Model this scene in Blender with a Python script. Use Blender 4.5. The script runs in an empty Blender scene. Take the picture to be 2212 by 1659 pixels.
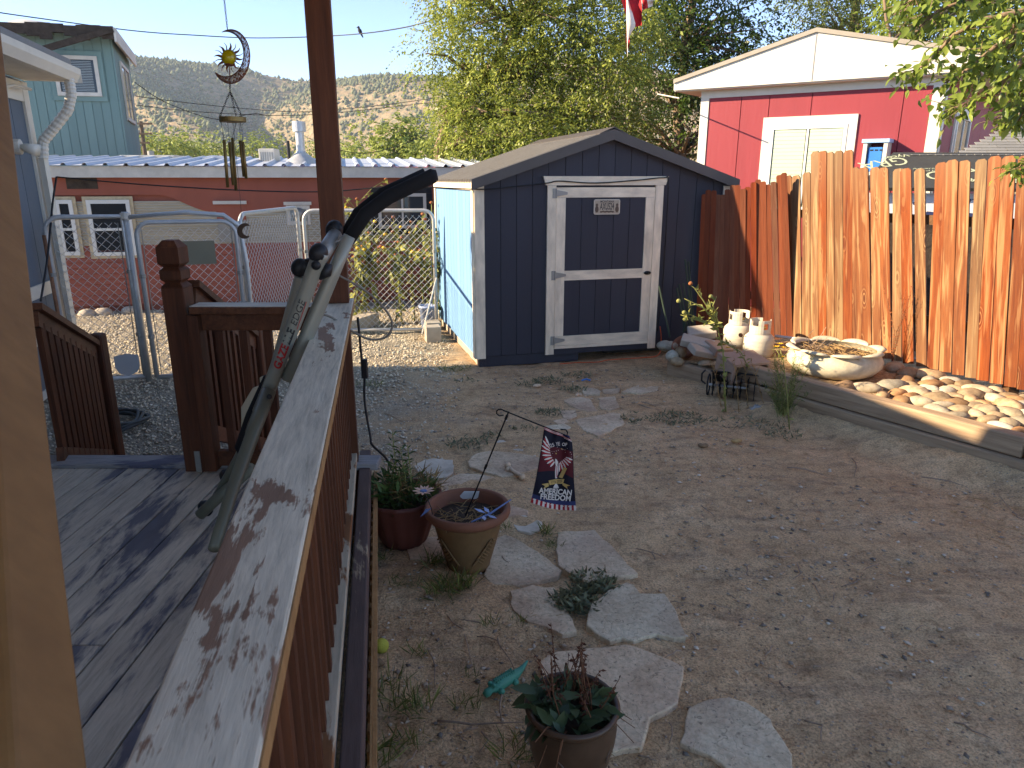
import bpy, math, random
import numpy as np
from mathutils import Vector, Matrix
R = math.radians
# ---------------------------------------------------------------- camera, sky, sun, exposure
SC = bpy.context.scene
COL = SC.collection
CAM_H = 2.0
PITCH = math.atan((829.5 - 388) / 1534.)
cam = bpy.data.cameras.new('camera')
camo = bpy.data.objects.new('camera', cam)
COL.objects.link(camo)
camo.location = (0, 0, CAM_H)
camo.rotation_euler = (math.pi / 2 - PITCH, 0, 0)
cam.sensor_width = 36
cam.lens = 1534 / 2212 * 36
cam.clip_start = 0.05
cam.clip_end = 6000
cam.dof.use_dof = True
cam.dof.focus_distance = 6.0
cam.dof.aperture_fstop = 12.0
SC.camera = camo
SUN_EL, SUN_A = 23.3, -6.0           # the sun stands low to the left, a little behind the camera
sdir = Vector((-math.cos(R(SUN_A)) * math.cos(R(SUN_EL)), math.sin(R(SUN_A)) * math.cos(R(SUN_EL)), math.sin(R(SUN_EL))))
world = bpy.data.worlds.new('World')
SC.world = world
world.use_nodes = True
wn = world.node_tree
bg = wn.nodes['Background']
sky = wn.nodes.new('ShaderNodeTexSky')
sky.sky_type = 'NISHITA'
sky.sun_disc = False
sky.sun_elevation = R(SUN_EL)
sky.sun_rotation = math.atan2(sdir.x, sdir.y)
sky.altitude = 6000
sky.air_density = 1.0
sky.dust_density = 0.0
sky.ozone_density = 2.5
wn.links.new(sky.outputs[0], bg.inputs[0])
bg.inputs[1].default_value = 0.13
sun = bpy.data.lights.new('sun', 'SUN')
sun.energy = 3.7
sun.angle = R(0.55)
sun.color = (1.0, 0.87, 0.68)
suno = bpy.data.objects.new('sun', sun)
COL.objects.link(suno)
suno.rotation_euler = (-sdir).to_track_quat('-Z', 'Y').to_euler()
suno.location = (-30, 2, 20)
SC.view_settings.view_transform = 'Standard'
SC.view_settings.look = 'None'
SC.view_settings.gamma = 1
SC.view_settings.use_curve_mapping = False
SC.view_settings.exposure = 1.95
SC.view_settings.use_white_balance = True
SC.view_settings.white_balance_temperature = 7700
SC.view_settings.white_balance_tint = 12
# ---------------------------------------------------------------- helpers
rnd = random.Random(7)
nrs = np.random.RandomState(11)
Z = Vector((0, 0, 1))
_c, _s = math.cos(PITCH), math.sin(PITCH)
def _ray(x, y):
    a = (x - 1106.) / 1534.; b = (829.5 - y) / 1534.
    return a, _c + b * _s, -_s + b * _c
def G(x, y, z=0.):                    # a point measured on a level plane of height z
    d = _ray(x, y); t = (z - CAM_H) / d[2]
    return Vector((d[0] * t, d[1] * t, z))
def D(x, y, Y):                       # a point measured at distance Y
    d = _ray(x, y); t = Y / d[1]
    return Vector((d[0] * t, Y, CAM_H + d[2] * t))
def lin(r, g, b):
    f = lambda c: (c / 255. / 12.92) if c / 255. <= .04045 else ((c / 255. + .055) / 1.055) ** 2.4
    return (f(r), f(g), f(b), 1)
def tag(o, label=None, cat=None, group=None, kind=None):
    if label: o['label'] = label
    if cat: o['category'] = cat
    if group: o['group'] = group
    if kind: o['kind'] = kind
    return o
def root(name, loc, label, cat, group=None, kind=None):
    o = bpy.data.objects.new(name, None)
    o.empty_display_size = 0.1
    o.location = loc
    COL.objects.link(o)
    return tag(o, label, cat, group, kind)
def wrot(o):
    a = o.rotation_euler.z
    while o.parent: o = o.parent; a += o.rotation_euler.z
    return a
def wloc(o):
    if not o.parent: return Vector(o.location)
    return wloc(o.parent) + Matrix.Rotation(wrot(o.parent), 3, 'Z') @ Vector(o.location)
def under(ob, parent, o, rz=0.):
    """place ob at world point o with heading rz below its parent"""
    if parent:
        a = wrot(parent); ob.parent = parent
        o = Matrix.Rotation(-a, 3, 'Z') @ (Vector(o) - wloc(parent)); rz -= a
    ob.location = o; ob.rotation_euler = (0, 0, rz)
class MB:
    def __init__(s): s.v = []; s.f = []; s.m = []; s.cur = 0
    def add(s, vs, fs):
        n = len(s.v); s.v += [tuple(p) for p in vs]
        for f in fs: s.f.append(tuple(i + n for i in f)); s.m.append(s.cur)
        return s
    def hexa(s, o, a, b, c):
        o, a, b, c = Vector(o), Vector(a), Vector(b), Vector(c)
        if a.cross(b).dot(c) < 0: a, b = b, a
        return s.add([o, o + a, o + a + b, o + b, o + c, o + a + c, o + a + b + c, o + b + c],
              [(3, 2, 1, 0), (4, 5, 6, 7), (0, 1, 5, 4), (1, 2, 6, 5), (2, 3, 7, 6), (3, 0, 4, 7)])
    def box(s, c, sz, m=None):
        m = m or Matrix.Identity(3)
        a, b, d = m @ Vector((sz[0], 0, 0)), m @ Vector((0, sz[1], 0)), m @ Vector((0, 0, sz[2]))
        return s.hexa(Vector(c) - (a + b + d) / 2, a, b, d)
    def bar(s, p, q, w, h, up=Z):
        p, q = Vector(p), Vector(q); d = (q - p).normalized()
        x = d.cross(Vector(up))
        if x.length < 1e-4: x = d.cross(Vector((1, 0, 0)))
        x.normalize(); y = x.cross(d).normalized()
        return s.hexa(p - x * w / 2 - y * h / 2, x * w, y * h, q - p)
    def prism(s, poly, vec):
        poly = [Vector(p) for p in poly]; vec = Vector(vec); n = len(poly)
        nn = Vector((0, 0, 0))
        for i in range(n): nn += poly[i].cross(poly[(i + 1) % n])
        if nn.dot(vec) < 0: poly.reverse()
        vs = poly + [p + vec for p in poly]
        fs = [tuple(range(n - 1, -1, -1)), tuple(range(n, 2 * n))]
        fs += [(i, (i + 1) % n, n + (i + 1) % n, n + i) for i in range(n)]
        return s.add(vs, fs)
    def tube(s, pts, r, n=8, cap=True):
        pts = [Vector(p) for p in pts]; k = len(pts)
        rs = r if isinstance(r, (list, tuple)) else [r] * k
        t0 = (pts[1] - pts[0]).normalized()
        x = t0.cross(Z if abs(t0.z) < .9 else Vector((1, 0, 0))).normalized()
        vs = []; fs = []
        for i, p in enumerate(pts):
            t = ((pts[min(i + 1, k - 1)] - p).normalized() + (p - pts[max(i - 1, 0)]).normalized())
            t = t.normalized() if t.length > 1e-6 else t0
            x = (x - t * x.dot(t)).normalized(); y = t.cross(x)
            for j in range(n):
                a = 2 * math.pi * j / n
                vs.append(p + (x * math.cos(a) + y * math.sin(a)) * rs[i])
        for i in range(k - 1):
            for j in range(n):
                fs.append((i * n + j, i * n + (j + 1) % n, (i + 1) * n + (j + 1) % n, (i + 1) * n + j))
        if cap:
            fs.append(tuple(range(n - 1, -1, -1))); fs.append(tuple(range((k - 1) * n, k * n)))
        return s.add(vs, fs)
    def lathe(s, c, prof, n=24, fn=None):
        c = Vector(c); vs = []; fs = []
        for r, z in prof:
            for j in range(n):
                a = 2 * math.pi * j / n
                rr = fn(r, z, a) if fn else r
                vs.append(c + Vector((rr * math.cos(a), rr * math.sin(a), z)))
        k = len(prof)
        for i in range(k - 1):
            for j in range(n):
                fs.append((i * n + j, i * n + (j + 1) % n, (i + 1) * n + (j + 1) % n, (i + 1) * n + j))
        return s.add(vs, fs)
    def ball(s, c, r, m=None, nu=10, nv=6, jit=0., seed=0):
        c = Vector(c); m = m or Matrix.Identity(3); rr = random.Random(seed)
        r = r if isinstance(r, (list, tuple)) else (r, r, r)
        vs = [c + m @ Vector((0, 0, -r[2]))]
        ph = [rr.uniform(0, 6.28) for _ in range(4)]
        for i in range(1, nv):
            b = -math.pi / 2 + math.pi * i / nv
            for j in range(nu):
                a = 2 * math.pi * j / nu
                k = 1 + jit * (math.sin(2 * a + ph[0]) * .6 + math.sin(3 * a + ph[1] + b) * .4 + math.sin(2 * b + ph[2]) * .4)
                vs.append(c + m @ Vector((r[0] * k * math.cos(b) * math.cos(a), r[1] * k * math.cos(b) * math.sin(a), r[2] * k * math.sin(b))))
        vs.append(c + m @ Vector((0, 0, r[2])))
        fs = [(0, 1 + (j + 1) % nu, 1 + j) for j in range(nu)]
        for i in range(nv - 2):
            for j in range(nu):
                a = 1 + i * nu
                fs.append((a + j, a + (j + 1) % nu, a + nu + (j + 1) % nu, a + nu + j))
        a = 1 + (nv - 2) * nu; l = len(vs) - 1
        fs += [(a + j, a + (j + 1) % nu, l) for j in range(nu)]
        return s.add(vs, fs)
    def grid(s, fn, nu, nv):
        vs = [fn(i / nu, j / nv) for j in range(nv + 1) for i in range(nu + 1)]
        fs = [(j * (nu + 1) + i, j * (nu + 1) + i + 1, (j + 1) * (nu + 1) + i + 1, (j + 1) * (nu + 1) + i) for j in range(nv) for i in range(nu)]
        return s.add(vs, fs)
    def build(s, name, mats, parent=None, smooth=False, bevel=0., rz=0., kind=None, org=None, solid=0.):
        a = np.array(s.v, dtype=float)
        lo, hi = a.min(0), a.max(0)
        o = Vector(((lo[0] + hi[0]) / 2, (lo[1] + hi[1]) / 2, lo[2])) if org is None else Vector(org)
        a = a - np.array(o)
        if rz:
            c, q = math.cos(-rz), math.sin(-rz)
            a = np.stack([a[:, 0] * c - a[:, 1] * q, a[:, 0] * q + a[:, 1] * c, a[:, 2]], 1)
        me = bpy.data.meshes.new(name)
        me.from_pydata(a.tolist(), [], s.f)
        if not isinstance(mats, (list, tuple)): mats = [mats]
        for m in mats: me.materials.append(m)
        if len(mats) > 1: me.polygons.foreach_set('material_index', s.m)
        if smooth: me.polygons.foreach_set('use_smooth', [True] * len(me.polygons))
        me.update()
        ob = bpy.data.objects.new(name, me)
        COL.objects.link(ob)
        under(ob, parent, o, rz)
        if solid:
            q = ob.modifiers.new('solid', 'SOLIDIFY'); q.thickness = solid; q.offset = 0
        if bevel:
            q = ob.modifiers.new('bevel', 'BEVEL'); q.width = bevel; q.segments = 2; q.limit_method = 'ANGLE'
        if kind: ob['kind'] = kind
        return ob
def npmesh(name, V, Fq, mat, parent=None, smooth=False, kind=None, org=None):
    """V (n,3) array, Fq (m,k) face index array"""
    V = np.asarray(V, dtype=np.float32); k = Fq.shape[1]
    o = V.mean(0) if org is None else np.array(org, dtype=np.float32)
    o[2] = V[:, 2].min() if org is None else o[2]
    me = bpy.data.meshes.new(name)
    me.vertices.add(len(V)); me.vertices.foreach_set('co', (V - o).ravel())
    me.loops.add(Fq.size); me.loops.foreach_set('vertex_index', Fq.astype(np.int32).ravel())
    me.polygons.add(len(Fq)); me.polygons.foreach_set('loop_start', np.arange(0, Fq.size, k, dtype=np.int32))
    me.polygons.foreach_set('loop_total', np.full(len(Fq), k, dtype=np.int32))
    if smooth: me.polygons.foreach_set('use_smooth', [True] * len(Fq))
    me.materials.append(mat); me.update(calc_edges=True); me.validate()
    ob = bpy.data.objects.new(name, me); COL.objects.link(ob)
    o = Vector(o.tolist())
    under(ob, parent, o)
    if kind: ob['kind'] = kind
    return ob
def text(name, body, org, xd, yd, size, mat, parent=None, width=None, align='LEFT', shear=0., bold=0., cyl=None):
    cu = bpy.data.curves.new('t', 'FONT'); cu.body = body; cu.size = 1; cu.shear = shear; cu.offset = bold
    cu.align_x = align; cu.resolution_u = 3
    to = bpy.data.objects.new('t', cu); COL.objects.link(to)
    dg = bpy.context.evaluated_depsgraph_get()
    me = bpy.data.meshes.new_from_object(to.evaluated_get(dg))
    n = len(me.vertices); co = np.zeros(n * 3); me.vertices.foreach_get('co', co); co = co.reshape(-1, 3)
    faces = [tuple(p.vertices) for p in me.polygons]
    bpy.data.objects.remove(to); bpy.data.curves.remove(cu); bpy.data.meshes.remove(me)
    sx = size
    if width: sx = width / max(1e-6, co[:, 0].max() - co[:, 0].min())
    xd, yd, org = Vector(xd).normalized(), Vector(yd).normalized(), Vector(org)
    b = MB()
    if cyl:          # wrapped round a tube: org on its axis, yd and the outward normal across it
        nn, rr, y0 = cyl
        b.add([org + xd * (p[0] * sx) + (nn * math.cos((p[1] * size - y0) / rr) + yd * math.sin((p[1] * size - y0) / rr)) * rr for p in co], faces)
    else: b.add([org + xd * (p[0] * sx) + yd * (p[1] * size) for p in co], faces)
    return b.build(name, mat, parent)
def copy_tree(o, parent=None, mesh=True):
    c = o.copy(); COL.objects.link(c); c.parent = parent
    for ch in o.children: copy_tree(ch, c)
    return c
# ---------------------------------------------------------------- materials
class NT:
    def __init__(s, name):
        s.mat = bpy.data.materials.new(name); s.mat.use_nodes = True
        s.t = s.mat.node_tree; s.b = s.t.nodes['Principled BSDF']; s._c = None
    def n(s, ty, **kw):
        x = s.t.nodes.new(ty)
        for k, v in kw.items(): setattr(x, k, v)
        return x
    def l(s, a, b): s.t.links.new(a, b)
    def co(s, scale=(1, 1, 1), rand=True):
        tc = s.n('ShaderNodeTexCoord'); mp = s.n('ShaderNodeMapping')
        s.l(tc.outputs['Object'], mp.inputs[0]); mp.inputs['Scale'].default_value = scale
        if rand:
            oi = s.n('ShaderNodeObjectInfo'); m = s.n('ShaderNodeMath', operation='MULTIPLY'); m.inputs[1].default_value = 37.
            s.l(oi.outputs['Random'], m.inputs[0]); s.l(m.outputs[0], mp.inputs['Location'])
        return mp.outputs[0]
    def noise(s, vec, scale, detail=4, rough=.55, dist=0.):
        x = s.n('ShaderNodeTexNoise'); x.inputs['Scale'].default_value = scale; x.inputs['Detail'].default_value = detail
        x.inputs['Roughness'].default_value = rough; x.inputs['Distortion'].default_value = dist
        s.l(vec, x.inputs['Vector']); return x.outputs['Fac']
    def ramp(s, fac, stops, interp='LINEAR'):
        x = s.n('ShaderNodeValToRGB'); r = x.color_ramp; r.interpolation = interp
        while len(r.elements) < len(stops): r.elements.new(.5)
        for e, (p, c) in zip(r.elements, stops): e.position = p; e.color = c
        s.l(fac, x.inputs[0]); return x.outputs[0]
    def mix(s, fac, a, b, mode='MIX'):
        x = s.n('ShaderNodeMix', data_type='RGBA', blend_type=mode)
        if isinstance(fac, (int, float)): x.inputs[0].default_value = fac
        else: s.l(fac, x.inputs[0])
        for sock, v in ((x.inputs[6], a), (x.inputs[7], b)):
            if isinstance(v, tuple): sock.default_value = v
            else: s.l(v, sock)
        return x.outputs[2]
    def math(s, op, a, b=None):
        x = s.n('ShaderNodeMath', operation=op)
        for sock, v in ((x.inputs[0], a), (x.inputs[1], b)):
            if v is None: continue
            if isinstance(v, (int, float)): sock.default_value = v
            else: s.l(v, sock)
        return x.outputs[0]
    def hsv(s, col, dv=.15, ds=0., dh=0.):     # variation from object to object
        oi = s.n('ShaderNodeObjectInfo'); x = s.n('ShaderNodeHueSaturation')
        mr = s.n('ShaderNodeMapRange'); s.l(oi.outputs['Random'], mr.inputs[0])
        mr.inputs[3].default_value = 1 - dv; mr.inputs[4].default_value = 1 + dv
        s.l(mr.outputs[0], x.inputs['Value']); s.l(col, x.inputs['Color'])
        if dh or ds:
            m7 = s.math('FRACT', s.math('MULTIPLY', oi.outputs['Random'], 7.31))
            m2 = s.n('ShaderNodeMapRange'); s.l(m7, m2.inputs[0]); m2.inputs[3].default_value = .5 - dh; m2.inputs[4].default_value = .5 + dh
            s.l(m2.outputs[0], x.inputs['Hue'])
            m3 = s.n('ShaderNodeMapRange'); s.l(m7, m3.inputs[0]); m3.inputs[3].default_value = 1 + ds; m3.inputs[4].default_value = 1 - ds
            s.l(m3.outputs[0], x.inputs['Saturation'])
        return x.outputs[0]
    def bump(s, h, dist=.002, strength=1., prev=None):
        x = s.n('ShaderNodeBump'); x.inputs['Distance'].default_value = dist; x.inputs['Strength'].default_value = strength
        s.l(h, x.inputs['Height'])
        if prev is not None: s.l(prev, x.inputs['Normal'])
        return x.outputs[0]
    def fin(s, col, rough=.7, normal=None, metal=0., spec=.4, **kw):
        if isinstance(col, tuple): s.b.inputs['Base Color'].default_value = col
        else: s.l(col, s.b.inputs['Base Color'])
        if isinstance(rough, (int, float)): s.b.inputs['Roughness'].default_value = rough
        else: s.l(rough, s.b.inputs['Roughness'])
        s.b.inputs['Metallic'].default_value = metal; s.b.inputs['Specular IOR Level'].default_value = spec
        if normal is not None: s.l(normal, s.b.inputs['Normal'])
        for k, v in kw.items(): s.b.inputs[k].default_value = v
        return s.mat
def sc(c, k): return (c[0] * k, c[1] * k, c[2] * k, 1)
def simple(name, col, rough=.6, metal=0., var=.25, scale=6., bump=.001, bscale=60., objvar=0., spec=.4, grain=(1, 1, 1)):
    t = NT(name); v = t.co(grain)
    c = t.ramp(t.noise(v, scale, 5, .6), [(.25, sc(col, 1 - var)), (.75, sc(col, 1 + var))])
    if objvar: c = t.hsv(c, objvar)
    n = t.bump(t.noise(v, bscale, 3), bump) if bump else None
    return t.fin(c, rough, n, metal, spec)
def wood(name, cols, axis=2, rough=.75, objvar=.15, dh=0., grain=55., bump=.0015, knots=False, fade=None):
    """long grain along the given local axis"""
    t = NT(name); st = [1., 1., 1.]; st[axis] = .06
    v = t.co(tuple(st))
    warp = t.noise(v, 5., 3, .5)
    nz = t.noise(v, grain, 4, .65, .35)
    c = t.ramp(nz, [(.28, cols[0]), (.5, cols[1]), (.72, cols[2])])
    c2 = t.ramp(t.noise(v, 9., 3, .5, 1.2), [(.35, cols[0]), (.65, cols[2])])
    c = t.mix(.42, c, c2)
    if knots:
        s2 = [1., 1., 1.]; s2[axis] = .32
        v2 = t.co(tuple(s2))
        vo = t.n('ShaderNodeTexVoronoi'); vo.inputs['Scale'].default_value = 6.5; t.l(v2, vo.inputs['Vector'])
        dd = vo.outputs['Distance']
        ring = t.math('SINE', t.math('MULTIPLY', dd, 70.))
        near = t.ramp(dd, [(.07, (1, 1, 1, 1)), (.3, (0, 0, 0, 1))])
        c = t.mix(t.math('MULTIPLY', near, .8), c, t.ramp(ring, [(.2, cols[0]), (.8, cols[3])]))
        c = t.mix(t.ramp(dd, [(.03, (1, 1, 1, 1)), (.06, (0, 0, 0, 1))]), c, sc(cols[0], .4))
        vv = t.co((1, 1, .05)); c = t.mix(t.math('MULTIPLY', t.ramp(t.noise(vv, 22., 3, .6, .8), [(.5, (0, 0, 0, 1)), (.62, (1, 1, 1, 1))]), .75), c, cols[3])
    if fade:
        tc = t.n('ShaderNodeTexCoord'); sp = t.n('ShaderNodeSeparateXYZ'); t.l(tc.outputs['Object'], sp.inputs[0])
        z = t.math('ADD', sp.outputs[2], t.math('MULTIPLY', t.math('SUBTRACT', warp, .5), .25))
        mr = t.n('ShaderNodeMapRange'); t.l(z, mr.inputs[0]); mr.inputs[1].default_value = fade[0]; mr.inputs[2].default_value = fade[1]
        c = t.mix(t.math('MULTIPLY', mr.outputs[0], .75), c, fade[2])
    c = t.hsv(c, objvar, 0.12 if dh else 0., dh)
    return t.fin(c, rough, t.bump(nz, bump), 0., .25)
def worn(name, base, paint, axis=1, cover=.5, rough=.75, objvar=.08, patch=3.0, dirt=None, soft=.02):
    """weathered wood with what is left of a coat of paint"""
    t = NT(name); st = [1., 1., 1.]; st[axis] = .09
    s2 = [1., 1., 1.]; s2[axis] = .3
    v = t.co(tuple(st)); v2 = t.co(tuple(s2))
    g = t.noise(v, 60., 4, .7, .3)
    c = t.ramp(g, [(.25, sc(base, .5)), (.5, base), (.75, sc(base, 1.35))])
    c = t.mix(.35, c, t.ramp(t.noise(v2, 6., 3), [(.3, sc(base, .6)), (.7, sc(base, 1.3))]))
    m = t.math('ADD', t.math('MULTIPLY', t.noise(v2, patch, 6, .62, .4), .8), t.math('MULTIPLY', g, .2))
    p = 1 - cover
    k = t.ramp(m, [(max(0, p - soft), (0, 0, 0, 1)), (p + soft, (1, 1, 1, 1))])
    pc = t.ramp(t.noise(v2, 14., 4), [(.3, sc(paint, .8)), (.7, sc(paint, 1.2))])
    c = t.mix(k, c, pc)
    c = t.hsv(c, objvar)
    n = t.bump(k, .0008); n = t.bump(g, .0018, 1., n)
    return t.fin(c, rough, n, 0., .25)
def leafmat(name, c1, c2, trans=.35, rough=.45, hueobj=0.):
    t = NT(name); v = t.co((1, 1, 1), False)
    tc = t.n('ShaderNodeNewGeometry')
    c = t.ramp(tc.outputs['Random Per Island'], [(0, c1), (.7, c2), (1, sc(c2, 1.25))])
    c = t.mix(t.ramp(t.noise(v, 1.5, 3), [(.35, (0, 0, 0, 1)), (.65, (.85, .85, .85, 1))]), c, sc(c1, .72))
    t.fin(c, rough, None, 0., .35)
    tr = t.n('ShaderNodeBsdfTranslucent'); t.l(t.mix(.5, c, (.45, .55, .05, 1), 'MULTIPLY'), tr.inputs[0])
    t.l(c, tr.inputs[0])
    ms = t.n('ShaderNodeMixShader'); ms.inputs[0].default_value = trans
    out = t.t.nodes['Material Output']
    t.l(t.b.outputs[0], ms.inputs[1]); t.l(tr.outputs[0], ms.inputs[2]); t.l(ms.outputs[0], out.inputs[0])
    return t.mat
M = {}
M['navy'] = simple('navy_siding', lin(54, 55, 64), .7, var=.12, scale=3, bump=.0012, bscale=45, grain=(1, 1, .12), objvar=.05)
M['sky_siding'] = M['navy']
M['house_blue'] = simple('slate_blue_siding', lin(88, 100, 112), .7, var=.1, scale=2, bump=.001, bscale=45, grain=(1, 1, .12))
M['trim'] = worn('cream_trim', lin(172, 146, 118), lin(236, 219, 192), axis=2, cover=.72, objvar=.04, patch=5)
M['trimx'] = worn('cream_trim_level', lin(172, 146, 118), lin(236, 219, 192), axis=0, cover=.72, objvar=.04, patch=5)
M['white'] = simple('white_paint', lin(206, 202, 190), .5, var=.06, bump=.0004)
M['dirty_white'] = simple('dirty_white_paint', lin(200, 194, 182), .6, var=.16, scale=5, bump=.0008)
M['redhouse'] = simple('red_siding', lin(140, 50, 58), .65, var=.08, scale=4, bump=.002, bscale=30, grain=(1, 1, .08))
M['redtrailer'] = simple('rust_red_paint', lin(150, 82, 64), .6, var=.12, scale=2.5, bump=.0006, grain=(1, 1, .25))
M['teal'] = simple('teal_siding', lin(112, 140, 136), .75, var=.12, scale=2, bump=.001, grain=(1, 1, .15), objvar=.04)
M['roofmetal'] = simple('brown_roof_metal', lin(150, 142, 128), .5, .0, var=.1, bump=.0004)
M['roofedge'] = simple('dark_roof_edge_metal', lin(84, 78, 74), .5, .1, var=.1, bump=.0004)
M['whiteroof'] = simple('white_ribbed_metal', lin(172, 180, 192), .45, .0, var=.12, scale=3, bump=.0004)
M['galv'] = simple('galvanised_steel', lin(188, 188, 186), .42, .35, var=.12, scale=14, bump=.0003)
M['galvdull'] = simple('dull_galvanised_steel', lin(150, 148, 142), .5, .5, var=.15, scale=14, bump=.0003)
M['alu'] = simple('weathered_aluminium', lin(176, 168, 150), .5, .35, var=.2, scale=2.2, bump=.0006, grain=(.4, 1, 3))
M['rust'] = simple('rusty_pipe', lin(150, 105, 78), .7, .1, var=.3, scale=20)
M['black'] = simple('black_plastic', lin(26, 26, 28), .5, var=.1, bump=.0002)
M['foam'] = simple('black_foam', lin(22, 22, 24), .9, var=.15, bump=.0006, bscale=200)
M['cable'] = simple('black_cable', lin(24, 24, 26), .5, var=.05, bump=0)
M['glass'] = NT('window_glass').fin(lin(60, 66, 70), .06, None, 0., .6)
M['glassdark'] = NT('dark_window_glass').fin(lin(34, 38, 42), .08, None, 0., .5)
M['blind'] = simple('window_blind', lin(205, 208, 196), .6, var=.05, bump=0)
M['blindgrey'] = simple('grey_blind', lin(150, 158, 156), .6, var=.1, bump=0)
M['curtain'] = simple('dark_curtain', lin(62, 62, 66), .8, var=.2, scale=10, bump=0, grain=(3, 3, .2))
M['vinyl'] = simple('white_vinyl', lin(214, 214, 208), .4, var=.05, bump=0)
M['cedar'] = wood('stained_cedar', (lin(80, 44, 25), lin(116, 70, 40), lin(134, 87, 52), lin(156, 124, 86)), 2, .7, .24, .016, knots=True, fade=(1.45, 2.0, lin(130, 100, 72)))
M['cedar_red'] = wood('red_stained_cedar', (lin(92, 47, 29), lin(124, 68, 44), lin(138, 83, 55), lin(146, 96, 67)), 2, .7, .17, .01, knots=False)
M['cedar_dark'] = wood('dark_back_rail', (lin(70, 48, 32), lin(100, 70, 46), lin(120, 88, 60)), 0, .8)
M['stain'] = wood('brown_stained_wood', (lin(62, 33, 20), lin(88, 49, 30), lin(108, 63, 40)), 2, .6, .12)
M['stain_x'] = wood('brown_stained_wood_level', (lin(66, 37, 22), lin(96, 56, 34), lin(120, 72, 46)), 1, .6, .1)
M['tan'] = wood('tan_painted_post', (lin(116, 80, 46), lin(128, 90, 52), lin(138, 98, 58)), 2, .6, .03, grain=18)
M['cap'] = worn('weathered_rail_cap', lin(218, 204, 180), lin(146, 112, 90), 1, .42, patch=6.5, soft=.012)
M['plank'] = worn('weathered_deck_plank', lin(200, 186, 166), lin(104, 102, 108), 1, .47, patch=4.6, objvar=.07, soft=.035)
M['rimboard'] = worn('brown_rim_board', lin(176, 154, 126), lin(92, 74, 68), 1, .62, patch=5)
M['lower_rail'] = worn('lower_rail_wood', lin(190, 172, 146), lin(136, 88, 54), 1, .46, patch=8)
M['lattice'] = wood('lattice_slat', (lin(140, 100, 62), lin(168, 124, 78), lin(184, 140, 92)), 2, .7)
M['timber'] = wood('landscape_timber', (lin(122, 100, 80), lin(160, 134, 108), lin(186, 160, 130)), 1, .85, .06, grain=40, bump=.003)
M['concrete'] = simple('concrete_block', lin(176, 164, 148), .9, var=.14, scale=9, bump=.002, bscale=140)
M['redblock'] = simple('pinkish_concrete_block', lin(168, 138, 118), .9, var=.12, scale=9, bump=.002, bscale=140)
M['terracotta'] = simple('terracotta', lin(132, 84, 62), .75, var=.22, scale=5, bump=.001)
M['potbrown'] = simple('brown_ribbed_plastic', lin(104, 54, 44), .55, var=.12, scale=4, bump=.0006)
M['potclay'] = simple('carved_clay', lin(122, 92, 58), .8, var=.3, scale=7, bump=.002, bscale=40)
M['glaze'] = simple('dark_glazed_pot', lin(84, 62, 46), .3, var=.4, scale=8, bump=.001, bscale=30)
M['soil'] = simple('potting_soil', lin(66, 50, 38), .95, var=.5, scale=40, bump=.006, bscale=90)
M['straw'] = simple('dry_straw', lin(168, 136, 92), .85, var=.25, scale=30, bump=0, objvar=.1)
M['twig'] = simple('bare_twig', lin(150, 128, 108), .85, var=.25, scale=30, bump=0, objvar=.2)
M['tankwhite'] = simple('chalky_white_tank_paint', lin(200, 192, 174), .6, var=.24, scale=9, bump=.0008, bscale=20, grain=(.3, .3, 2.5))
M['tire'] = simple('white_painted_rubber', lin(192, 182, 158), .75, var=.26, scale=12, bump=.002, bscale=40)
M['tiredark'] = simple('worn_black_rubber', lin(60, 56, 52), .85, var=.2, bump=.002)
M['pvc'] = simple('white_pipe', lin(214, 214, 208), .4, var=.06, bump=0)
M['bark'] = simple('grey_bark', lin(128, 108, 88), .95, var=.35, scale=12, bump=.012, bscale=25, grain=(1, 1, .25))
M['rope'] = simple('pale_rope', lin(190, 180, 160), .9, var=.15, bump=.001)
M['bone'] = simple('chewed_bone', lin(206, 178, 148), .6, var=.2, scale=14)
M['stem'] = simple('green_stem', lin(140, 140, 80), .8, var=.2, scale=20, bump=0)
M['drystem'] = simple('dry_brown_stem', lin(118, 78, 52), .85, var=.3, scale=20, bump=0)
M['yellow'] = simple('yellow_petal', lin(226, 176, 48), .7, var=.15, bump=0)
M['seedhead'] = simple('dried_flower_head', lin(150, 92, 56), .9, var=.25, bump=.003, bscale=90)
M['iron'] = simple('black_iron', lin(28, 27, 26), .45, .4, var=.2, bump=.0003)
M['copper'] = simple('rusted_copper_sheet', lin(104, 56, 36), .55, .15, var=.4, scale=18, bump=.0005)
M['brass'] = simple('aged_brass', lin(128, 108, 66), .45, .6, var=.3, scale=20, bump=.0003)
M['amber'] = NT('amber_crackle_glass').fin(lin(190, 170, 24), .15, None, 0., .6, **{'Transmission Weight': .35})
M['silver'] = simple('silver_grey_tube_paint', lin(146, 144, 130), .4, .2, var=.06, bump=0)
M['olive'] = simple('grey_green_tube_paint', lin(112, 112, 96), .4, .15, var=.06, bump=0)
M['redprint'] = NT('red_print').fin(lin(186, 40, 36), .5)
M['darkprint'] = NT('dark_print').fin(lin(52, 50, 50), .5)
M['flagred'] = simple('flag_red', lin(176, 30, 40), .8, var=.06, bump=.0003, bscale=300)
M['flagwhite'] = simple('flag_white', lin(226, 216, 206), .8, var=.05, bump=.0003, bscale=300)
M['flagnavy'] = simple('flag_navy', lin(26, 24, 40), .8, var=.12, bump=.0003, bscale=300)
M['flagmaroon'] = simple('flag_maroon', lin(92, 26, 34), .8, var=.2, bump=.0003, bscale=300)
M['flaggold'] = simple('flag_gold', lin(204, 170, 104), .8, var=.1, bump=0)
M['orangecord'] = simple('orange_cord', lin(198, 84, 40), .6, var=.1, bump=0)
M['bluebucket'] = simple('pale_blue_plastic', lin(150, 168, 206), .5, var=.08, bump=0)
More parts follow.
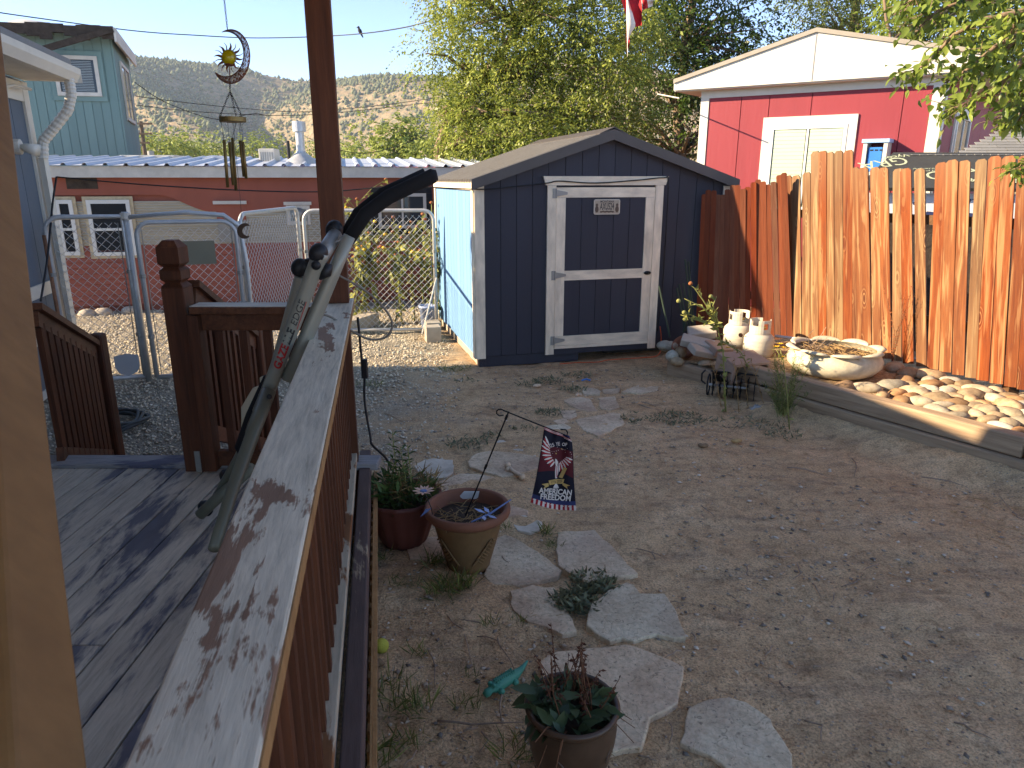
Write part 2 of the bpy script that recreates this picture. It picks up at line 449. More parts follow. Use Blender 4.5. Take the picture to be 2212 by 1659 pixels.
M['bluebox'] = simple('bright_blue_plastic', lin(48, 122, 196), .45, var=.08, bump=0)
M['ball'] = simple('worn_yellow_felt', lin(176, 172, 70), .95, var=.2, scale=30, bump=.002, bscale=160)
M['croc'] = simple('teal_rubber_toy', lin(56, 138, 116), .5, var=.18, scale=16, bump=.001)
M['driftwood'] = simple('gnawed_wood', lin(140, 112, 84), .9, var=.25, scale=20, bump=.003, grain=(1, .3, 1))
M['signback'] = simple('blank_metal_sign_back', lin(126, 122, 104), .5, .3, var=.06, bump=0)
M['signgrey'] = simple('grey_shield_sign', lin(176, 178, 180), .5, .1, var=.06, bump=0)
M['hose'] = simple('grey_garden_hose', lin(70, 74, 74), .6, var=.15, bump=0)
M['underlay'] = simple('black_roof_underlayment', lin(58, 58, 56), .7, var=.2, scale=3, bump=.004, bscale=6)
M['underprint'] = NT('pale_green_print').fin(lin(176, 182, 150), .7)
M['shingle'] = simple('grey_asphalt_shingle', lin(128, 128, 126), .95, var=.12, scale=40, bump=.002, bscale=200, objvar=.12)
M['wrap'] = simple('white_house_wrap', lin(226, 226, 226), .6, var=.04, scale=3, bump=.003, bscale=6)
M['wrapnavy'] = NT('navy_print').fin(lin(44, 56, 96), .7)
M['rotten'] = simple('rotten_dark_board', lin(66, 56, 48), .95, var=.5, scale=10, bump=.01, bscale=25)
M['maroonroof'] = simple('maroon_roof_metal', lin(128, 62, 66), .5, var=.1, bump=0)
M['platewhite'] = simple('licence_plate_cream', lin(208, 198, 180), .45, var=.08, bump=0)
M['plateedge'] = simple('licence_plate_brown_print', lin(92, 74, 60), .5, var=.25, scale=30, bump=0)
M['blueflower'] = simple('blue_enamel', lin(92, 112, 156), .4, var=.2, scale=20, bump=0)
M['peach'] = simple('peach_enamel', lin(214, 168, 142), .45, var=.15, scale=20, bump=0)
M['bag'] = NT('clear_plastic').fin(lin(210, 212, 210), .2, None, 0., .5, **{'Transmission Weight': .6})
M['pole'] = simple('utility_pole_wood', lin(96, 80, 66), .9, var=.2)
M['bird'] = simple('dark_feathers', lin(44, 44, 50), .8, var=.2, bump=0)
M['stake'] = simple('dark_green_stake', lin(50, 66, 54), .6, var=.2, bump=0)
# ---------------------------------------------------------------- ground
def gh(x, y):
    return (0.012 * math.sin(1.7 * x + .6) * math.sin(1.3 * y + 1.1) + 0.008 * math.sin(4.1 * x + 2 * y) * math.sin(3.3 * y - x))
def ground_material():
    t = NT('dry_dirt_and_gravel'); v = t.co((1, 1, 1), False)
    sp = t.n('ShaderNodeSeparateXYZ'); t.l(v, sp.inputs[0])
    big = t.noise(v, .7, 4, .6); mid = t.noise(v, 3.2, 5, .62); fine = t.noise(v, 38., 4, .65)
    dirt = t.ramp(mid, [(.22, lin(158, 126, 94)), (.42, lin(202, 166, 126)), (.58, lin(214, 179, 138)), (.8, lin(222, 191, 152))])
    dirt = t.mix(t.math('MULTIPLY', t.ramp(big, [(.42, (0, 0, 0, 1)), (.62, (1, 1, 1, 1))]), .55), dirt, lin(192, 158, 118))
    streak = t.noise(t.co((.35, 1.6, 1), False), 5., 5, .65)
    dirt = t.mix(t.math('MULTIPLY', t.ramp(streak, [(.52, (0, 0, 0, 1)), (.68, (1, 1, 1, 1))]), .5), dirt, lin(128, 110, 94))
    grit = t.noise(v, 95., 3, .75)
    dirt = t.mix(1., dirt, t.ramp(grit, [(.3, (.5, .49, .48, 1)), (.5, (1, 1, 1, 1)), (.7, (1.36, 1.36, 1.36, 1))]), 'MULTIPLY')
    clod = t.noise(v, 14., 4, .7, .3)
    dirt = t.mix(1., dirt, t.ramp(clod, [(.3, (.66, .64, .62, 1)), (.48, (1, 1, 1, 1)), (.7, (1.14, 1.14, 1.14, 1))]), 'MULTIPLY')
    vo = t.n('ShaderNodeTexVoronoi'); vo.inputs['Scale'].default_value = 55.; t.l(v, vo.inputs['Vector'])
    gcol = t.n('ShaderNodeSeparateColor'); t.l(vo.outputs['Color'], gcol.inputs[0])
    grav = t.ramp(gcol.outputs[0], [(0, lin(146, 138, 124)), (.4, lin(194, 182, 160)), (.75, lin(216, 203, 178)), (1, lin(230, 221, 202))])
    grav = t.mix(t.ramp(vo.outputs['Distance'], [(.0, (0, 0, 0, 1)), (.55, (1, 1, 1, 1))]), grav, lin(142, 132, 116))
    # gravel lies to the left of the yard and in the alley, thinning out to bare dirt
    m = t.math('SUBTRACT', t.math('MULTIPLY', t.math('ADD', sp.outputs[0], 1.0), -.55), t.math('MULTIPLY', sp.outputs[1], -.06))
    m = t.math('ADD', m, t.math('MULTIPLY', t.math('SUBTRACT', t.noise(v, 1.6, 4), .5), 1.3))
    mr = t.n('ShaderNodeMapRange'); t.l(m, mr.inputs[0]); mr.inputs[1].default_value = .05; mr.inputs[2].default_value = .75
    col = t.mix(mr.outputs[0], dirt, grav)
    # a sprinkling of small stones in the dirt
    v3 = t.n('ShaderNodeTexVoronoi'); v3.inputs['Scale'].default_value = 34.; t.l(v, v3.inputs['Vector'])
    speck = t.ramp(v3.outputs['Distance'], [(.16, (1, 1, 1, 1)), (.22, (0, 0, 0, 1))])
    speck = t.math('MULTIPLY', speck, t.ramp(t.noise(v, 2.2, 3), [(.45, (0, 0, 0, 1)), (.6, (1, 1, 1, 1))]))
    sepc = t.n('ShaderNodeSeparateColor'); t.l(v3.outputs['Color'], sepc.inputs[0])
    col = t.mix(t.math('MULTIPLY', speck, .85), col, t.ramp(sepc.outputs[0], [(0, lin(80, 76, 72)), (.5, lin(140, 130, 120)), (1, lin(196, 184, 168))]))
    # far away: dry grass
    far = t.n('ShaderNodeMapRange'); t.l(sp.outputs[1], far.inputs[0]); far.inputs[1].default_value = 25; far.inputs[2].default_value = 60
    col = t.mix(far.outputs[0], col, t.ramp(t.noise(v, .05, 5), [(.35, lin(130, 130, 84)), (.6, lin(190, 166, 116))]))
    n = t.bump(fine, .012); n = t.bump(clod, .02, 1., n); n = t.bump(grit, .006, 1., n); n = t.bump(mid, .03, 1., n); n = t.bump(speck, .006, 1., n)
    n = t.bump(t.math('MULTIPLY', vo.outputs['Distance'], mr.outputs[0]), .0, 1., n) if False else n
    g2 = t.math('MULTIPLY', t.math('SUBTRACT', 1., vo.outputs['Distance']), mr.outputs[0])
    n = t.bump(g2, .009, 1., n)
    return t.fin(col, .95, n, 0., .15)
M['ground'] = ground_material()
def spread(lo, hi, step, far):
    a = list(np.arange(lo, hi + 1e-6, step)); q = step; x = hi
    up = []
    while x < far: q *= 1.6; x += q; up.append(x)
    q = step; x = lo; dn = []
    while x > -far: q *= 1.6; x -= q; dn.append(x)
    return np.array(dn[::-1] + a + up)
gx, gy = spread(-7, 6, .06, 3000), spread(.4, 11.6, .06, 3000)
XX, YY = np.meshgrid(gx, gy)
ZZ = 0.012 * np.sin(1.7 * XX + .6) * np.sin(1.3 * YY + 1.1) + 0.008 * np.sin(4.1 * XX + 2 * YY) * np.sin(3.3 * YY - XX)
_n = nrs.normal(0, 1., ZZ.shape)
for _ in range(3): _n = (_n + np.roll(_n, 1, 0) + np.roll(_n, -1, 0) + np.roll(_n, 1, 1) + np.roll(_n, -1, 1)) / 5
ZZ = ZZ + nrs.normal(0, .003, ZZ.shape) + _n * .022
_td = np.array([.548, -.836]); _tn = np.array([.836, .548]); _t0 = np.array([2.48, 5.92])
_along = (XX - _t0[0]) * _td[0] + (YY - _t0[1]) * _td[1]; _d = -((XX - _t0[0]) * _tn[0] + (YY - _t0[1]) * _tn[1])
ZZ = ZZ + .1 * np.clip(1 - _d / .42, 0, 1) ** 1.4 * (_d > -.3) * np.clip((_along + .5) / .4, 0, 1)      # dirt banked against the timbers
ZZ = np.where((np.abs(XX) > 9) | (YY > 14) | (YY < -3), 0, ZZ)
nx, ny = len(gx), len(gy)
idx = np.arange(nx * ny).reshape(ny, nx)
Fq = np.stack([idx[:-1, :-1].ravel(), idx[:-1, 1:].ravel(), idx[1:, 1:].ravel(), idx[1:, :-1].ravel()], 1)
ground = npmesh('ground', np.stack([XX.ravel(), YY.ravel(), ZZ.ravel()], 1), Fq, M['ground'], smooth=True, kind='structure', org=(0, 0, 0))
tag(ground, 'bare dry dirt and gravel yard')
# ---------------------------------------------------------------- hills with juniper scrub
def hill_h(X, Y):
    px = X / np.maximum(Y, 1) * 1534 + 1106
    top = np.interp(px, [-400, 0, 290, 390, 560, 664, 800, 900, 1100, 1500, 2300], [120, 140, 163, 170, 176, 185, 187, 189, 192, 196, 200])
    ang = np.arctan2(388 - top, 1534 / np.cos(PITCH) * .99)
    H = 2 + 640 * np.tan(ang)
    t = np.clip((Y - 300) / 340., 0, 1.)
    prof = np.where(t < .25, t * .35, .0875 + (t - .25) / .75 * .9125)
    u = X + 60 * np.sin(Y / 70.)
    gul = (np.abs(np.sin(u / 46. + .7 * np.sin(Y / 90.))) - .5) * 27 + (np.abs(np.sin(u / 19. + 2 + Y / 120.)) - .5) * 6 + np.sin(u / 8.3 + Y / 33.) * 1.5
    gul = gul + (np.abs(np.sin(u / 118. + 1.1)) - .5) * 46
    return H * prof + gul * np.sin(np.pi * np.clip(t * .93 + .02, 0, 1)) - 3 * (t <= 0) + np.where(Y > 645, -(Y - 645) * .12, 0)
hx, hy = np.linspace(-900, 900, 300), np.concatenate([np.linspace(290, 660, 120), np.linspace(700, 1100, 8)])
XX, YY = np.meshgrid(hx, hy); HZ = hill_h(XX, YY)
idx = np.arange(XX.size).reshape(XX.shape)
Fq = np.stack([idx[:-1, :-1].ravel(), idx[:-1, 1:].ravel(), idx[1:, 1:].ravel(), idx[1:, :-1].ravel()], 1)
t = NT('dry_hillside'); v = t.co((1, 1, 1), False)
c = t.ramp(t.noise(v, .02, 6, .6), [(.3, lin(128, 110, 88)), (.5, lin(148, 128, 102)), (.7, lin(170, 146, 114))])
c = t.mix(t.ramp(t.noise(v, .25, 4, .7), [(.42, (0, 0, 0, 1)), (.58, (1, 1, 1, 1))]), c, lin(112, 108, 84))
M['hill'] = t.fin(c, .95, t.bump(t.noise(v, .2, 4), 2.), 0., .1)
hills = npmesh('hills', np.stack([XX.ravel(), YY.ravel(), HZ.ravel()], 1), Fq, M['hill'], smooth=True, kind='structure', org=(0, 500, 0))
tag(hills, 'long dry hillside dotted with juniper scrub')
def scrub():
    n = 64000
    X = nrs.uniform(-420, 420, n); Y = 320 + 330 * nrs.uniform(0, 1, n) ** .8
    keep = (np.sin(X / 31 + Y / 57) + np.sin(X / 13. - Y / 21) + .9 * np.sin(X / 5.3 + Y / 8.) + nrs.uniform(-2., 1.6, n) > -1.0)
    keep &= (X / Y < .12) & (X / Y > -.62)
    X, Y = X[keep], Y[keep]; n = len(X); zz = hill_h(X, Y)
    r = .5 + 1.5 * nrs.uniform(0, 1, n) ** 2.2
    ang = np.arange(5) / 5. * 2 * np.pi
    base = np.concatenate([[[0, 0, -.4]], np.stack([np.cos(ang), np.sin(ang), np.full(5, .35)], 1), [[0, 0, 1.55]]])
    sc_ = np.stack([r, r, r * nrs.uniform(.8, 1.3, n)], 1)
    jit = nrs.uniform(.75, 1.25, (n, 7, 3))
    V = (base[None] * jit) * sc_[:, None] + np.stack([X, Y, zz], 1)[:, None]
    f = np.array([(0, 1 + (j + 1) % 5, 1 + j) for j in range(5)] + [(6, 1 + j, 1 + (j + 1) % 5) for j in range(5)])
    Fq = (np.arange(n) * 7)[:, None, None] + f[None]
    m = leafmat('juniper_scrub', lin(84, 92, 66), lin(122, 126, 88), .0, .9)
    ob = npmesh('juniper_scrub', V.reshape(-1, 3), Fq.reshape(-1, 3), m, kind='stuff', org=(0, 500, 0))
    tag(ob, 'dark green juniper scrub scattered over the hillside', 'scrub')
scrub()
# ---------------------------------------------------------------- frames for the buildings
class Fr:
    def __init__(s, o, u, v=None):
        s.o = Vector(o); s.u = Vector((u[0], u[1], 0)).normalized()
        s.v = Vector((-s.u.y, s.u.x, 0)) if v is None else Vector((v[0], v[1], 0)).normalized()
        s.rz = math.atan2(s.u.y, s.u.x)
    def p(s, a, b, z): return s.o + s.u * a + s.v * b + Z * z
    def box(s, mb, a0, a1, b0, b1, z0, z1):
        return mb.hexa(s.p(a0, b0, z0), s.u * (a1 - a0), s.v * (b1 - b0), Z * (z1 - z0))
    def part(s, name, mat, par, a0, a1, b0, b1, z0, z1, bevel=0., solid=0.):
        return s.box(MB(), a0, a1, b0, b1, z0, z1).build(name, mat, par, rz=s.rz, bevel=bevel)
def siding(fr, par, mat, a0, a1, ztop, zbot, w, b=-.012, th=.012, name='siding_board', gap=.006, skip=None):
    """boards standing side by side on the face b of a frame; ztop may be a function of a"""
    zt = ztop if callable(ztop) else (lambda a: ztop)
    zb = zbot if callable(zbot) else (lambda a: zbot)
    n = max(1, round((a1 - a0) / w)); w = (a1 - a0) / n
    for i in range(n):
        x0, x1 = a0 + i * w + gap / 2, a0 + (i + 1) * w - gap / 2
        mb = MB()
        pts = [(x0, zb(x0)), (x1, zb(x1)), (x1, zt(x1)), (x0, zt(x0))]
        if callable(ztop) and zt((x0 + x1) / 2) > max(zt(x0), zt(x1)) + .005: pts.insert(3, ((x0 + x1) / 2, zt((x0 + x1) / 2)))
        mb.prism([fr.p(a, b, z) for a, z in pts], fr.v * th)
        mb.build(name, mat, par, rz=fr.rz)
# ---------------------------------------------------------------- the shed
S = Fr((-.38, 7.62, 0), (.966, .26))
SW, SD = 2.96, 2.5
shed = root('garden_shed', S.p(SW / 2, SD / 2, 0), 'navy blue garden shed with cream door trim and brown metal gable roof', 'shed')
EZ, PZ = 1.95, 2.44
gab = lambda a: EZ + (PZ - EZ) * (1 - abs(a - SW / 2) / (SW / 2)) - .02
mb = MB()
mb.prism([S.p(.012, 0, .14), S.p(SW - .012, 0, .14), S.p(SW - .012, 0, EZ - .03), S.p(SW / 2, 0, PZ - .05), S.p(.012, 0, EZ - .03)], S.v * SD)
mb.build('wall', M['navy'], shed, rz=S.rz)
DA0, DA1 = .875, 2.02          # door leaf
siding(S, shed, M['navy'], .09, DA0 - .085, gab, .12, .2)
siding(S, shed, M['navy'], DA1 + .085, SW - .0, gab, .12, .2)
siding(S, shed, M['navy'], DA0 - .085, DA1 + .085, gab, 2.03, .2)
SL = Fr(S.p(0, SD, 0), -S.v)     # left wall, running towards the camera
M['sky_siding'] = simple('light_blue_siding', lin(104, 146, 184), .7, var=.1, scale=3, bump=.0012, bscale=45, grain=(1, 1, .12), objvar=.04)  # left wall boards, a paler blue than the front boards
siding(SL, shed, M['sky_siding'], .06, SD - .06, EZ - .06, .12, .2)
SL.part('corner_trim', M['trim'], shed, SD - .075, SD + .022, -.034, -.012, .1, EZ - .06)
SL.part('corner_trim', M['trim'], shed, -.02, .06, -.03, -.012, .1, EZ - .06)
SL.part('frieze_board', M['trimx'], shed, 0, SD + .02, -.04, -.012, EZ - .055, EZ + .03)
S.part('corner_trim', M['trim'], shed, -.02, .085, -.036, -.012, .1, EZ - .01)
S.part('corner_trim', M['trim'], shed, SW - .09, SW + .03, -.033, -.012, .1, EZ - .02)
# roof: ribbed sheets with a folded edge
def roof_sheet(name, a_e, a_r, ze, zr, over_f, mat):
    mb = MB(); n = 20; d0, d1 = -over_f, SD + .12
    for i in range(n):
        b0 = d0 + (d1 - d0) * i / n; b1 = d0 + (d1 - d0) * (i + 1) / n
        prof = [(b0, 0), (b0 + (b1 - b0) * .62, 0), (b0 + (b1 - b0) * .7, .03), (b0 + (b1 - b0) * .92, .03), (b1, 0)]
        for (p, zp), (q, zq) in zip(prof[:-1], prof[1:]):
            mb.add([S.p(a_e, p, ze + zp), S.p(a_r, p, zr + zp), S.p(a_r, q, zr + zq), S.p(a_e, q, ze + zq)], [(0, 1, 2, 3)])
    return mb.build(name, mat, shed, rz=S.rz, solid=.004)
OV = .06
RS = (PZ - EZ) / (SW / 2)
roof_sheet('roof_sheet', -OV, SW / 2 - .002, EZ + .045 - OV * RS, PZ + .045, .08, M['roofmetal'])
roof_sheet('roof_sheet', SW + OV, SW / 2 + .002, EZ + .045 - OV * RS, PZ + .045, .08, M['roofmetal'])
for sgn in (-1, 1):
    e = SW / 2 + sgn * (SW / 2 + OV); mbx = MB()
    mbx.prism([S.p(e, -.085, EZ - .035 - OV * RS), S.p(SW / 2, -.085, PZ - .035), S.p(SW / 2, -.085, PZ + .072), S.p(e, -.085, EZ + .072 - OV * RS)], -S.v * .02)
    mbx.build('roof_edge_flashing', M['roofedge'], shed, rz=S.rz)
    mbx = MB()
    mbx.prism([S.p(SW / 2 + sgn * .16, -.1, PZ + .07 - .16 * RS), S.p(SW / 2, -.1, PZ + .085), S.p(SW / 2, -.1, PZ + .095), S.p(SW / 2 + sgn * .16, -.1, PZ + .08 - .16 * RS)], S.v * (SD + .2))
    mbx.build('ridge_cap', M['roofedge'], shed, rz=S.rz)
# skids
S.part('skid_beam', M['navy'], shed, .02, 1.18, .0, .12, .0, .115)
SL.part('skid_beam', M['concrete'], shed, 0, SD, .02, .1, .0, .1)
S.part('skid_beam', M['rotten'], shed, 1.6, SW - .1, .25, .4, .0, .13)
# door casing, header and leaf
DZ0, DZ1 = .2, 1.92
S.part('door_casing', M['trim'], shed, DA0 - .1, DA0 - .004, -.04, -.012, .1, DZ1 + .02)
S.part('door_casing', M['trim'], shed, DA1 + .004, DA1 + .1, -.04, -.012, .1, DZ1 + .02)
mb = MB()
mb.prism([S.p(DA0 - .12, -.045, DZ1 + .022), S.p(DA1 + .12, -.045, DZ1 + .022), S.p(DA1 + .15, -.045, DZ1 + .115), S.p(DA0 - .15, -.045, DZ1 + .115)], S.v * .033)
mb.build('door_header', M['trimx'], shed, rz=S.rz)
door = S.part('door', M['navy'], shed, DA0, DA1, -.014, .0, DZ0, DZ1)
FWD = .105
S.part('door_rail', M['trimx'], door, DA0, DA1, -.036, -.018, DZ1 - FWD, DZ1)
S.part('door_rail', M['trimx'], door, DA0, DA1, -.036, -.018, DZ0, DZ0 + .105)
S.part('door_rail', M['trimx'], door, DA0 + FWD, DA1 - FWD, -.034, -.018, .93, 1.035)
S.part('door_stile', M['trim'], door, DA0, DA0 + FWD, -.0355, -.018, DZ0 + .107, DZ1 - FWD - .002)
S.part('door_stile', M['trim'], door, DA1 - FWD, DA1, -.0355, -.018, DZ0 + .107, DZ1 - FWD - .002)
S.part('door_drip_edge', M['trimx'], door, DA0, DA1, -.05, -.02, DZ0 - .035, DZ0 - .002)
S.part('door_sill', M['navy'], shed, DA0, DA1 + .02, -.03, .0, .1, DZ0 - .04)
for z0, z1 in ((DZ0 + .108, .928), (1.037, DZ1 - FWD - .002)):
    n = 5; w = (DA1 - DA0 - 2 * FWD) / n
    for i in range(n):
        S.part('door_board', M['navy'], door, DA0 + FWD + i * w + .003, DA0 + FWD + (i + 1) * w - .003, -.024, -.0145, z0, z1)
for z in (DZ1 - .06, .99, DZ0 + .06):
    mb = MB()
    S.box(mb, DA0 - .045, DA0 - .012, -.047, -.041, z - .05, z + .05)
    mb.prism([S.p(DA0 + .0, -.047, z - .035), S.p(DA0 + .12, -.047, z - .012), S.p(DA0 + .12, -.047, z + .012), S.p(DA0 + .0, -.047, z + .035)], S.v * .006)
    mb.tube([S.p(DA0 - .006, -.047, z - .05), S.p(DA0 - .006, -.047, z + .05)], .007, 8)
    mb.build('hinge', M['galvdull'], door)
mb = MB()
mb.ball(S.p(DA1 - .05, -.05, .985), (.045, .012, .022), Matrix.Rotation(S.rz, 3, 'Z'))
mb.tube([S.p(DA1 - .05, -.03, .985), S.p(DA1 - .05, -.07, .985)], .012)
mb.build('handle', M['iron'], door, smooth=True)
# licence plate on the door
pz0, pz1, pa0, pa1 = 1.635, 1.795, 1.3, 1.605
mb = MB()
def rrect(fr, a0, a1, z0, z1, b, r=.02, n=4):
    pts = []
    for cx, cz, st in ((a1 - r, z1 - r, 0), (a0 + r, z1 - r, 90), (a0 + r, z0 + r, 180), (a1 - r, z0 + r, 270)):
        for i in range(n + 1):
            q = R(st + 90 * i / n); pts.append(fr.p(cx + r * math.cos(q), b, cz + r * math.sin(q)))
    return pts
mb.prism(rrect(S, pa0, pa1, pz0, pz1, -.0385), -S.v * .003)
plate = mb.build('licence_plate', M['platewhite'], door)
pm = simple('licence_plate_tan', lin(176, 160, 138), .5, var=.15, bump=0)
S.part('plate_picture', pm, plate, pa0 + .01, pa1 - .01, -.0428, -.0418, pz0 + .008, pz1 - .01)
text('plate_lettering', 'MONTANA', S.p((pa0 + pa1) / 2, -.0435, pz1 - .034), S.u, Z, .034, M['darkprint'], plate, width=.16, align='CENTER', bold=.02)
text('plate_lettering', 'AXU524', S.p((pa0 + pa1) / 2, -.0435, pz0 + .052), S.u, Z, .1, M['darkprint'], plate, width=.165, align='CENTER', bold=.02)
for a in (pa0 + .035, pa1 - .035):
    mb = MB()
    mb.ball(S.p(a, -.043, pz0 + .1), (.014, .002, .018), S and Matrix.Rotation(S.rz, 3, 'Z'))
    mb.ball(S.p(a, -.043, pz0 + .055), (.021, .002, .035), Matrix.Rotation(S.rz, 3, 'Z'))
    mb.build('plate_portrait', M['plateedge'], plate)
mb = MB()
for i in range(7): mb.ball(S.p(pa0 + .085 + i * .023, -.043, pz0 + .028 + .004 * (i % 2)), (.013, .002, .01), Matrix.Rotation(S.rz, 3, 'Z'))
mb.build('plate_herd', M['plateedge'], plate)
# ---------------------------------------------------------------- red mobile home across the alley
T = Fr((-6.69, 10.96, 0), (.975, .222))
TL = 9.2
tr = root('mobile_home', T.p(TL / 2 - 1, 1.5, 0), 'rust red mobile home with bare metal band and white ribbed roof', 'mobile home')
T.part('wall', M['redtrailer'], tr, -1.5, TL, .03, 3.4, .0, 2.1)
# ribbed bare metal band behind the paint
mb = MB(); nrib = 34
for i in range(nrib):
    z0 = 1.02 + i * .0195
    q = .008 if i % 2 else 0.
    mb.add([T.p(-1.5, .006 - q, z0), T.p(TL, .006 - q, z0), T.p(TL, -.002 + q - .004, z0 + .0195), T.p(-1.5, -.002 + q - .004, z0 + .0195)], [(0, 1, 2, 3)])
mb.build('corrugated_band', M['alu'], tr, rz=T.rz, solid=.003)
# red upper sheet with a swooping lower edge
def ta(px, py): # position along the trailer front for an image column
    d = _ray(px, py); t = (T.o.x * T.u.y - T.o.y * T.u.x) / (d[0] * T.u.y - d[1] * T.u.x)
    q = Vector((d[0] * t, d[1] * t, 0)) - Vector((T.o.x, T.o.y, 0)); return q.dot(T.u), CAM_H + d[2] * t
(swa, swz), (swb, swy) = ta(345, 421), ta(452, 457)
def sw(a):
    k = min(1, max(0, (a - swa) / (swb - swa))); return swz + (swy - swz) * (k * .35 + .65 * k * k * (3 - 2 * k))
pts = [T.p(-1.5, -.012, 2.04), T.p(-1.5, -.012, swz)] + [T.p(a, -.012, sw(a)) for a in np.linspace(swa, swb, 24)] + [T.p(TL, -.012, swy), T.p(TL, -.012, 2.04)]
MB().prism(pts, T.v * .006).build('upper_panel', M['redtrailer'], tr, rz=T.rz)
for i in range(11):
    z0 = .1 + i * .084
    mb = MB(); mb.prism([T.p(-1.5, .0, z0 + .084), T.p(-1.5, -.004, z0 + .082), T.p(-1.5, -.022, z0 + .004), T.p(-1.5, .0, z0)], T.u * (TL + 1.5))
    mb.build('siding_slat', M['redtrailer'], tr, rz=T.rz)
T.part('fascia', M['dirty_white'], tr, -1.6, TL + .1, -.14, -.1, 2.03, 2.19)
T.part('soffit', M['dirty_white'], tr, -1.6, TL + .1, -.099, .05, 2.04, 2.06)
# ribbed roof rising to the back
mb = MB(); rp = .28
n = int((TL + 1.7) / rp)
for i in range(n):
    a0 = -1.6 + i * rp
    prof = [(0, 0), (rp * .08, .035), (rp * .2, .035), (rp * .28, 0), (rp, 0)]
    for (p, zp), (q, zq) in zip(prof[:-1], prof[1:]):
        mb.add([T.p(a0 + p, -.18, 2.2 + zp), T.p(a0 + q, -.18, 2.2 + zq), T.p(a0 + q, 3.0, 2.4 + zq), T.p(a0 + p, 3.0, 2.4 + zp)], [(0, 1, 2, 3)])
mb.build('roof', M['whiteroof'], tr, rz=T.rz, solid=.004)
# windows
def window(fr, par, a0, a1, z0, z1, frame, pane, fw=.05, b=-.03, mull=(), rails=(), dep=.035, blind=None, nbl=0, name='window'):
    w = MB()
    fr.box(w, a0, a1, b, b + dep, z0, z0 + fw); fr.box(w, a0, a1, b, b + dep, z1 - fw, z1)
    fr.box(w, a0, a0 + fw, b, b + dep, z0 + fw, z1 - fw); fr.box(w, a1 - fw, a1, b, b + dep, z0 + fw, z1 - fw)
    o = w.build(name, frame, par, rz=fr.rz)
    for m_ in mull: fr.part('mullion', frame, o, m_ - fw * .3, m_ + fw * .3, b + .006, b + dep - .004, z0 + fw, z1 - fw)
    for m_ in rails: fr.part('meeting_rail', frame, o, a0 + fw, a1 - fw, b + .004, b + dep - .006, m_ - fw * .35, m_ + fw * .35)
    fr.part('pane', pane, o, a0 + fw, a1 - fw, b + dep * .55, b + dep * .55 + .004, z0 + fw, z1 - fw)
    return o
def ta(px, py): # position along the trailer front for an image column
    d = _ray(px, py); t = (T.o.x * T.u.y - T.o.y * T.u.x) / (d[0] * T.u.y - d[1] * T.u.x)
    q = Vector((d[0] * t, d[1] * t, 0)) - Vector((T.o.x, T.o.y, 0)); return q.dot(T.u), CAM_H + d[2] * t
for x0, x1 in ((118, 176), (186, 297)):
    a0, zt = ta(x0, 432); a1, zb = ta(x1, 551)
    w = window(T, tr, a0, a1, zb, zt, M['vinyl'], M['glassdark'], .055, -.04, rails=((zb + zt) / 2 - .02,))
    T.part('curtain', M['curtain'], w, a0 + .06, a1 - .06, -.016, -.013, (zb + zt) / 2 + .03, zt - .09)
    fm = MB(); T.box(fm, a0 - .05, a1 + .05, -.026, -.016, zb - .04, zb - .001); T.box(fm, a0 - .05, a1 + .05, -.026, -.016, zt + .001, zt + .05)
    T.box(fm, a0 - .05, a0 - .001, -.026, -.016, zb, zt); T.box(fm, a1 + .001, a1 + .05, -.026, -.016, zb, zt)
    fm.build('patched_frame', M['rust'] if False else simple('old_caulk', lin(186, 170, 140), .8, var=.3, scale=14), w)
a0, zt = ta(142, 384); a1, zb = ta(213, 408)
T.part('vent_opening', M['rotten'], tr, a0, a1, -.02, -.013, zb, zt)
for x0, x1, y0, y1, kind in ((465, 533, 434, 480, 0), (617, 672, 436, 485, 1)):
    a0, zt = ta(x0, y0); a1, zb = ta(x1, y1)
    T.part('awning_rail', M['dirty_white'], tr, a0 - .03, a1 + .03, -.06, -.013, zt - .05, zt)
    if kind == 0:
        T.part('painted_hatch', M['redtrailer'], tr, a0, a1, -.02, -.0125, 1.38, zt - .055)
        T.part('metal_hatch', M['galvdull'], tr, a0, a1, -.021, -.0128, 1.05, 1.375)
    else:
        w = window(T, tr, a0, a1, zb, zt - .055, M['dirty_white'], M['blindgrey'], .06, -.05)
        mb = MB(); mb.lathe((0, 0, 0), [(.1, 0), (.11, .02), (.02, .03)], 14)
        cc = T.p((a0 + a1) / 2, -.055, (zb + zt) / 2 - .02)
        mb.v = [tuple(cc + T.u * p[0] + Z * p[1] - T.v * p[2] * .4) for p in mb.v]
        mb.build('vent_fan', M['galvdull'], w, smooth=True)
a0, zt = ta(815, 418); a1, zb = ta(922, 492)
w = window(T, tr, a0, a1, zb, zt, M['dirty_white'], M['glass'], .05, -.045, mull=((a0 + a1) / 2,))
fm = MB(); T.box(fm, a0 - .1, a1 + .1, -.032, -.014, zb - .1, zb - .002); T.box(fm, a0 - .1, a1 + .1, -.032, -.014, zt + .002, zt + .1)
T.box(fm, a0 - .1, a0 - .002, -.032, -.014, zb, zt); T.box(fm, a1 + .002, a1 + .1, -.032, -.014, zb, zt)
ft = fm.build('flashing_tape', M['black'], w)
text('tape_lettering', 'TYCOR', T.p(a0 + .08, -.034, zt + .025), T.u, Z, .07, M['underprint'], ft)
# skirting stones
for i, (x, y) in enumerate(((188, 678), (223, 676), (282, 672))):
    p = G(x, y, 0.03)
    o = MB().ball(p, (.14, .1, .08), nu=10, nv=6, jit=.1, seed=i).build('skirting_stone', M['concrete'], None, smooth=True)
    tag(o, 'pale rounded stone at the foot of the red mobile home', 'stone', 'stones along the mobile home')
# things on its roof
def roofy(px, py, Y): return D(px, py, Y)
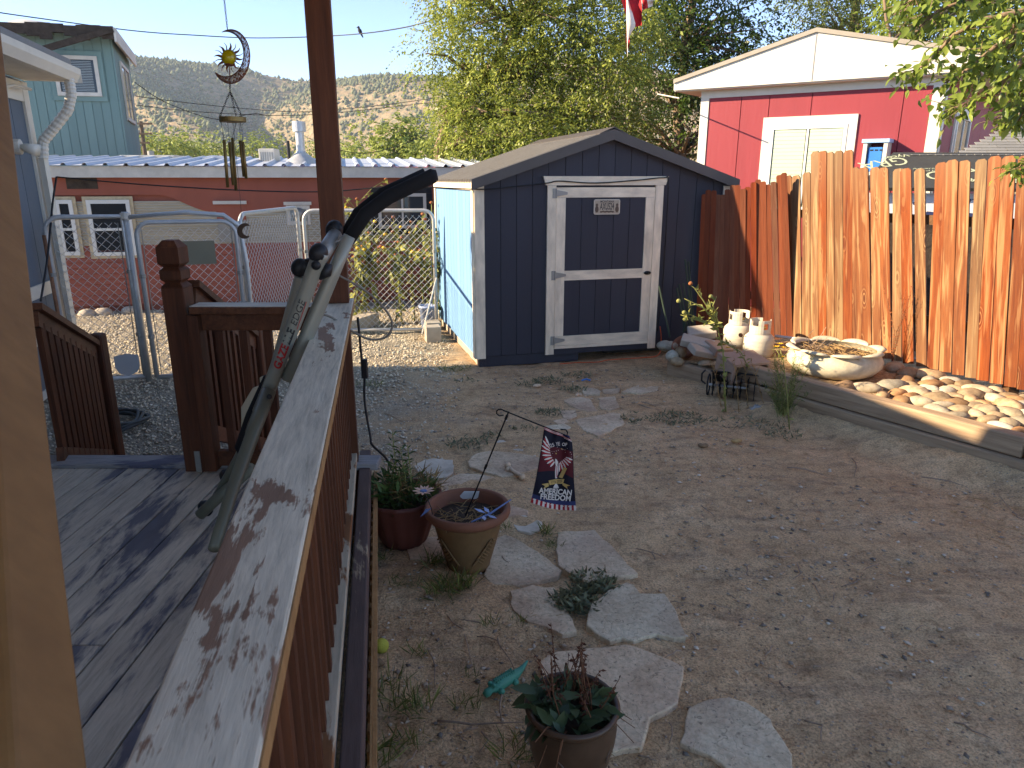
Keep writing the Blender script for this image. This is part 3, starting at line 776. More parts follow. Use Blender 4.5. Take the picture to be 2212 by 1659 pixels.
# chimney with cone flashing
c0 = D(652, 352, 12.6)
ch = root('vent_chimney', c0, 'galvanised stove chimney with cone flashing on the ribbed roof', 'chimney')
MB().lathe(c0, [(.30, -.02), (.22, .06), (.08, .17), (.078, .19)], 20).build('cone_flashing', M['galv'], ch, smooth=True)
MB().lathe(c0, [(.072, .15), (.072, .5)], 16).build('flue_pipe', M['galv'], ch, smooth=True)
MB().lathe(c0, [(.072, .5), (.11, .5), (.11, .66), (.0, .67)], 16).build('chimney_cap', M['galv'], ch)
mb = MB(); p = D(625, 345, 12.5); mb.tube([p - Z * .1, p + Z * .3], .028, 12)
tag(mb.build('vent_pipe', M['black']), 'short black vent pipe beside the stove chimney', 'pipe')
p = D(583, 346, 13.2)
sw_ = root('swamp_cooler', p, 'white louvred evaporative cooler box beyond the ribbed roof', 'cooler')
MB().box(p + Z * .06, (.28, .3, .26)).build('housing', M['dirty_white'], sw_, bevel=.01)
for i in range(6): MB().box(p + Vector((-.1 + i * .04, -.152, .05)), (.012, .006, .17)).build('louvre', M['galvdull'], sw_)
MB().box(p - Z * .4, (.1, .1, .72)).build('stand', M['galvdull'], sw_)
p = D(463, 349, 13.6)
mb = MB()
mb.grid(lambda u, v: p + Vector(((u - .5) * .75, v * 1.4, .16 * max(0, 1 - (2 * u - 1) ** 2) ** .8 - .05)), 14, 2)
MB.prism(mb, [p + Vector(((u - .5) * .75, -.01, .16 * max(0, 1 - (2 * u - 1) ** 2) ** .8 - .05)) for u in np.linspace(0, 1, 13)], (0, .02, 0))
tag(mb.build('roof_dome', M['whiteroof'], smooth=False), 'pale grey domed skylight behind the ribbed roof', 'skylight')
p = D(340, 346, 14.2)
tag(MB().box(p + Z * -.2, (1.0, .8, .56)).build('roof_parapet', M['dirty_white']), 'low grey parapet next to the teal tower', 'parapet')
# far maroon roof
fr2 = Fr(D(560, 357, 17.), (.975, .222))
rr_ = root('maroon_roof_house', fr2.p(3, 2, -2.4), 'low house with maroon ribbed metal roof beyond the mobile home', 'house')
mb = MB()
for i in range(46):
    a0 = -3 + i * .22
    for (p_, zp), (q_, zq) in (((0, 0), (.03, .05)), ((.03, .05), (.07, .05)), ((.07, .05), (.1, 0)), ((.1, 0), (.22, 0))):
        mb.add([fr2.p(a0 + p_, 0, zp - .06), fr2.p(a0 + q_, 0, zq - .06), fr2.p(a0 + q_, 2.5, .12 + zq), fr2.p(a0 + p_, 2.5, .12 + zp)], [(0, 1, 2, 3)])
mb.build('roof', M['maroonroof'], rr_, rz=fr2.rz, solid=.005)
fr2.part('wall', M['dirty_white'], rr_, -3, 7, .3, 2.4, -fr2.o.z, -.08)
# ---------------------------------------------------------------- teal two storey building
TB = Fr((0, 0, 0), (.975, .222))
c1 = D(268, 300, 15.2)
TB.o = Vector((c1.x, c1.y, 0))
_e = D(303, 300, 18.2); TB.v = Vector((_e.x - c1.x, _e.y - c1.y, 0)).normalized()
teal = root('teal_building', TB.p(-2, 2, 0), 'tall pale teal wood sided building with rotting roof edge', 'building')
TZ0, TZ1 = 0., 4.66
MB().prism([TB.p(-4.3, .012, 0), TB.p(-.01, .012, 0), TB.p(-.01, 2.9, 0), TB.p(-4.3, 2.9, 0)], Z * TZ1).build('wall', M['teal'], teal)
siding(TB, teal, M['teal'], -3.6, 0., TZ1 + .05, 2.2, .165, b=0., th=.012, gap=.012)
TR = Fr(TB.p(0, 0, 0), TB.v)
def tb(px, py):
    d = _ray(px, py); t = (TB.o.x * TB.u.y - TB.o.y * TB.u.x) / (d[0] * TB.u.y - d[1] * TB.u.x)
    q = Vector((d[0] * t, d[1] * t, 0)) - TB.o; return q.dot(TB.u), CAM_H + d[2] * t
# right side is tilted towards us a little
_e = D(301, 300, 18.2); TR = Fr(TB.p(0.0, 0.0, 0), (_e.x - TB.o.x, _e.y - TB.o.y))
TR.part('side_wall', M['teal'], teal, 0, 2.9, -.03, .0, TZ0, TZ1)
a0, zt = tb(112, 119); a1, zb = tb(222, 209)
w = window(TB, teal, a0, a1, zb, zt, M['dirty_white'], M['glassdark'], .07, -.06, mull=(a0 + (a1 - a0) * .3,), rails=(), dep=.05)
for i in range(19):
    z = zb + .1 + i * (zt - zb - .2) / 18
    TB.part('blind_slat', M['blindgrey'], w, a0 + .1, a1 - .12, -.034, -.031, z - .006, z + .006)
cas = MB(); TB.box(cas, a0 - .09, a1 + .09, -.03, -.002, zb - .09, zb - .001); TB.box(cas, a0 - .09, a1 + .09, -.03, -.002, zt + .001, zt + .09)
TB.box(cas, a0 - .09, a0 - .001, -.03, -.002, zb, zt); TB.box(cas, a1 + .001, a1 + .09, -.03, -.002, zb, zt)
cas.build('casing', M['teal'], w)
window(TR, teal, .7, 2.2, 3.2, 4.35, M['dirty_white'], M['glassdark'], .07, -.07, mull=(1.45,))
# roof slab and broken fascia
MB().prism([TB.p(-4.6, -.3, TZ1 + .06), TB.p(.12, -.3, TZ1 + .06), TB.p(.12, 3., TZ1 + .06), TB.p(-4.6, 3., TZ1 + .06)], Z * .06).build('roof', M['dirty_white'], teal)
mb = MB(); seg = 22
for i in range(seg):
    a0 = -4.6 + 4.72 * i / seg; a1 = -4.6 + 4.72 * (i + 1) / seg + .004
    hh = .2 + .05 * math.sin(i * 2.1) + rnd.uniform(-.03, .03)
    TB.box(mb, a0, a1, -.36 + rnd.uniform(0, .02), -.31, TZ1 + .14 - hh, TZ1 + .15 + rnd.uniform(-.015, .02))
mb.build('rotten_fascia', M['rotten'], teal)
mb = MB(); mb.bar(TB.p(.12, -.36, TZ1 + .1), TB.p(-1.75, -.5, TZ1 - .52), .05, .11); mb.build('hanging_board', M['rotten'], teal)
MB().prism([TB.p(.12, -.36, TZ1 - .12), TB.p(.16, -.36, TZ1 - .12), TB.p(.16, 3., TZ1 - .12), TB.p(.12, 3., TZ1 - .12)], Z * .25).build('side_fascia', M['dirty_white'], teal)
c0 = TB.p(-1.55, 1.2, TZ1 + .12)
MB().lathe(c0, [(.62, 0), (.6, .1), (.5, .22), (.3, .3), (.0, .33)], 20).build('skylight_dome', M['white'], teal, smooth=True)
TB.part('skylight_curb', M['galvdull'], teal, -2.6, -.6, .5, 1.9, TZ1 + .12, TZ1 + .2)
mb = MB(); mb.lathe(TB.p(-2.6, -.2, TZ1 + .13), [(.05, 0), (.06, .06), (.02, .09), (.035, .14), (.0, .19)], 10); mb.build('vent_knob', M['galvdull'], teal)
# ---------------------------------------------------------------- own house, to the left
Hs = Fr((-4.6, 7.2, 0), (.25, -.97))      # runs towards and past the camera, outside face to the right
HL = 8.6
Hs.v = Vector((-Hs.u.y, Hs.u.x, 0)) * -1    # into the house
house = root('blue_house', Hs.p(4, 1.8, 0), 'slate blue house wall with white trim, gutter and downspout', 'house')
HE = 2.9
Hs.part('wall', M['house_blue'], house, .0, HL, .02, 3.8, .05, HE)
# boards only where they can be seen
def hb(a0, a1, z0, z1, n=None):
    k = max(1, round((a1 - a0) / .3)); w = (a1 - a0) / k
    for i in range(k):
        Hs.part('siding_board', M['house_blue'], house, a0 + i * w + .005, a0 + (i + 1) * w - .005, .0, .016, z0, z1)
hb(.1, 4.3, 1.05, HE - .2); hb(.1, 4.3, .62, .93); hb(.1, 4.3, .1, .52)
Hs.part('corner_trim', M['white'], house, -.03, .1, -.022, .015, .1, HE - .02)
Hs.part('band_trim', M['white'], house, .1, 4.3, -.018, .014, .93, 1.05)
Hs.part('band_trim', M['white'], house, .1, 4.3, -.018, .014, .52, .62)
Hs.part('frieze_trim', M['white'], house, .1, 4.6, -.018, .014, HE - .2, HE - .03)
Hs.part('skirting', M['white'], house, -.02, 4.3, -.012, .01, .02, .1)
Hs.part('soffit', M['dirty_white'], house, -.05, HL, -.36, .0, HE, HE + .02)
mb = MB(); mb.prism([Hs.p(-.05, -.42, HE + .13), Hs.p(-.05, 2.1, HE + .75), Hs.p(-.05, 4.3, HE + .15), Hs.p(-.05, 4.3, HE + .2), Hs.p(-.05, 2.1, HE + .82), Hs.p(-.05, -.42, HE + .2)], Hs.u * HL); mb.build('roof', M['shingle'], house)
mb = MB(); prof = [(-.355, HE + .12), (-.355, HE + .0), (-.43, HE + .0), (-.47, HE + .07), (-.475, HE + .125), (-.46, HE + .125), (-.455, HE + .07), (-.425, HE + .012), (-.365, HE + .012), (-.365, HE + .12)]
mb.prism([Hs.p(-.12, b, z) for b, z in prof], Hs.u * 5.5); mb.build('gutter', M['white'], house, rz=Hs.rz)
Hs.part('gutter_end_cap', M['white'], house, -.126, -.121, -.475, -.35, HE, HE + .125)
# corrugated downspout elbow, then straight pipe
pts = [Hs.p(.05, -.41, HE + .02), Hs.p(.05, -.41, HE - .12), Hs.p(.05, -.36, HE - .26), Hs.p(.05, -.22, HE - .42), Hs.p(.05, -.1, HE - .55), Hs.p(.05, -.075, HE - .72)]
fine = []
for i in range(len(pts) - 1):
    for k in range(8): fine.append(pts[i].lerp(pts[i + 1], k / 8))
rs = [.042 + (.006 if i % 2 else 0) for i in range(len(fine))]
ds = MB().tube(fine, rs, 12).build('downspout', M['white'], house, smooth=False)
MB().bar(Hs.p(.05, -.075, HE - .7), Hs.p(.05, -.075, .15), .07, .055).build('downspout_pipe', M['white'], ds)
# security lamp on conduit
c0 = Hs.p(.62, -.05, 2.28)
lamp = MB().lathe((0, 0, 0), [(.0, 0), (.065, 0), (.065, .05), (.0, .055)], 16)
lamp.v = [tuple(c0 + Hs.u * p[0] + Z * p[1] - Hs.v * p[2]) for p in lamp.v]
lo = lamp.build('security_light', M['dirty_white'], house, smooth=False)
for sgn in (-1, 1):
    mb = MB(); q = c0 - Hs.v * .05; e = q + Hs.u * (-.05 if sgn < 0 else .05) - Hs.v * .13 - Z * .03
    mb.tube([q, q.lerp(e, .4), e], [.022, .04, .052], 12); mb.build('lamp_head', M['white'], lo, smooth=True)
mb = MB(); mb.tube([Hs.p(.68, -.03, 2.36), Hs.p(.68, -.03, 2.66), Hs.p(.66, -.05, 2.76), Hs.p(.5, -.09, 2.8), Hs.p(.2, -.12, 2.8)], .014, 8); mb.build('conduit', M['dirty_white'], house, smooth=True)
# porch roof over the deck (above the picture) that shades the deck
mb = MB()
mb.prism([Vector((-3.85, 4.0, 3.2)), Vector((-.35, 3.9, 3.14)), Vector((.45, -1.1, 3.14)), Vector((-2.5, -1.2, 3.2))], Z * .14)
tag(mb.build('porch_roof', M['dirty_white']), 'porch roof over the wooden deck', 'roof')
# ---------------------------------------------------------------- red house behind the fence
RH = Fr((0, 0, 0), (.85, -.53), (.64, .77))
c1 = D(2033, 240, 10.3); RH.o = Vector((c1.x, c1.y, 0))
def ra(px, py, off=0.):
    d = _ray(px, py); o = RH.o + RH.v * 0
    t = (o.x * RH.u.y - o.y * RH.u.x) / (d[0] * RH.u.y - d[1] * RH.u.x)
    q = Vector((d[0] * t, d[1] * t, 0)) - o; return q.dot(RH.u), CAM_H + d[2] * t
aL, zs = ra(1517, 232)
aR, zs2 = ra(2033, 203)
RZ = 3.33
rh = root('red_house', RH.p(aL / 2, 2, 0), 'raspberry red house with white gable end behind the fence', 'house')
mb = MB(); mb.prism([RH.p(aL, .02, 0), RH.p(-.02, .02, 0), RH.p(-.02, 6, 0), RH.p(aL, 6, 0)], Z * RZ); mb.build('wall', M['redhouse'], rh)
def panel_split(fr, par, cuts, z0, z1, mat):
    for x0, x1 in zip(cuts[:-1], cuts[1:]): fr.part('siding_panel', mat, par, x0 + .006, x1 - .006, -.004, .016, z0, z1)
cuts = [aL + .11] + [ra(x, 300)[0] for x in (1595, 1655, 1745, 1940)] + [-.13]
panel_split(RH, rh, cuts, .3, RZ - .1, M['redhouse'])
RH.part('corner_trim', M['white'], rh, aL - .02, aL + .11, -.02, .015, .2, RZ - .1)
RH.part('corner_trim', M['white'], rh, -.13, .02, -.02, .015, .2, RZ - .1)
RH.part('frieze_trim', M['white'], rh, aL - .02, .02, -.022, .015, RZ - .1, RZ + .02)
OVR = .26
aP = ra(1742, 122)[0]
pz = RZ + .66
e0, e1 = aL - .36, .42
mb = MB(); mb.prism([RH.p(e0, -OVR, RZ + .02), RH.p(e1, -OVR, RZ + .02), RH.p(e1, -OVR, RZ + .2), RH.p((e0 + e1) / 2, -OVR, pz), RH.p(e0, -OVR, RZ + .12)], RH.v * .03); mb.build('gable_board', M['white'], rh, rz=RH.rz)
mb = MB(); m_ = (e0 + e1) / 2; mb.box(RH.p(m_, -OVR - .003, (RZ + pz) / 2 + .01), (.012, .006, pz - RZ - .04), Matrix.Rotation(RH.rz, 3, 'Z')); mb.build('gable_seam', M['galvdull'], rh)
for ee, zz in ((e0, RZ + .12), (e1, RZ + .2)):
    mb = MB(); mb.prism([RH.p(ee, -OVR - .03, zz + .002), RH.p(m_, -OVR - .03, pz + .002), RH.p(m_, -OVR - .03, pz + .06), RH.p(ee, -OVR - .03, zz + .06)], RH.v * 7.); mb.build('roof', M['roofmetal'], rh, rz=RH.rz)
mb = MB(); mb.prism([RH.p(e0, -OVR + .031, RZ + .005), RH.p(e1, -OVR + .031, RZ + .005), RH.p(e1, 6.3, RZ + .005), RH.p(e0, 6.3, RZ + .005)], Z * .012); mb.build('soffit', M['dirty_white'], rh)
RH2 = Fr(RH.p(.0, 0, 0), RH.v, -RH.u); 
for i in range(5): RH2.part('siding_panel', M['redhouse'], rh, .12 + i * 1.1 + .005, 1.22 + i * 1.1 - .005, -.03, .0, .3, RZ)
RH2.part('corner_trim', M['white'], rh, .0, .115, -.034, .0, .2, RZ)
# front window with a big white surround and vertical blinds
a0, zt = ra(1655, 262); a1, zb = ra(1832, 395); zb = 1.55
w = window(RH, rh, a0 + .09, a1 - .09, zb, zt - .08, M['vinyl'], M['glass'], .05, -.04, mull=(((a0 + a1) / 2),), dep=.04)
cas = MB(); RH.box(cas, a0 - .03, a1 + .03, -.03, -.005, zt - .079, zt + .05); RH.box(cas, a0 - .03, a0 + .089, -.03, -.005, zb - .1, zt - .08); RH.box(cas, a1 - .089, a1 + .03, -.03, -.005, zb - .1, zt - .08)
cas.build('casing', M['white'], w)
M['pale_glass'] = simple('pale_green_blind', lin(190, 205, 176), .25, var=.05, bump=0, spec=.5)
for i in range(30):
    z = zt - .15 - i * .055
    if z < zb + .05: break
    for q0, q1 in ((a0 + .15, (a0 + a1) / 2 - .03), ((a0 + a1) / 2 + .03, a1 - .15)):
        RH.part('blind_slat', M['pale_glass'], w, q0, q1, -.0235, -.0195, z - .026, z + .026)
a0, zt = .95, 2.95
w = window(RH2, rh, .95, 2.1, 2.0, 2.92, M['vinyl'], M['glass'], .05, -.07, mull=(1.55,))
cas = MB(); RH2.box(cas, .85, 2.2, -.055, -.031, 2.921, 3.03); RH2.box(cas, .85, .949, -.055, -.031, 1.9, 2.92); RH2.box(cas, 2.101, 2.2, -.055, -.031, 1.9, 2.92); cas.build('casing', M['white'], w)
# wall shelf with a blue tool tray
a0, zt = ra(1876, 302); a1, _ = ra(1928, 302); _, zb = ra(1880, 340)
sh = root('wall_shelf', RH.p((a0 + a1) / 2, -.12, zb - .2), 'small open wall box with blue top on the red house', 'shelf')
RH.part('top', simple('light_blue_board', lin(150, 186, 220), .6, var=.1), sh, a0 - .02, a1 + .02, -.25, -.006, zt - .05, zt)
RH.part('side', M['white'], sh, a0, a0 + .05, -.23, -.006, zb - .25, zt - .052); RH.part('side', M['white'], sh, a1 - .05, a1, -.23, -.006, zb - .25, zt - .052)
RH.part('bottom', M['white'], sh, a0 + .052, a1 - .052, -.23, -.006, zb - .25, zb - .2)
mb = MB(); RH.box(mb, a0 + .065, a1 - .065, -.2, -.04, zb - .199, zt - .11); tb_ = mb.build('tool_tray', M['bluebox'], None, bevel=.01)
tag(tb_, 'bright blue plastic tray inside the wall box', 'tray')
for i in range(3): RH.part('slot', M['black'], tb_, a0 + .09 + i * .06, a0 + .13 + i * .06, -.2035, -.2005, zt - .16, zt - .14)
# ---------------------------------------------------------------- small outbuilding just behind the fence
KB = [D(1930, 329, 9.2), D(2330, 330, 8.6), D(2330, 408, 7.9), D(1850, 405, 8.5)]
ob = root('outbuilding', (5.6, 8.8, 0), 'unfinished outbuilding with black roof underlayment and grey shingles', 'outbuilding')
nrm = (KB[1] - KB[0]).cross(KB[3] - KB[0]).normalized()
if nrm.z < 0: nrm = -nrm
mb = MB(); mb.prism(KB, -nrm * .04); mb.build('roof_underlayment', M['underlay'], ob)
xd = (KB[1] - KB[0]).normalized(); yd = nrm.cross(xd).normalized()
if yd.z < 0: yd = -yd
def onroof(px, py):
    d = Vector(_ray(px, py)); o = Vector((0, 0, CAM_H)); t = (KB[0] - o).dot(nrm) / d.dot(nrm); return o + d * t + nrm * .004
def rtext(s, px, py, size, rot, w=None, sh=0., bd=0.):
    x2 = (xd * math.cos(R(rot)) + yd * math.sin(R(rot))); y2 = (yd * math.cos(R(rot)) - xd * math.sin(R(rot)))
    text('printed_lettering', s, onroof(px, py), x2, y2, size, M['underprint'], ob, w, 'LEFT', sh, bd)
rtext('GRACE', 2010, 391, .30, 22, .95, 0, 0.)
rtext('ICE & WATER', 2065, 398, .12, 22, .6, 0, .02); rtext('Shield®', 2128, 370, .12, 22, .42, 0, .02)
rtext('Roof Seal', 2135, 386, .10, 22, .45, 0, .02)
rtext('GRA', 1952, 339, .3, 200, .55, 0, 0.); rtext('Vycor', 1960, 333, .1, 200, .32, 0, .02)
rtext('Self Adhered', 1945, 367, .05, 5, .4); rtext('Roof Membrane', 1985, 371, .05, 5, .4)
rtext('GRACE', 2165, 400, .3, 22, .95)
mb = MB()
for i in range(16):
    p = onroof(1960 + i * 17, 335 + .2 * (i % 3)); mb.box(p + nrm * .004, (.09, .012, .004))
mb.build('batten_strip', M['dirty_white'], ob)
# white wrapped wall below
wb0, wb1 = KB[3] + Vector((.12, .12, -.06)), KB[2] + Vector((0, .12, -.06))
mb = MB(); mb.prism([wb0, wb1, Vector((wb1.x, wb1.y, 1.55)), Vector((wb0.x, wb0.y, 1.55))], (.02, .05, 0)); wr = mb.build('house_wrap', M['wrap'], ob)
mb = MB(); mb.prism([Vector((wb0.x, wb0.y + .02, 1.548)), Vector((wb1.x, wb1.y + .02, 1.548)), Vector((wb1.x, wb1.y + .02, 0)), Vector((wb0.x, wb0.y + .02, 0))], (.02, .05, 0)); mb.build('wall_frame', M['rotten'], ob)
wx = (wb1 - wb0); wx.z = 0; wx.normalize()
for k, s_ in ((.55, 'a'), (1.1, 'ra'), (1.7, 'wrap')): text('wrap_lettering', s_, Vector((wb0.x, wb0.y - .004, 1.72)) + wx * k, wx, Z, .16, M['wrapnavy'], wr, None, 'LEFT', .3)
for k in (.62, .95, 1.3, 1.65): 
    mb = MB(); o0 = Vector((wb0.x, wb0.y - .004, 1.56)) + wx * k; mb.add([o0, o0 + wx * .22, o0 + wx * .26 + Z * .07, o0 + wx * .1 + Z * .09], [(0, 1, 2, 3)]); mb.build('wrap_print', M['wrapnavy'], wr)
# shingled roof slope behind, shingle by shingle
q0, q1, q2 = D(2075, 331, 9.5), D(2420, 331, 8.9), D(2200, 262, 10.6)
ux = (q1 - q0).normalized(); up = (q2 - q0); up = (up - ux * up.dot(ux)); uh = up.length; up.normalize()
nz_ = ux.cross(up).normalized()
if nz_.z < 0: nz_ = -nz_
mb = MB(); mb.prism([q0 - nz_ * .05, q1 - nz_ * .05, q1 + up * uh - nz_ * .05, q2 - nz_ * .05], -nz_ * .03); mb.build('shingle_deck', M['rotten'], ob)
course = .135; nc = int(uh / course) + 1
for r_ in range(nc):
    k = 0; off = (q2 - q0).dot(ux) * (r_ * course / uh)
    x = off - (.15 if r_ % 2 else 0)
    while x < 2.6:
        o0 = q0 + ux * max(x, off) + up * (r_ * course)
        mb = MB(); mb.hexa(o0 + nz_ * .004, ux * (.298 - (max(x, off) - x)), up * (course + .02) - nz_ * .012, -nz_ * .008); mb.build('shingle', M['shingle'], ob)
        x += .305
# ---------------------------------------------------------------- cedar picket fence
BZ = .32
FA, FB, FC = Vector((2.16, 8.17, .05)), Vector((3.12, 7.72, BZ)), Vector((4.27, 5.66, BZ))
fence = root('picket_fence', (3.3, 7.2, 0), 'orange stained cedar picket fence with uneven dog ear tops', 'fence')
def picket(p, d, w, h, mat, lean=0., th=.016, tilt=0.):
    n = Vector((-d.y, d.x, 0))
    if n.y > 0: n = -n
    e = w * .22
    pts = [(0, 0), (w, 0), (w, h - e), (w - e, h), (e, h), (0, h - e)]
    mb = MB()
    mb.prism([p + d * (a - w / 2) + Z * z for a, z in pts], n * th)
    o = mb.build('picket', mat, fence, rz=math.atan2(d.y, d.x))
    o.rotation_euler = (tilt * 2, math.atan2(lean, h), math.atan2(d.y, d.x))      # the boards have sagged sideways
    return o
d1 = (FB - FA); d1.z = 0; L1 = d1.length; d1.normalize()
n1 = 17
for i in range(n1):
    k = (i + .5) / n1
    p = FA + d1 * (L1 * k); p.z = FA.z + (FB.z - FA.z) * k
    zt = 1.83 + .04 * math.sin(i * 1.3) + .22 * k + rnd.uniform(-.01, .012)
    picket(p, d1, L1 / n1 - .004, zt - p.z, M['cedar_red'], -.05 - .19 * k + rnd.uniform(-.006, .006), tilt=rnd.uniform(-.004, .004))
d2 = (FC - FB); d2.z = 0; L2 = d2.length; d2.normalize()
tops = [2.06, 2.09, 2.3, 2.3, 2.29, 2.3, 2.3, 2.14, 2.14, 2.14, 2.135, 2.12, 2.125, 2.12, 2.16, 2.18, 2.175, 2.18, 2.2, 2.2, 2.2, 2.2, 2.19, 2.2, 2.2, 2.19, 2.2, 2.2] + [2.18 + .02 * math.sin(i * 1.7) for i in range(44)]  # last run of pickets lies out of view, added to bounce sunlight back
leans = [.01, .0, .02, .03, .05, .06, .05, .06, .07, .06, .05, .04, .07, .05, -.02, .0, .01, -.02, -.01, 0, -.02, -.01, 0, 0, .01, 0, 0, 0] + [0.] * 44
picket(FB + d2 * -.02, d2, .09, 1.74, M['cedar'], -.26, tilt=.004)
x = .075
for i, zt in enumerate(tops):
    w = .098 + rnd.uniform(-.006, .008)
    if i in (12,): x += .012
    if i in (13,): x += .018
    picket(FB + d2 * x, d2, w, zt - BZ, M['cedar'], -.25 - leans[i] + rnd.uniform(-.01, .01), tilt=rnd.uniform(-.006, .006))
    x += w + (.006 if i < 6 else .007 + rnd.uniform(-.003, .006))
nb1, nb2 = Vector((d1.y, -d1.x, 0)), Vector((d2.y, -d2.x, 0))
nb1 = nb1 if nb1.y > 0 else -nb1; nb2 = nb2 if nb2.y > 0 else -nb2
for z in (.75, 1.65):
    MB().bar(FA + d1 * .05 + nb1 * .035 + Z * (z - FA.z), FB - d1 * (.06 + .13 * z) + nb1 * .035 + Z * (z - FB.z), .04, .085).build('back_rail', M['cedar_dark'], fence)
    MB().bar(FB + d2 * (.12 - .13 * z) + nb2 * .035 + Z * (z - BZ), FB + d2 * (x - .4) + nb2 * .035 + Z * (z - BZ), .04, .085).build('back_rail', M['cedar_dark'], fence)
for k in (.75, 2.2, 3.6):
    p = FB + d2 * k + nb2 * .1; MB().box(Vector((p.x, p.y, .85)), (.09, .09, 1.7)).build('post', M['cedar_dark'], fence)
# ---------------------------------------------------------------- raised bed of timbers
td = (G(2188, 940, .32) - G(1726, 820, .32)); td.z = 0; td.normalize(); trz = math.atan2(td.y, td.x) - math.pi / 2
tn = Vector((-td.y, td.x, 0)); tn = tn if tn.x > 0 else -tn
t0 = G(1726, 820, .32)
def timber(label, s0, s1, z0, z1, back, w=.12, off=Vector((0, 0, 0))):
    p, q = t0 + td * s0 + off, t0 + td * s1 + off
    mb = MB(); mb.hexa(Vector((p.x, p.y, z0)) + tn * back, q - p, tn * w, Z * (z1 - z0))
    tag(mb.build('landscape_timber', M['timber'], rz=trz, bevel=.012), label, 'timber')
timber('long upper landscape timber edging the cobble bed', -.75, 1.75, .172, .32, .0, .125)
timber('upper landscape timber continuing the cobble bed past the joint', 1.765, 3.4, .172, .32, .0, .125)
timber('lower landscape timber half buried under the cobble bed edge', -.6, 3.3, -.02, .165, -.035, .13)
pa, pb = G(1441, 777, .16), G(1640, 830, .16)
dd = (pb - pa).normalized(); nn = Vector((-dd.y, dd.x, 0)); nn = nn if nn.x > 0 else -nn
mb = MB(); mb.hexa(Vector((pa.x, pa.y, -.01)), dd * (pb - pa).length, nn * .17, Z * .165)
tag(mb.build('landscape_timber', M['timber'], rz=math.atan2(dd.y, dd.x) - math.pi / 2, bevel=.012), 'short low landscape timber in front of the stacked blocks', 'timber')
# bed soil
bedpoly = [pa + nn * .05, t0 + td * -.72 + tn * .06, t0 + td * 3.3 + tn * .06, FB + d2 * 3.3, FB + d2 * .0 - Z * 0, FA + d1 * .2]
t = NT('bed_soil_and_grit'); v = t.co((1, 1, 1), False)
c = t.ramp(t.noise(v, 30., 4, .7), [(.3, lin(110, 88, 66)), (.5, lin(166, 138, 106)), (.7, lin(206, 184, 150))])
M['bed'] = t.fin(c, .95, t.bump(t.noise(v, 45., 3), .012), 0., .1)
mb = MB(); zb_ = [.1, .25, .25, BZ - .01, BZ - .01, .1]
def bedz(p):
    s = (Vector((p[0], p[1], 0)) - Vector((t0.x, t0.y, 0))).dot(td); return min(.27, max(.1, .1 + (s + 1.3) * .3))
q4 = [Vector((pa.x, pa.y, 0)) + nn * .1, t0 + td * 3.3 + tn * .06, FB + d2 * 3.3, FA + d1 * .1]
q4 = [Vector((q.x, q.y, 0)) for q in q4]
mid_l = t0 + td * -.7 + tn * .06; mid_l.z = 0
def bedf(u, v):
    l = (q4[0].lerp(mid_l, u / .4) if u < .4 else mid_l.lerp(q4[1], (u - .4) / .6))
    fb = Vector((FB.x, FB.y, 0)); r = (q4[3].lerp(fb, u / .4) if u < .4 else fb.lerp(q4[2], (u - .4) / .6))
    p = l.lerp(r, v); zz = .12 + .15 * min(1, u / .38)
    return Vector((p.x, p.y, zz + .012 * math.sin(9 * p.x) * math.sin(11 * p.y)))
mb.grid(bedf, 40, 16)
tag(mb.build('planting_bed', M['bed'], smooth=True), 'gritty soil of the raised bed', kind='structure')
# river cobbles
t = NT('river_cobble'); v = t.co()
c = t.ramp(t.noise(v, 14., 5, .65), [(.25, lin(128, 112, 92)), (.5, lin(174, 154, 124)), (.75, lin(200, 182, 152))])
c = t.mix(t.math('MULTIPLY', t.noise(v, 70., 3), .4), c, lin(110, 100, 90))
c = t.hsv(c, .3, .5, .028)
M['cobble'] = t.fin(c, .8, t.bump(t.noise(v, 60., 3), .0015), 0., .25)
cob_meshes = []
placed = []
cr = random.Random(5)
def cobble_at(p, r, seed):
    m = Matrix.Rotation(cr.uniform(0, 3.14), 3, 'Z') @ Matrix.Rotation(cr.uniform(-.25, .25), 3, 'X')
    o = MB().ball(p, (r * 1.25, r * .85, r * .5), m, 12, 7, .11, seed).build('river_stone', M['cobble'], smooth=True)
    tag(o, 'tan rounded river cobble in the bed by the fence', 'stone', 'river cobbles in the fence bed')
tries = 0
while len(placed) < 110 and tries < 20000:
    tries += 1
    s_, w_ = cr.uniform(-.1, 3.0), cr.uniform(.2, 1.5)
    p = t0 + td * s_ + tn * w_
    # stay on this side of the fence
    if (Vector((p.x, p.y, 0)) - Vector((FB.x, FB.y, 0))).dot(nb2) > -.1: continue
    if (p - Vector((3.02, 6.35, p.z))).length < .5: continue
    r = cr.uniform(.062, .115)
    if any((p.x - q[0]) ** 2 + (p.y - q[1]) ** 2 < ((r + q[2]) * .74) ** 2 for q in placed): continue
    placed.append((p.x, p.y, r)); cobble_at(Vector((p.x, p.y, .27 + r * .22)), r, len(placed))
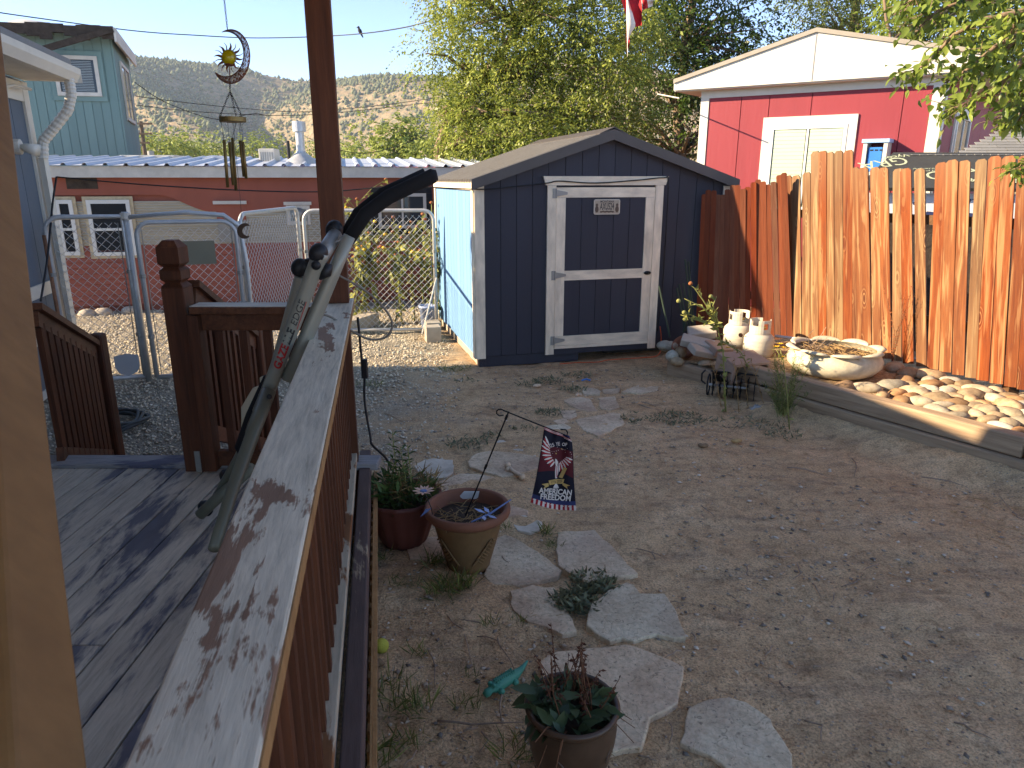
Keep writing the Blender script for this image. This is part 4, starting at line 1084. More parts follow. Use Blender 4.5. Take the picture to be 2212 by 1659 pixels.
# ---------------------------------------------------------------- propane cylinders
def tank(px, py, Y, zb, label, turn):
    c = D(px, py, Y); c.z = zb
    o = root('propane_tank', c, label, 'propane tank')
    R_ = .152
    prof = [(.0, .02), (.1, .0), (.105, .03)]
    MB().lathe(c, [(.105, .0), (.112, .0), (.112, .04), (.1, .05)], 20).build('foot_ring', M['tankwhite'], o, smooth=True)
    body = [(.0, .03), (.09, .035), (.135, .06), (R_, .105), (R_, .23)] + [(R_ * math.cos(R(a)), .23 + .085 * math.sin(R(a))) for a in (20, 40, 58, 72, 82, 90)]
    MB().lathe(c, body, 28).build('body', M['tankwhite'], o, smooth=True)
    mb = MB(); rc = .105; zc0, zc1 = .295, .435
    for i in range(20):
        a0 = R(turn + i * 15); a1 = R(turn + (i + 1) * 15)
        hi = zc1 if i not in (9, 10, 11) else zc1 - .055
        for r0, r1 in ((rc, rc - .006),):
            P = lambda a, r, z: c + Vector((r * math.cos(a), r * math.sin(a), z))
            if i in (4, 5, 14, 15):   # hand holes
                segs = ((zc0, zc0 + .05), (hi - .03, hi))
            else: segs = ((zc0, hi),)
            for z0, z1 in segs:
                vs = [P(a0, r0, z0), P(a1, r0, z0), P(a1, r0, z1), P(a0, r0, z1), P(a0, r1, z0), P(a1, r1, z0), P(a1, r1, z1), P(a0, r1, z1)]
                mb.add(vs, [(0, 1, 2, 3), (7, 6, 5, 4), (3, 2, 6, 7), (0, 4, 5, 1), (1, 5, 6, 2), (0, 3, 7, 4)])
    mb.build('collar', M['tankwhite'], o)
    MB().tube([c + Z * .3, c + Z * .36], .022, 10).tube([c + Z * .345, c + Z * .345 + Vector((.06, .02, 0))], .014, 8).lathe(c + Z * .36, [(.0, 0), (.032, .0), (.032, .02), (0, .022)], 10).build('valve', M['brass'], o)
tank(1594, 720, 7.5, .22, 'white propane tank standing behind the other tank', -30)
tank(1640, 730, 7.12, .2, 'white propane tank in front, beside the tire planter', 60)
# ---------------------------------------------------------------- tire planter
tc_ = Vector((3.0, 6.42, .27))
tp = root('tire_planter', tc_, 'white painted tire planter with petal cut rim', 'planter')
TRX = .4
def tire(r, z, a): return r
prof = [(.24, .02), (.30, .0), (.36, .03), (.41, .09), (.415, .14), (.39, .19), (.35, .225)]
MB().lathe(tc_, prof, 40).build('tire_body', M['tire'], tp, smooth=True)
npet = 8
for i in range(npet):
    a0 = 2 * math.pi * i / npet + .25; a1 = a0 + 2 * math.pi / npet * .97
    def pf(u, v):
        a = a0 + (a1 - a0) * u
        k = math.sin(math.pi * u) ** .6
        rr = .352 + .085 * v * k; z = .225 + .045 * math.sin(v * 1.9) * k - .03 * v * v * k
        return tc_ + Vector((rr * math.cos(a), rr * math.sin(a), z))
    MB().grid(pf, 10, 4).build('petal_flap', M['tire'], tp, smooth=True, solid=.012)
mb = MB(); mb.lathe(tc_, [(.0, .195), (.15, .2), (.3, .19), (.36, .175)], 24); mb.build('soil', M['soil'], tp, smooth=True)
def straws(name, c, rad, n, L, mat, par, flat=.3, r=.0022, seed=1, z=0.):
    q = random.Random(seed); mb = MB()
    for _ in range(n):
        a = q.uniform(0, 6.28); d = rad * math.sqrt(q.random()); p = c + Vector((d * math.cos(a), d * math.sin(a), z))
        b = q.uniform(0, 6.28); e = q.uniform(0, flat); l = L * q.uniform(.4, 1.2)
        dirv = Vector((math.cos(b) * math.cos(e), math.sin(b) * math.cos(e), math.sin(e)))
        mid = p + dirv * l * .5 + Vector((q.uniform(-1, 1), q.uniform(-1, 1), q.uniform(-.3, .6))) * l * .15
        mb.tube([p, mid, p + dirv * l], r, 3, False)
    return mb.build(name, mat, par, kind='stuff')
straws('dry_straw', tc_ + Z * .2, .3, 150, .14, M['straw'], tp, .25, .0025, 3)
straws('bare_stems', tc_ + Vector((-.22, .05, .2)), .13, 16, .22, M['twig'], tp, 1.3, .0028, 4)
# pipe along the fence
P0, P1 = G(1675, 726, .36), G(2052, 792, .3)
pm_ = P0.lerp(P1, .5); pm_.z += .03
tag(MB().tube([P0, P0.lerp(P1, .25) + Z * .02, pm_, P0.lerp(P1, .8) + Z * .012, P1], .017, 10).build('plastic_pipe', M['pvc'], smooth=True), 'long white plastic pipe lying along the fence foot', 'pipe')
# ---------------------------------------------------------------- concrete blocks, rocks and tiller
def cmu(name, c, rz, tiltm, sz, mat, label, cat, holes=2, cap=True, group=None):
    m = tiltm @ Matrix.Rotation(rz, 3, 'Z') if tiltm else Matrix.Rotation(rz, 3, 'Z')
    c = Vector(c); L, W, H_ = sz; mb = MB()
    if holes:
        wl = .03
        xs = np.linspace(-L / 2, L / 2, holes + 1)
        mb.box(c + m @ Vector((0, -W / 2 + wl / 2, 0)), (L, wl, H_), m); mb.box(c + m @ Vector((0, W / 2 - wl / 2, 0)), (L, wl, H_), m)
        for x_ in xs: mb.box(c + m @ Vector((x_ * (1 - wl / L), 0, 0)), (wl, W - 2 * wl - .001, H_ - .002), m)
    else: mb.box(c, (L, W, H_), m)
    o = mb.build(name, mat, bevel=.006); tag(o, label, cat, group); return o
RX90 = Matrix.Rotation(R(90), 3, 'X')
# hollow block lying on its side over the tiller
hb_c = Vector((2.27, 6.72, .31))
hb_c = D(1603, 792, 6.6)
hb_m = Matrix.Rotation(R(10), 3, Vector((.95, .3, 0))) @ Matrix(((.95, 0, .3), (.3, 0, -.95), (0, 1, 0)))
cmu('hollow_block', hb_c, 0, hb_m, (.4, .2, .3), M['redblock'], 'pinkish hollow concrete block lying over the tiller', 'block', 2)
for i, (px, py, Y, zz, rot, tl, sz, lab) in enumerate(((1507, 741, 7.25, .27, -18, 10, (.34, .15, .08), 'grey paver leaning on top of the brown paver'),
        (1524, 760, 7.15, .19, 20, 14, (.36, .16, .07), 'tan paver propped across the low timber'), (1516, 718, 7.6, .4, -10, -8, (.3, .18, .09), 'rough grey slab at the back of the block pile'),
        (1551, 752, 7.2, .26, 30, 6, (.25, .2, .09), 'brown paver under the propane tanks'))):
    c = D(px, py, Y)
    m = Matrix.Rotation(R(rot), 3, 'Z') @ Matrix.Rotation(R(tl), 3, 'Y') @ Matrix.Rotation(R(20), 3, 'X')
    mb = MB(); mb.box(c, sz, m); tag(mb.build('paver', M['concrete'] if i != 3 else M['redblock'], bevel=.012), lab, 'paver')
for i, (px, py, Y, r, lab) in enumerate(((1441, 748, 7.55, (.12, .08, .06), 'long pale rock at the shed corner'), (1452, 768, 7.3, (.09, .07, .06), 'brown rock by the low timber end'),
        (1462, 781, 7.2, (.08, .06, .05), 'small grey rock at the low timber end'), (1470, 762, 7.35, (.07, .06, .06), 'dark rock beside the clay bowl'), (1522, 786, 7.1, (.08, .06, .04), 'flat pale rock under the tan paver'))):
    c = D(px, py, Y); c.z = max(c.z, r[2] * .5)
    tag(MB().ball(c, r, Matrix.Rotation(i, 3, 'Z'), 12, 8, .12, 30 + i).build('rock', M['cobble'], smooth=True), lab, 'rock')
c = D(1480, 752, 7.45)
mb = MB(); m = Matrix.Rotation(R(-25), 3, 'Y') @ Matrix.Rotation(R(35), 3, 'X')
mb.lathe((0, 0, 0), [(.0, -.08), (.09, -.07), (.13, .0), (.14, .05), (.13, .05), (.115, .0), (.0, -.05)], 20); mb.v = [tuple(c + m @ Vector(p)) for p in mb.v]
tag(mb.build('clay_bowl', M['terracotta'], smooth=True), 'brown clay bowl tipped on its side by the shed', 'bowl')
# rotary tiller head
tlc = Vector((2.12, 6.42, .12))
tl_ = root('tiller_head', tlc - Z * .1, 'black rotary tiller head with star tines under the hollow block', 'tiller')
ax = Vector((.92, -.4, 0)).normalized()
MB().tube([tlc - ax * .26, tlc + ax * .26], .012, 10).build('axle', M['galv'], tl_, smooth=True)
for i in range(8):
    cc = tlc + ax * (-.22 + i * .063); b1 = ax.cross(Z).normalized(); mb = MB(); pts = []
    for k in range(16):
        a = R(k * 22.5 + i * 13); r_ = .115 if k % 2 == 0 else .055
        pts.append(cc + (b1 * math.cos(a) + Z * math.sin(a)) * r_)
    mb.prism(pts, ax * .006); mb.build('tine', M['iron'], tl_)
mb = MB(); n = 10
for i in range(n):
    a0, a1 = R(80 + i * 10), R(80 + (i + 1) * 10); b1 = ax.cross(Z).normalized()
    p = tlc + (b1 * math.cos(a0) + Z * math.sin(a0)) * .135; q = tlc + (b1 * math.cos(a1) + Z * math.sin(a1)) * .135
    mb.hexa(p - ax * .25, ax * .5, q - p, (p - tlc).normalized() * .005)
mb.build('hood', M['black'], tl_)
for sx in (-.262, .262):
    b1 = ax.cross(Z).normalized()
    MB().tube([tlc + ax * sx + (b1 * math.cos(R(a)) + Z * math.sin(R(a))) * .1 for a in range(0, 361, 30)], .008, 6).build('side_ring', M['black'], tl_)
for sx in (-.3,):
    MB().tube([tlc + ax * sx + Vector((0, 0, z)) + ax * o for o, z in ((.0, .14), (-.03, .1), (-.03, .03), (.01, .0))], .009, 6).build('handle_loop', M['black'], tl_)
# dark green stakes in the shed corner
for i, (x0, y0, x1, y1, Y) in enumerate(((1447, 728, 1424, 618, 7.7), (1480, 716, 1462, 622, 7.95), (1486, 716, 1467, 614, 7.97), (1492, 718, 1476, 612, 8.0), (1497, 716, 1480, 560, 8.02), (1500, 716, 1487, 565, 8.03), (1476, 718, 1492, 650, 7.92))):
    tag(MB().tube([D(x0, y0, Y), D(x1, y1, Y + .05)], .011, 8).build('garden_stake', M['stake']), ('dark green stake leaning alone against the shed door trim' if i == 0 else 'dark green garden stake bundled in the shed corner'), 'stake', None if i == 0 else 'stakes bundled in the shed corner')
# ---------------------------------------------------------------- the deck, its planks and skirt
DZ = .46
rail_a, rail_b = Vector((-.355, .63, 0)), Vector((-.925, 3.78, 0))
rd = (rail_b - rail_a).normalized(); rn = Vector((rd.y, -rd.x, 0))      # rn points out to the yard
rrz = math.atan2(rd.y, rd.x) - math.pi / 2
r0 = rail_a - rd * 1.6
RLN = (rail_b - r0).length
def RP(s, o, z): return Vector((r0.x, r0.y, 0)) + rd * s + rn * o + Z * z
deck = root('wooden_deck', (-1.7, 1.6, 0), 'weathered wooden deck of grey and blue painted planks', 'deck')
pw = .146
i = 0; x = -3.3
while x < .3:
    # far end at the step, right end cut by the rim along the railing
    x1 = x + pw - .007
    ye = 3.66
    lim = lambda xx: r0.y + (xx - r0.x - .04) / rd.x * rd.y      # y on the rail line
    y1 = min(ye, lim(x1)); y0 = -1.4
    pts = [Vector((x, y0, DZ)), Vector((x1, y0, DZ)), Vector((x1, min(ye, max(y0 + .01, lim(x1))), DZ)), Vector((x, min(ye, max(y0 + .02, lim(x))), DZ))]
    if y1 > y0 + .3:
        cut = [1.35, None, 1.75, 1.35, None, 2.1, 1.5][i % 7]
        if cut and cut < y1 - .2:
            MB().prism([pts[0], pts[1], Vector((x1, cut, DZ)), Vector((x, cut, DZ))], -Z * .035).build('plank', M['plank'], deck, bevel=.004)
            MB().prism([Vector((x, cut + .005, DZ)), Vector((x1, cut + .005, DZ)), pts[2], pts[3]], -Z * .035).build('plank', M['plank'], deck, bevel=.004)
        else: MB().prism(pts, -Z * .035).build('plank', M['plank'], deck, bevel=.004)
    x += pw; i += 1
MB().box((-2.0, 3.735, DZ + .003), (2.5, .138, .04)).build('step_nosing', worn('weathered_step', lin(150, 146, 144), lin(96, 96, 112), 0, .4), deck, bevel=.006)
MB().box((-2.0, 3.72, .22), (2.4, .035, .4)).build('riser', M['stain_x'], deck)
for k, (y, z) in enumerate(((3.98, .3), (4.26, .15))):
    MB().box((-2.25, y, z - .02), (1.1, .27, .036)).build('stair_tread', M['plank'], deck, bevel=.004)
MB().box((-2.1, 1.1, DZ - .11), (2.0, 5., .14)).build('joist_frame', M['rotten'], deck)
mb = MB(); mb.hexa(RP(-.2, .052, DZ - .12), rd * (RLN + .35), rn * .062, Z * .12); mb.build('rim_board', M['rimboard'], deck, rz=rrz, bevel=.006)
# lattice skirt under the rim
lat = MB().hexa(RP(-.2, .105, .0), rd * (RLN + .3), rn * .006, Z * .05).build('lattice_skirt', M['lattice'], deck, rz=rrz)
s_ = 0.
while s_ < RLN + .1:
    MB().hexa(RP(s_, .118, .0), rd * .034, rn * .008, Z * (DZ - .122)).build('lattice_slat', M['lattice'], lat, rz=rrz); s_ += .085
for z in np.arange(.06, DZ - .14, .085):
    MB().hexa(RP(-.2, .127, z), rd * (RLN + .3), rn * .007, Z * .034).build('lattice_slat', M['lattice'], lat, rz=rrz)
MB().hexa(RP(-.2, .135, DZ - .16), rd * (RLN + .3), rn * .012, Z * .04).build('lattice_trim', M['lattice'], lat, rz=rrz)
# ---------------------------------------------------------------- long railing
CZ = 1.38
rl = root('porch_railing', RP(RLN / 2, 0, DZ), 'deck railing with wide peeling cap board along the yard', 'railing')
MB().hexa(RP(-.3, -.07, CZ - .04), rd * (RLN + .36), rn * .145, Z * .04).build('cap_board', M['cap'], rl, rz=rrz, bevel=.005)
MB().hexa(RP(-.3, .0748, CZ - .037), rd * (RLN + .355), rn * .003, Z * .033).build('cap_edge', M['lattice'], rl, rz=rrz)
MB().hexa(RP(-.3, -.02, CZ - .135), rd * (RLN + .3), rn * .04, Z * .09).build('top_rail', M['stain_x'], rl, rz=rrz)
MB().hexa(RP(-.3, -.045, DZ + .035), rd * (RLN + .3), rn * .09, Z * .04).build('bottom_rail', M['lower_rail'], rl, rz=rrz, bevel=.004)
s_ = .1
while s_ < RLN - .1:
    MB().hexa(RP(s_, -.018, DZ + .0755), rd * .038, rn * .038, Z * (CZ - .136 - DZ - .0755)).build('baluster', M['stain'], rl, rz=rrz); s_ += .125
MB().hexa(RP(RLN - .09, -.05, DZ - .4), rd * .1, rn * .1, Z * (CZ - .042 - DZ + .4)).build('post', M['stain'], rl, rz=rrz)
# roof post standing on the railing corner
pp = root('porch_post', RP(RLN - .05, 0, CZ), 'square brown roof post standing on the railing corner', 'post')
MB().hexa(RP(RLN - .115, -.062, CZ + .001), rd * .118, rn * .118, Z * 1.82).build('shaft', M['stain'], pp, rz=rrz, bevel=.004)
# ---------------------------------------------------------------- cross railing and newel
cr_ = root('cross_railing', (-1.3, 3.66, DZ), 'short railing section with carved newel at the top of the steps', 'railing')
ya = 3.62
MB().box((-1.28, ya + .03, CZ - .024), (.74, .13, .036)).build('cap_board', M['stain_x'], cr_, bevel=.003)
MB().box((-1.28, ya + .033, CZ - .003), (.735, .118, .004)).build('cap_weathering', worn('weathered_cross_cap', lin(188, 178, 162), lin(110, 66, 42), 0, .4), cr_)
MB().box((-1.28, ya + .03, CZ - .09), (.72, .036, .09)).build('top_rail', M['stain_x'], cr_)
MB().box((-1.28, ya + .03, DZ + .07), (.72, .04, .085)).build('bottom_rail', M['stain_x'], cr_)
for k in range(5): MB().box((-1.53 + k * .125, ya + .03, DZ + .448), (.04, .036, .668)).build('baluster', M['stain'], cr_)
nx_ = -1.735
nw = MB().box((nx_, ya + .05, DZ + .38), (.115, .115, .86 + .4)).build('newel_post', M['stain'], cr_, bevel=.006)
MB().box((nx_ + .095, ya + .01, DZ + .44), (.06, .09, .86)).build('newel_backer', M['stain'], cr_, bevel=.004)
def ring(z0, z1, w0, w1):
    mb = MB(); c = Vector((nx_, ya + .05, 0)); vs = []
    for z, w in ((z0, w0), (z1, w1)): vs += [c + Vector((sx * w / 2, sy * w / 2, z)) for sx, sy in ((-1, -1), (1, -1), (1, 1), (-1, 1))]
    mb.add(vs, [(3, 2, 1, 0), (4, 5, 6, 7), (0, 1, 5, 4), (1, 2, 6, 5), (2, 3, 7, 6), (3, 0, 4, 7)]); return mb
zt = DZ + 1.011
for z0, z1, w0, w1 in ((zt, zt + .022, .115, .075), (zt + .0225, zt + .04, .075, .108), (zt + .0405, zt + .085, .108, .108), (zt + .0855, zt + .1, .108, .075), (zt + .1005, zt + .12, .075, .112), (zt + .1205, zt + .2, .112, .112), (zt + .2005, zt + .235, .112, .06)):
    ring(z0, z1, w0, w1).build('newel_cap_ring', M['stain'], nw)
MB().box((nx_ + .02, ya - .0095, DZ + .06), (.03, .004, .12)).build('metal_bracket', M['galvdull'], nw)
# stair railings going down to the gate
def stair_rail(label, p, q, npost, first):
    o = root('stair_railing', Vector((q.x, q.y, 0)), label, 'railing')
    d = (q - p); up = Vector((0, 0, 1))
    MB().bar(p, q, .09, .036).build('hand_rail', M['stain_x'], o)
    MB().bar(p - Z * .065, q - Z * .065, .036, .085).build('top_rail', M['stain_x'], o)
    MB().bar(p - Z * .84, q - Z * .84, .04, .085).build('bottom_rail', M['stain_x'], o)
    n = int(Vector((d.x, d.y, 0)).length / .118)
    for i in range(first, n):
        c = p + d * ((i + .5) / n)
        MB().hexa(Vector((c.x - .018, c.y - .018, c.z - .84)), (.036, 0, 0), (0, .036, 0), (0, 0, .76)).build('baluster', M['stain'], o)
    MB().hexa(Vector((q.x - .05, q.y + .01, 0)), (.1, 0, 0), (0, .1, 0), (0, 0, q.z + .06)).build('post', M['stain'], o, bevel=.02)
stair_rail('stair railing with rounded post going down on the house side', D(70, 662, 3.72), D(200, 742, 4.85), 1, 0)
stair_rail('stair railing seen through the cross railing balusters', D(412, 612, 3.78), D(545, 722, 5.0), 1, 0)
# near post, out of focus
a_, b_ = D(126, 1010, .95), D(207, 1659, .62)
def postline(z): k = (z - a_.z) / (b_.z - a_.z); return a_.lerp(b_, k)
pA, pB = postline(DZ), postline(3.25)
MBp = MB(); MBp.hexa(pA - Vector((.14, .14, 0)), (.14, .02, 0), (-.02, .14, 0), pB - pA)
o = MBp.build('corner_post', M['tan'], None, bevel=.006)
tag(o, 'tan painted porch post close beside the deck planks', 'post')
# ---------------------------------------------------------------- chain link fence panels
def chain_panel(name, label, p0, p1, h, r=.024, mesh_bot=.05, round_=(True, True), mat=None, sp=.085, wire=.0028, cat='fence'):
    p0, p1 = Vector(p0), Vector(p1); d = (p1 - p0); d.z = 0; L = d.length; d.normalize()
    o = root(name, Vector(((p0.x + p1.x) / 2, (p0.y + p1.y) / 2, 0)), label, cat)
    q = lambda a, z: Vector((p0.x, p0.y, 0)) + d * a + Z * z
    c = .13
    def arc(cx, cz, a0, a1): return [q(cx + c * math.cos(R(a)), cz + c * math.sin(R(a))) for a in np.linspace(a0, a1, 7)]
    pts = [q(0, .06)] + (arc(c, h - c, 180, 90) if round_[0] else [q(0, h)]) + (arc(L - c, h - c, 90, 0) if round_[1] else [q(L, h)]) + [q(L, .06)]
    MB().tube(pts, r, 10).build('frame', mat or M['galv'], o, smooth=True)
    MB().tube([q(0.0, .06), q(L, .06)], r * .95, 10).build('bottom_rail', M['galv'], o, smooth=True)
    mb = MB(); z0, z1 = mesh_bot + .04, h - .06; a0, a1 = .05, L - .05; W, Hh = a1 - a0, z1 - z0
    t = -Hh
    while t < W:
        s0, s1 = max(0, -t), min(Hh, W - t)
        if s1 > s0:
            for sg in (1, -1):
                k = int((s1 - s0) / .031) + 1; pl = []
                A, B = (a0 + t + s0, z0 + s0), (a0 + t + s1, z0 + s1)
                if sg < 0: A, B = (A[0], z0 + z1 - A[1]), (B[0], z0 + z1 - B[1])
                off = Vector((d.y, -d.x, 0)) * (.0025 * sg)
                mb.tube([q(*A) + off, q(*B) + off], wire, 3, False)
        t += sp
    mb.build('wire_mesh', M['galv'], o, kind='stuff')
    mb = MB()
    for a in (.045, L - .045): mb.tube([q(a, z0), q(a, z1)], .005, 5)
    mb.build('tension_bar', M['galvdull'], o)
    for z in (h * .3, h * .68):
        for a in (0, L): MB().lathe(q(a, z), [(r + .001, -.018), (r + .008, -.018), (r + .008, .018), (r + .001, .018)], 10).build('clamp', M['galvdull'], o)
    return o, q, L, d
gz = 1.64
gA0, gA1 = G(134, 480, gz), G(315, 471, gz)
gB0, gB1 = G(334, 479, gz - .04), G(541, 479, gz - .04)
Yg = 7.15
gA0, gA1 = Vector((-4.72, 7.35, 0)), Vector((-3.56, 7.02, 0))
gB0, gB1 = Vector((-3.47, 6.99, 0)), Vector((-2.66, 7.28, 0))
gB0 = D(341, 826, 7.0); gB1 = D(541, 800, 7.3)
gA0 = D(152, 800, 6.8); gA1 = D(316, 826, 7.05)
fa, qa, La, da = chain_panel('chain_link_fence', 'chain link panel with rusty post between the house and the gate', gA0, gA1, 1.66, round_=(True, False))
fb, qb, Lb, db = chain_panel('chain_link_gate', 'closed chain link gate behind the carved newel', gB0, gB1, 1.6)
# header pipe over the gate and the tall post
MB().tube([qa(La, 1.645), qb(Lb * .5, 1.69), qb(Lb - .1, 1.66), qb(Lb + .04, 1.55), qb(Lb + .07, 1.2), qb(Lb + .07, 0)], .024, 10).build('gate_loop', M['galv'], fb, smooth=True)
MB().tube([qa(La + .03, 0), qa(La + .03, 1.7)], .03, 12).build('gate_post', M['galv'], fa, smooth=True)
MB().lathe(qa(La + .03, 1.66), [(.034, -.03), (.045, -.03), (.045, .03), (.034, .03)], 10).build('post_clamp', M['dirty_white'], fa)
MB().tube([qa(-.01, 0.05), qa(-.01, 1.5)], .027, 10).build('rusty_post', M['rust'], fa, smooth=True)
mb = MB(); mb.lathe(qb(Lb, .75), [(.02, -.04), (.04, -.04), (.04, .04), (.02, .04)], 8); mb.tube([qb(Lb - .01, .75), qb(Lb + .09, .77)], .012, 6); mb.build('latch', M['galvdull'], fb)
gC0, gC1 = D(551, 800, 7.42), D(664, 730, 9.3)
chain_panel('chain_link_fence', 'open chain link panel swung back along the alley', gC0, gC1, 1.66)
gD0, gD1 = D(676, 724, 9.36), D(944, 721, 9.4)
chain_panel('chain_link_fence', 'chain link panel in front of the sunflowers beside the shed', gD0, gD1, 1.62)
# brace bar leaning on that panel
tag(MB().tube([D(912, 721, 9.2), D(943, 600, 9.32)], .012, 8).build('brace_bar', M['galv']), 'thin metal bar leaning on the chain link beside the shed', 'bar')
# sign backs on the gate
c = D(424, 546, 6.96); mb = MB(); mb.box(c, (.345, .004, .225), Matrix.Rotation(math.atan2(db.y, db.x), 3, 'Z'))
tag(mb.build('sign_plate', M['signback']), 'blank back of a metal sign wired to the gate', 'sign')
c = D(275, 789, 6.98); mb = MB(); ux_, w_, h_ = Vector((da.x, da.y, 0)), .15, .2
mb.prism([c + ux_ * a + Z * z for a, z in ((-.11, .1), (0, .12), (.11, .1), (.112, -.015), (.08, -.08), (0, -.115), (-.08, -.08), (-.112, -.015))], (0, .004, 0))
tag(mb.build('shield_sign', M['signgrey']), 'grey shield shaped sign low on the chain link panel', 'sign')
# latticework of blocks, bucket beyond the wire
def cblock(px, py, Y, sz, rz, label, z=None):
    c = D(px, py, Y); c.z = sz[2] / 2 if z is None else z
    mb = MB(); mb.box(c, sz, Matrix.Rotation(rz, 3, 'Z')); tag(mb.build('concrete_block', M['concrete'], bevel=.006), label, 'block')
cblock(775, 690, 9.75, (.2, .75, .17), -.35, 'long pale concrete block behind the chain link')
cblock(935, 722, 8.95, (.19, .19, .2), .26, 'concrete cube block at the chain link corner by the shed')
cblock(935, 720, 9.2, (.19, .22, .21), .26, 'second concrete cube block between wire and shed')
c = D(926, 690, 9.75); c.z = 0
bk = root('bucket', c, 'pale blue plastic bucket beside the shed wall', 'bucket')
MB().lathe(c, [(.0, .01), (.1, .0), (.125, .3), (.135, .3), (.135, .33), (.118, .33), (.095, .02), (.0, .02)], 20).build('pail', M['bluebucket'], bk, smooth=True)
MB().tube([c + Vector((.13 * math.cos(R(a)), -.02, .3 - .1 * math.sin(R(a)))) for a in range(0, 181, 20)], .004, 5).build('bail', M['galvdull'], bk)
# ---------------------------------------------------------------- foliage helpers
def unit(a): return a / np.maximum(np.linalg.norm(a, axis=-1, keepdims=True), 1e-9)
def leaf_cloud(P, Dr, L, W, rs, fold=.25, detail=False):
    """P (n,3) leaf bases, Dr (n,3) leaf directions; returns verts, quads"""
    n = len(P); Dr = unit(Dr)
    up = unit(rs.normal(0, .55, (n, 3)) + np.array([-.25, -.25, 1.]))
    sd = unit(np.cross(Dr, up)); nr = np.cross(sd, Dr)
    L = L[:, None]; W = W[:, None]
    tip = P + Dr * L - nr * L * .12
    m1 = P + Dr * L * .42 + sd * W * .5 + nr * W * fold
    m2 = P + Dr * L * .42 - sd * W * .5 + nr * W * fold
    if not detail:
        V = np.stack([P, m1, tip, m2], 1).reshape(-1, 3)
        F = np.arange(n * 4).reshape(n, 4); return V, F
    a1 = P + Dr * L * .16 + sd * W * .33 + nr * W * fold * .6; a2 = P + Dr * L * .16 - sd * W * .33 + nr * W * fold * .6
    b1 = P + Dr * L * .74 + sd * W * .3 + nr * W * (fold * .6) - nr * L * .06; b2 = P + Dr * L * .74 - sd * W * .3 + nr * W * (fold * .6) - nr * L * .06
    c0 = P + Dr * L * .42 + nr * 0; c1 = P + Dr * L * .74 - nr * L * .06
    V = np.stack([P, a1, m1, b1, tip, b2, m2, a2, c0, c1], 1).reshape(-1, 3)
    f = np.array([(0, 1, 2, 8), (8, 2, 3, 9), (9, 3, 4, 4), (0, 8, 6, 7), (8, 9, 5, 6), (9, 4, 5, 5)])
    f = np.array([(0, 1, 2, 8), (8, 2, 3, 9), (0, 8, 6, 7), (8, 9, 5, 6), (9, 3, 4, 5)])
    F = (np.arange(n) * 10)[:, None, None] + f[None]
    return V, F.reshape(-1, 4)
def twig_leaves(C, Rr, ntw, nlf, tl, rs, droop=.5, out=1.0, shell=.55):
    """C (k,3) clump centres, Rr (k,) radii -> leaf bases and directions on drooping twigs"""
    k = len(C); n = k * ntw
    c = np.repeat(C, ntw, 0); r = np.repeat(Rr, ntw)[:, None]
    u = unit(rs.normal(0, 1, (n, 3))); rad = shell + (1 - shell) * rs.uniform(0, 1, (n, 1)) ** .5
    s = c + u * r * rad
    d = unit(u * out + rs.normal(0, .45, (n, 3)) + np.array([0, 0, -.1]))
    tt = (np.arange(nlf) + .5) / nlf
    tlr = tl * rs.uniform(.6, 1.3, (n, 1, 1))
    T_ = tt[None, :, None] * tlr
    P = s[:, None] + d[:, None] * T_ + np.array([0, 0, -1.]) * droop * T_ ** 2 / np.maximum(tlr, .01)
    side = unit(np.cross(d, np.array([0, 0, 1.])) + 1e-6)
    alt = np.where(np.arange(nlf) % 2 == 0, 1., -1.)[None, :, None]
    ld = d[:, None] * .7 + side[:, None] * alt * .8 + np.array([0, 0, -.45]) + rs.normal(0, .25, (n, nlf, 3))
    return P.reshape(-1, 3), ld.reshape(-1, 3)
def tree(name, label, base, trunk, clumps, mat, leaf, ntw, nlf, tl, seed, droop=.5, trunkr=.12, limbs=True, cat='tree', group=None):
    rs = np.random.RandomState(seed); base = Vector(base)
    o = root(name, base, label, cat, group)
    mb = MB(); pts = [Vector(p) for p in trunk]
    mb.tube(pts, [trunkr * (1 - .55 * i / (len(pts) - 1)) for i in range(len(pts))], 9)
    C = np.array([c[:3] for c in clumps]); Rr = np.array([c[3] for c in clumps])
    if limbs:
        for c in C[::2]:
            k = min(range(1, len(pts)), key=lambda i: (pts[i] - Vector(c)).length if pts[i].z < c[2] + .2 else 99)
            p = pts[k]; q = Vector(c); m = p.lerp(q, .5) + Vector((rs.uniform(-.2, .2), rs.uniform(-.2, .2), .2))
            mb.tube([p, m, q], [trunkr * .32, trunkr * .2, trunkr * .07], 5)
    mb.build('trunk', M['bark'], o, smooth=True)
    P, ld = twig_leaves(C, Rr, ntw, nlf, tl, rs, droop)
    L = leaf * rs.uniform(.65, 1.25, len(P)); W = L * rs.uniform(.4, .55, len(P))
    V, F = leaf_cloud(P, ld, L, W, rs)
    npmesh('crown', V, F, mat, o)
    return o
LM1 = leafmat('elm_leaves', lin(112, 128, 52), lin(174, 182, 92), .45, .42)
LM2 = leafmat('dark_tree_leaves', lin(46, 68, 28), lin(88, 112, 44), .32, .4)
LM3 = leafmat('locust_leaves', lin(96, 112, 54), lin(136, 148, 74), .4, .45)
LM4 = leafmat('plum_leaves', lin(100, 124, 52), lin(154, 170, 82), .45, .32)
LMf = leafmat('distant_leaves', lin(120, 140, 66), lin(166, 176, 92), .3, .6)
def clump_px(specs, seed, n_each=5):
    q = random.Random(seed); out = []
    for px, py, Y, rad, spread_ in specs:
        c = D(px, py, Y)
        for _ in range(n_each):
            out.append((c.x + q.gauss(0, spread_), c.y + q.gauss(0, spread_ * 1.3), c.z + q.gauss(0, spread_ * .8), rad * q.uniform(.6, 1.15)))
    return out
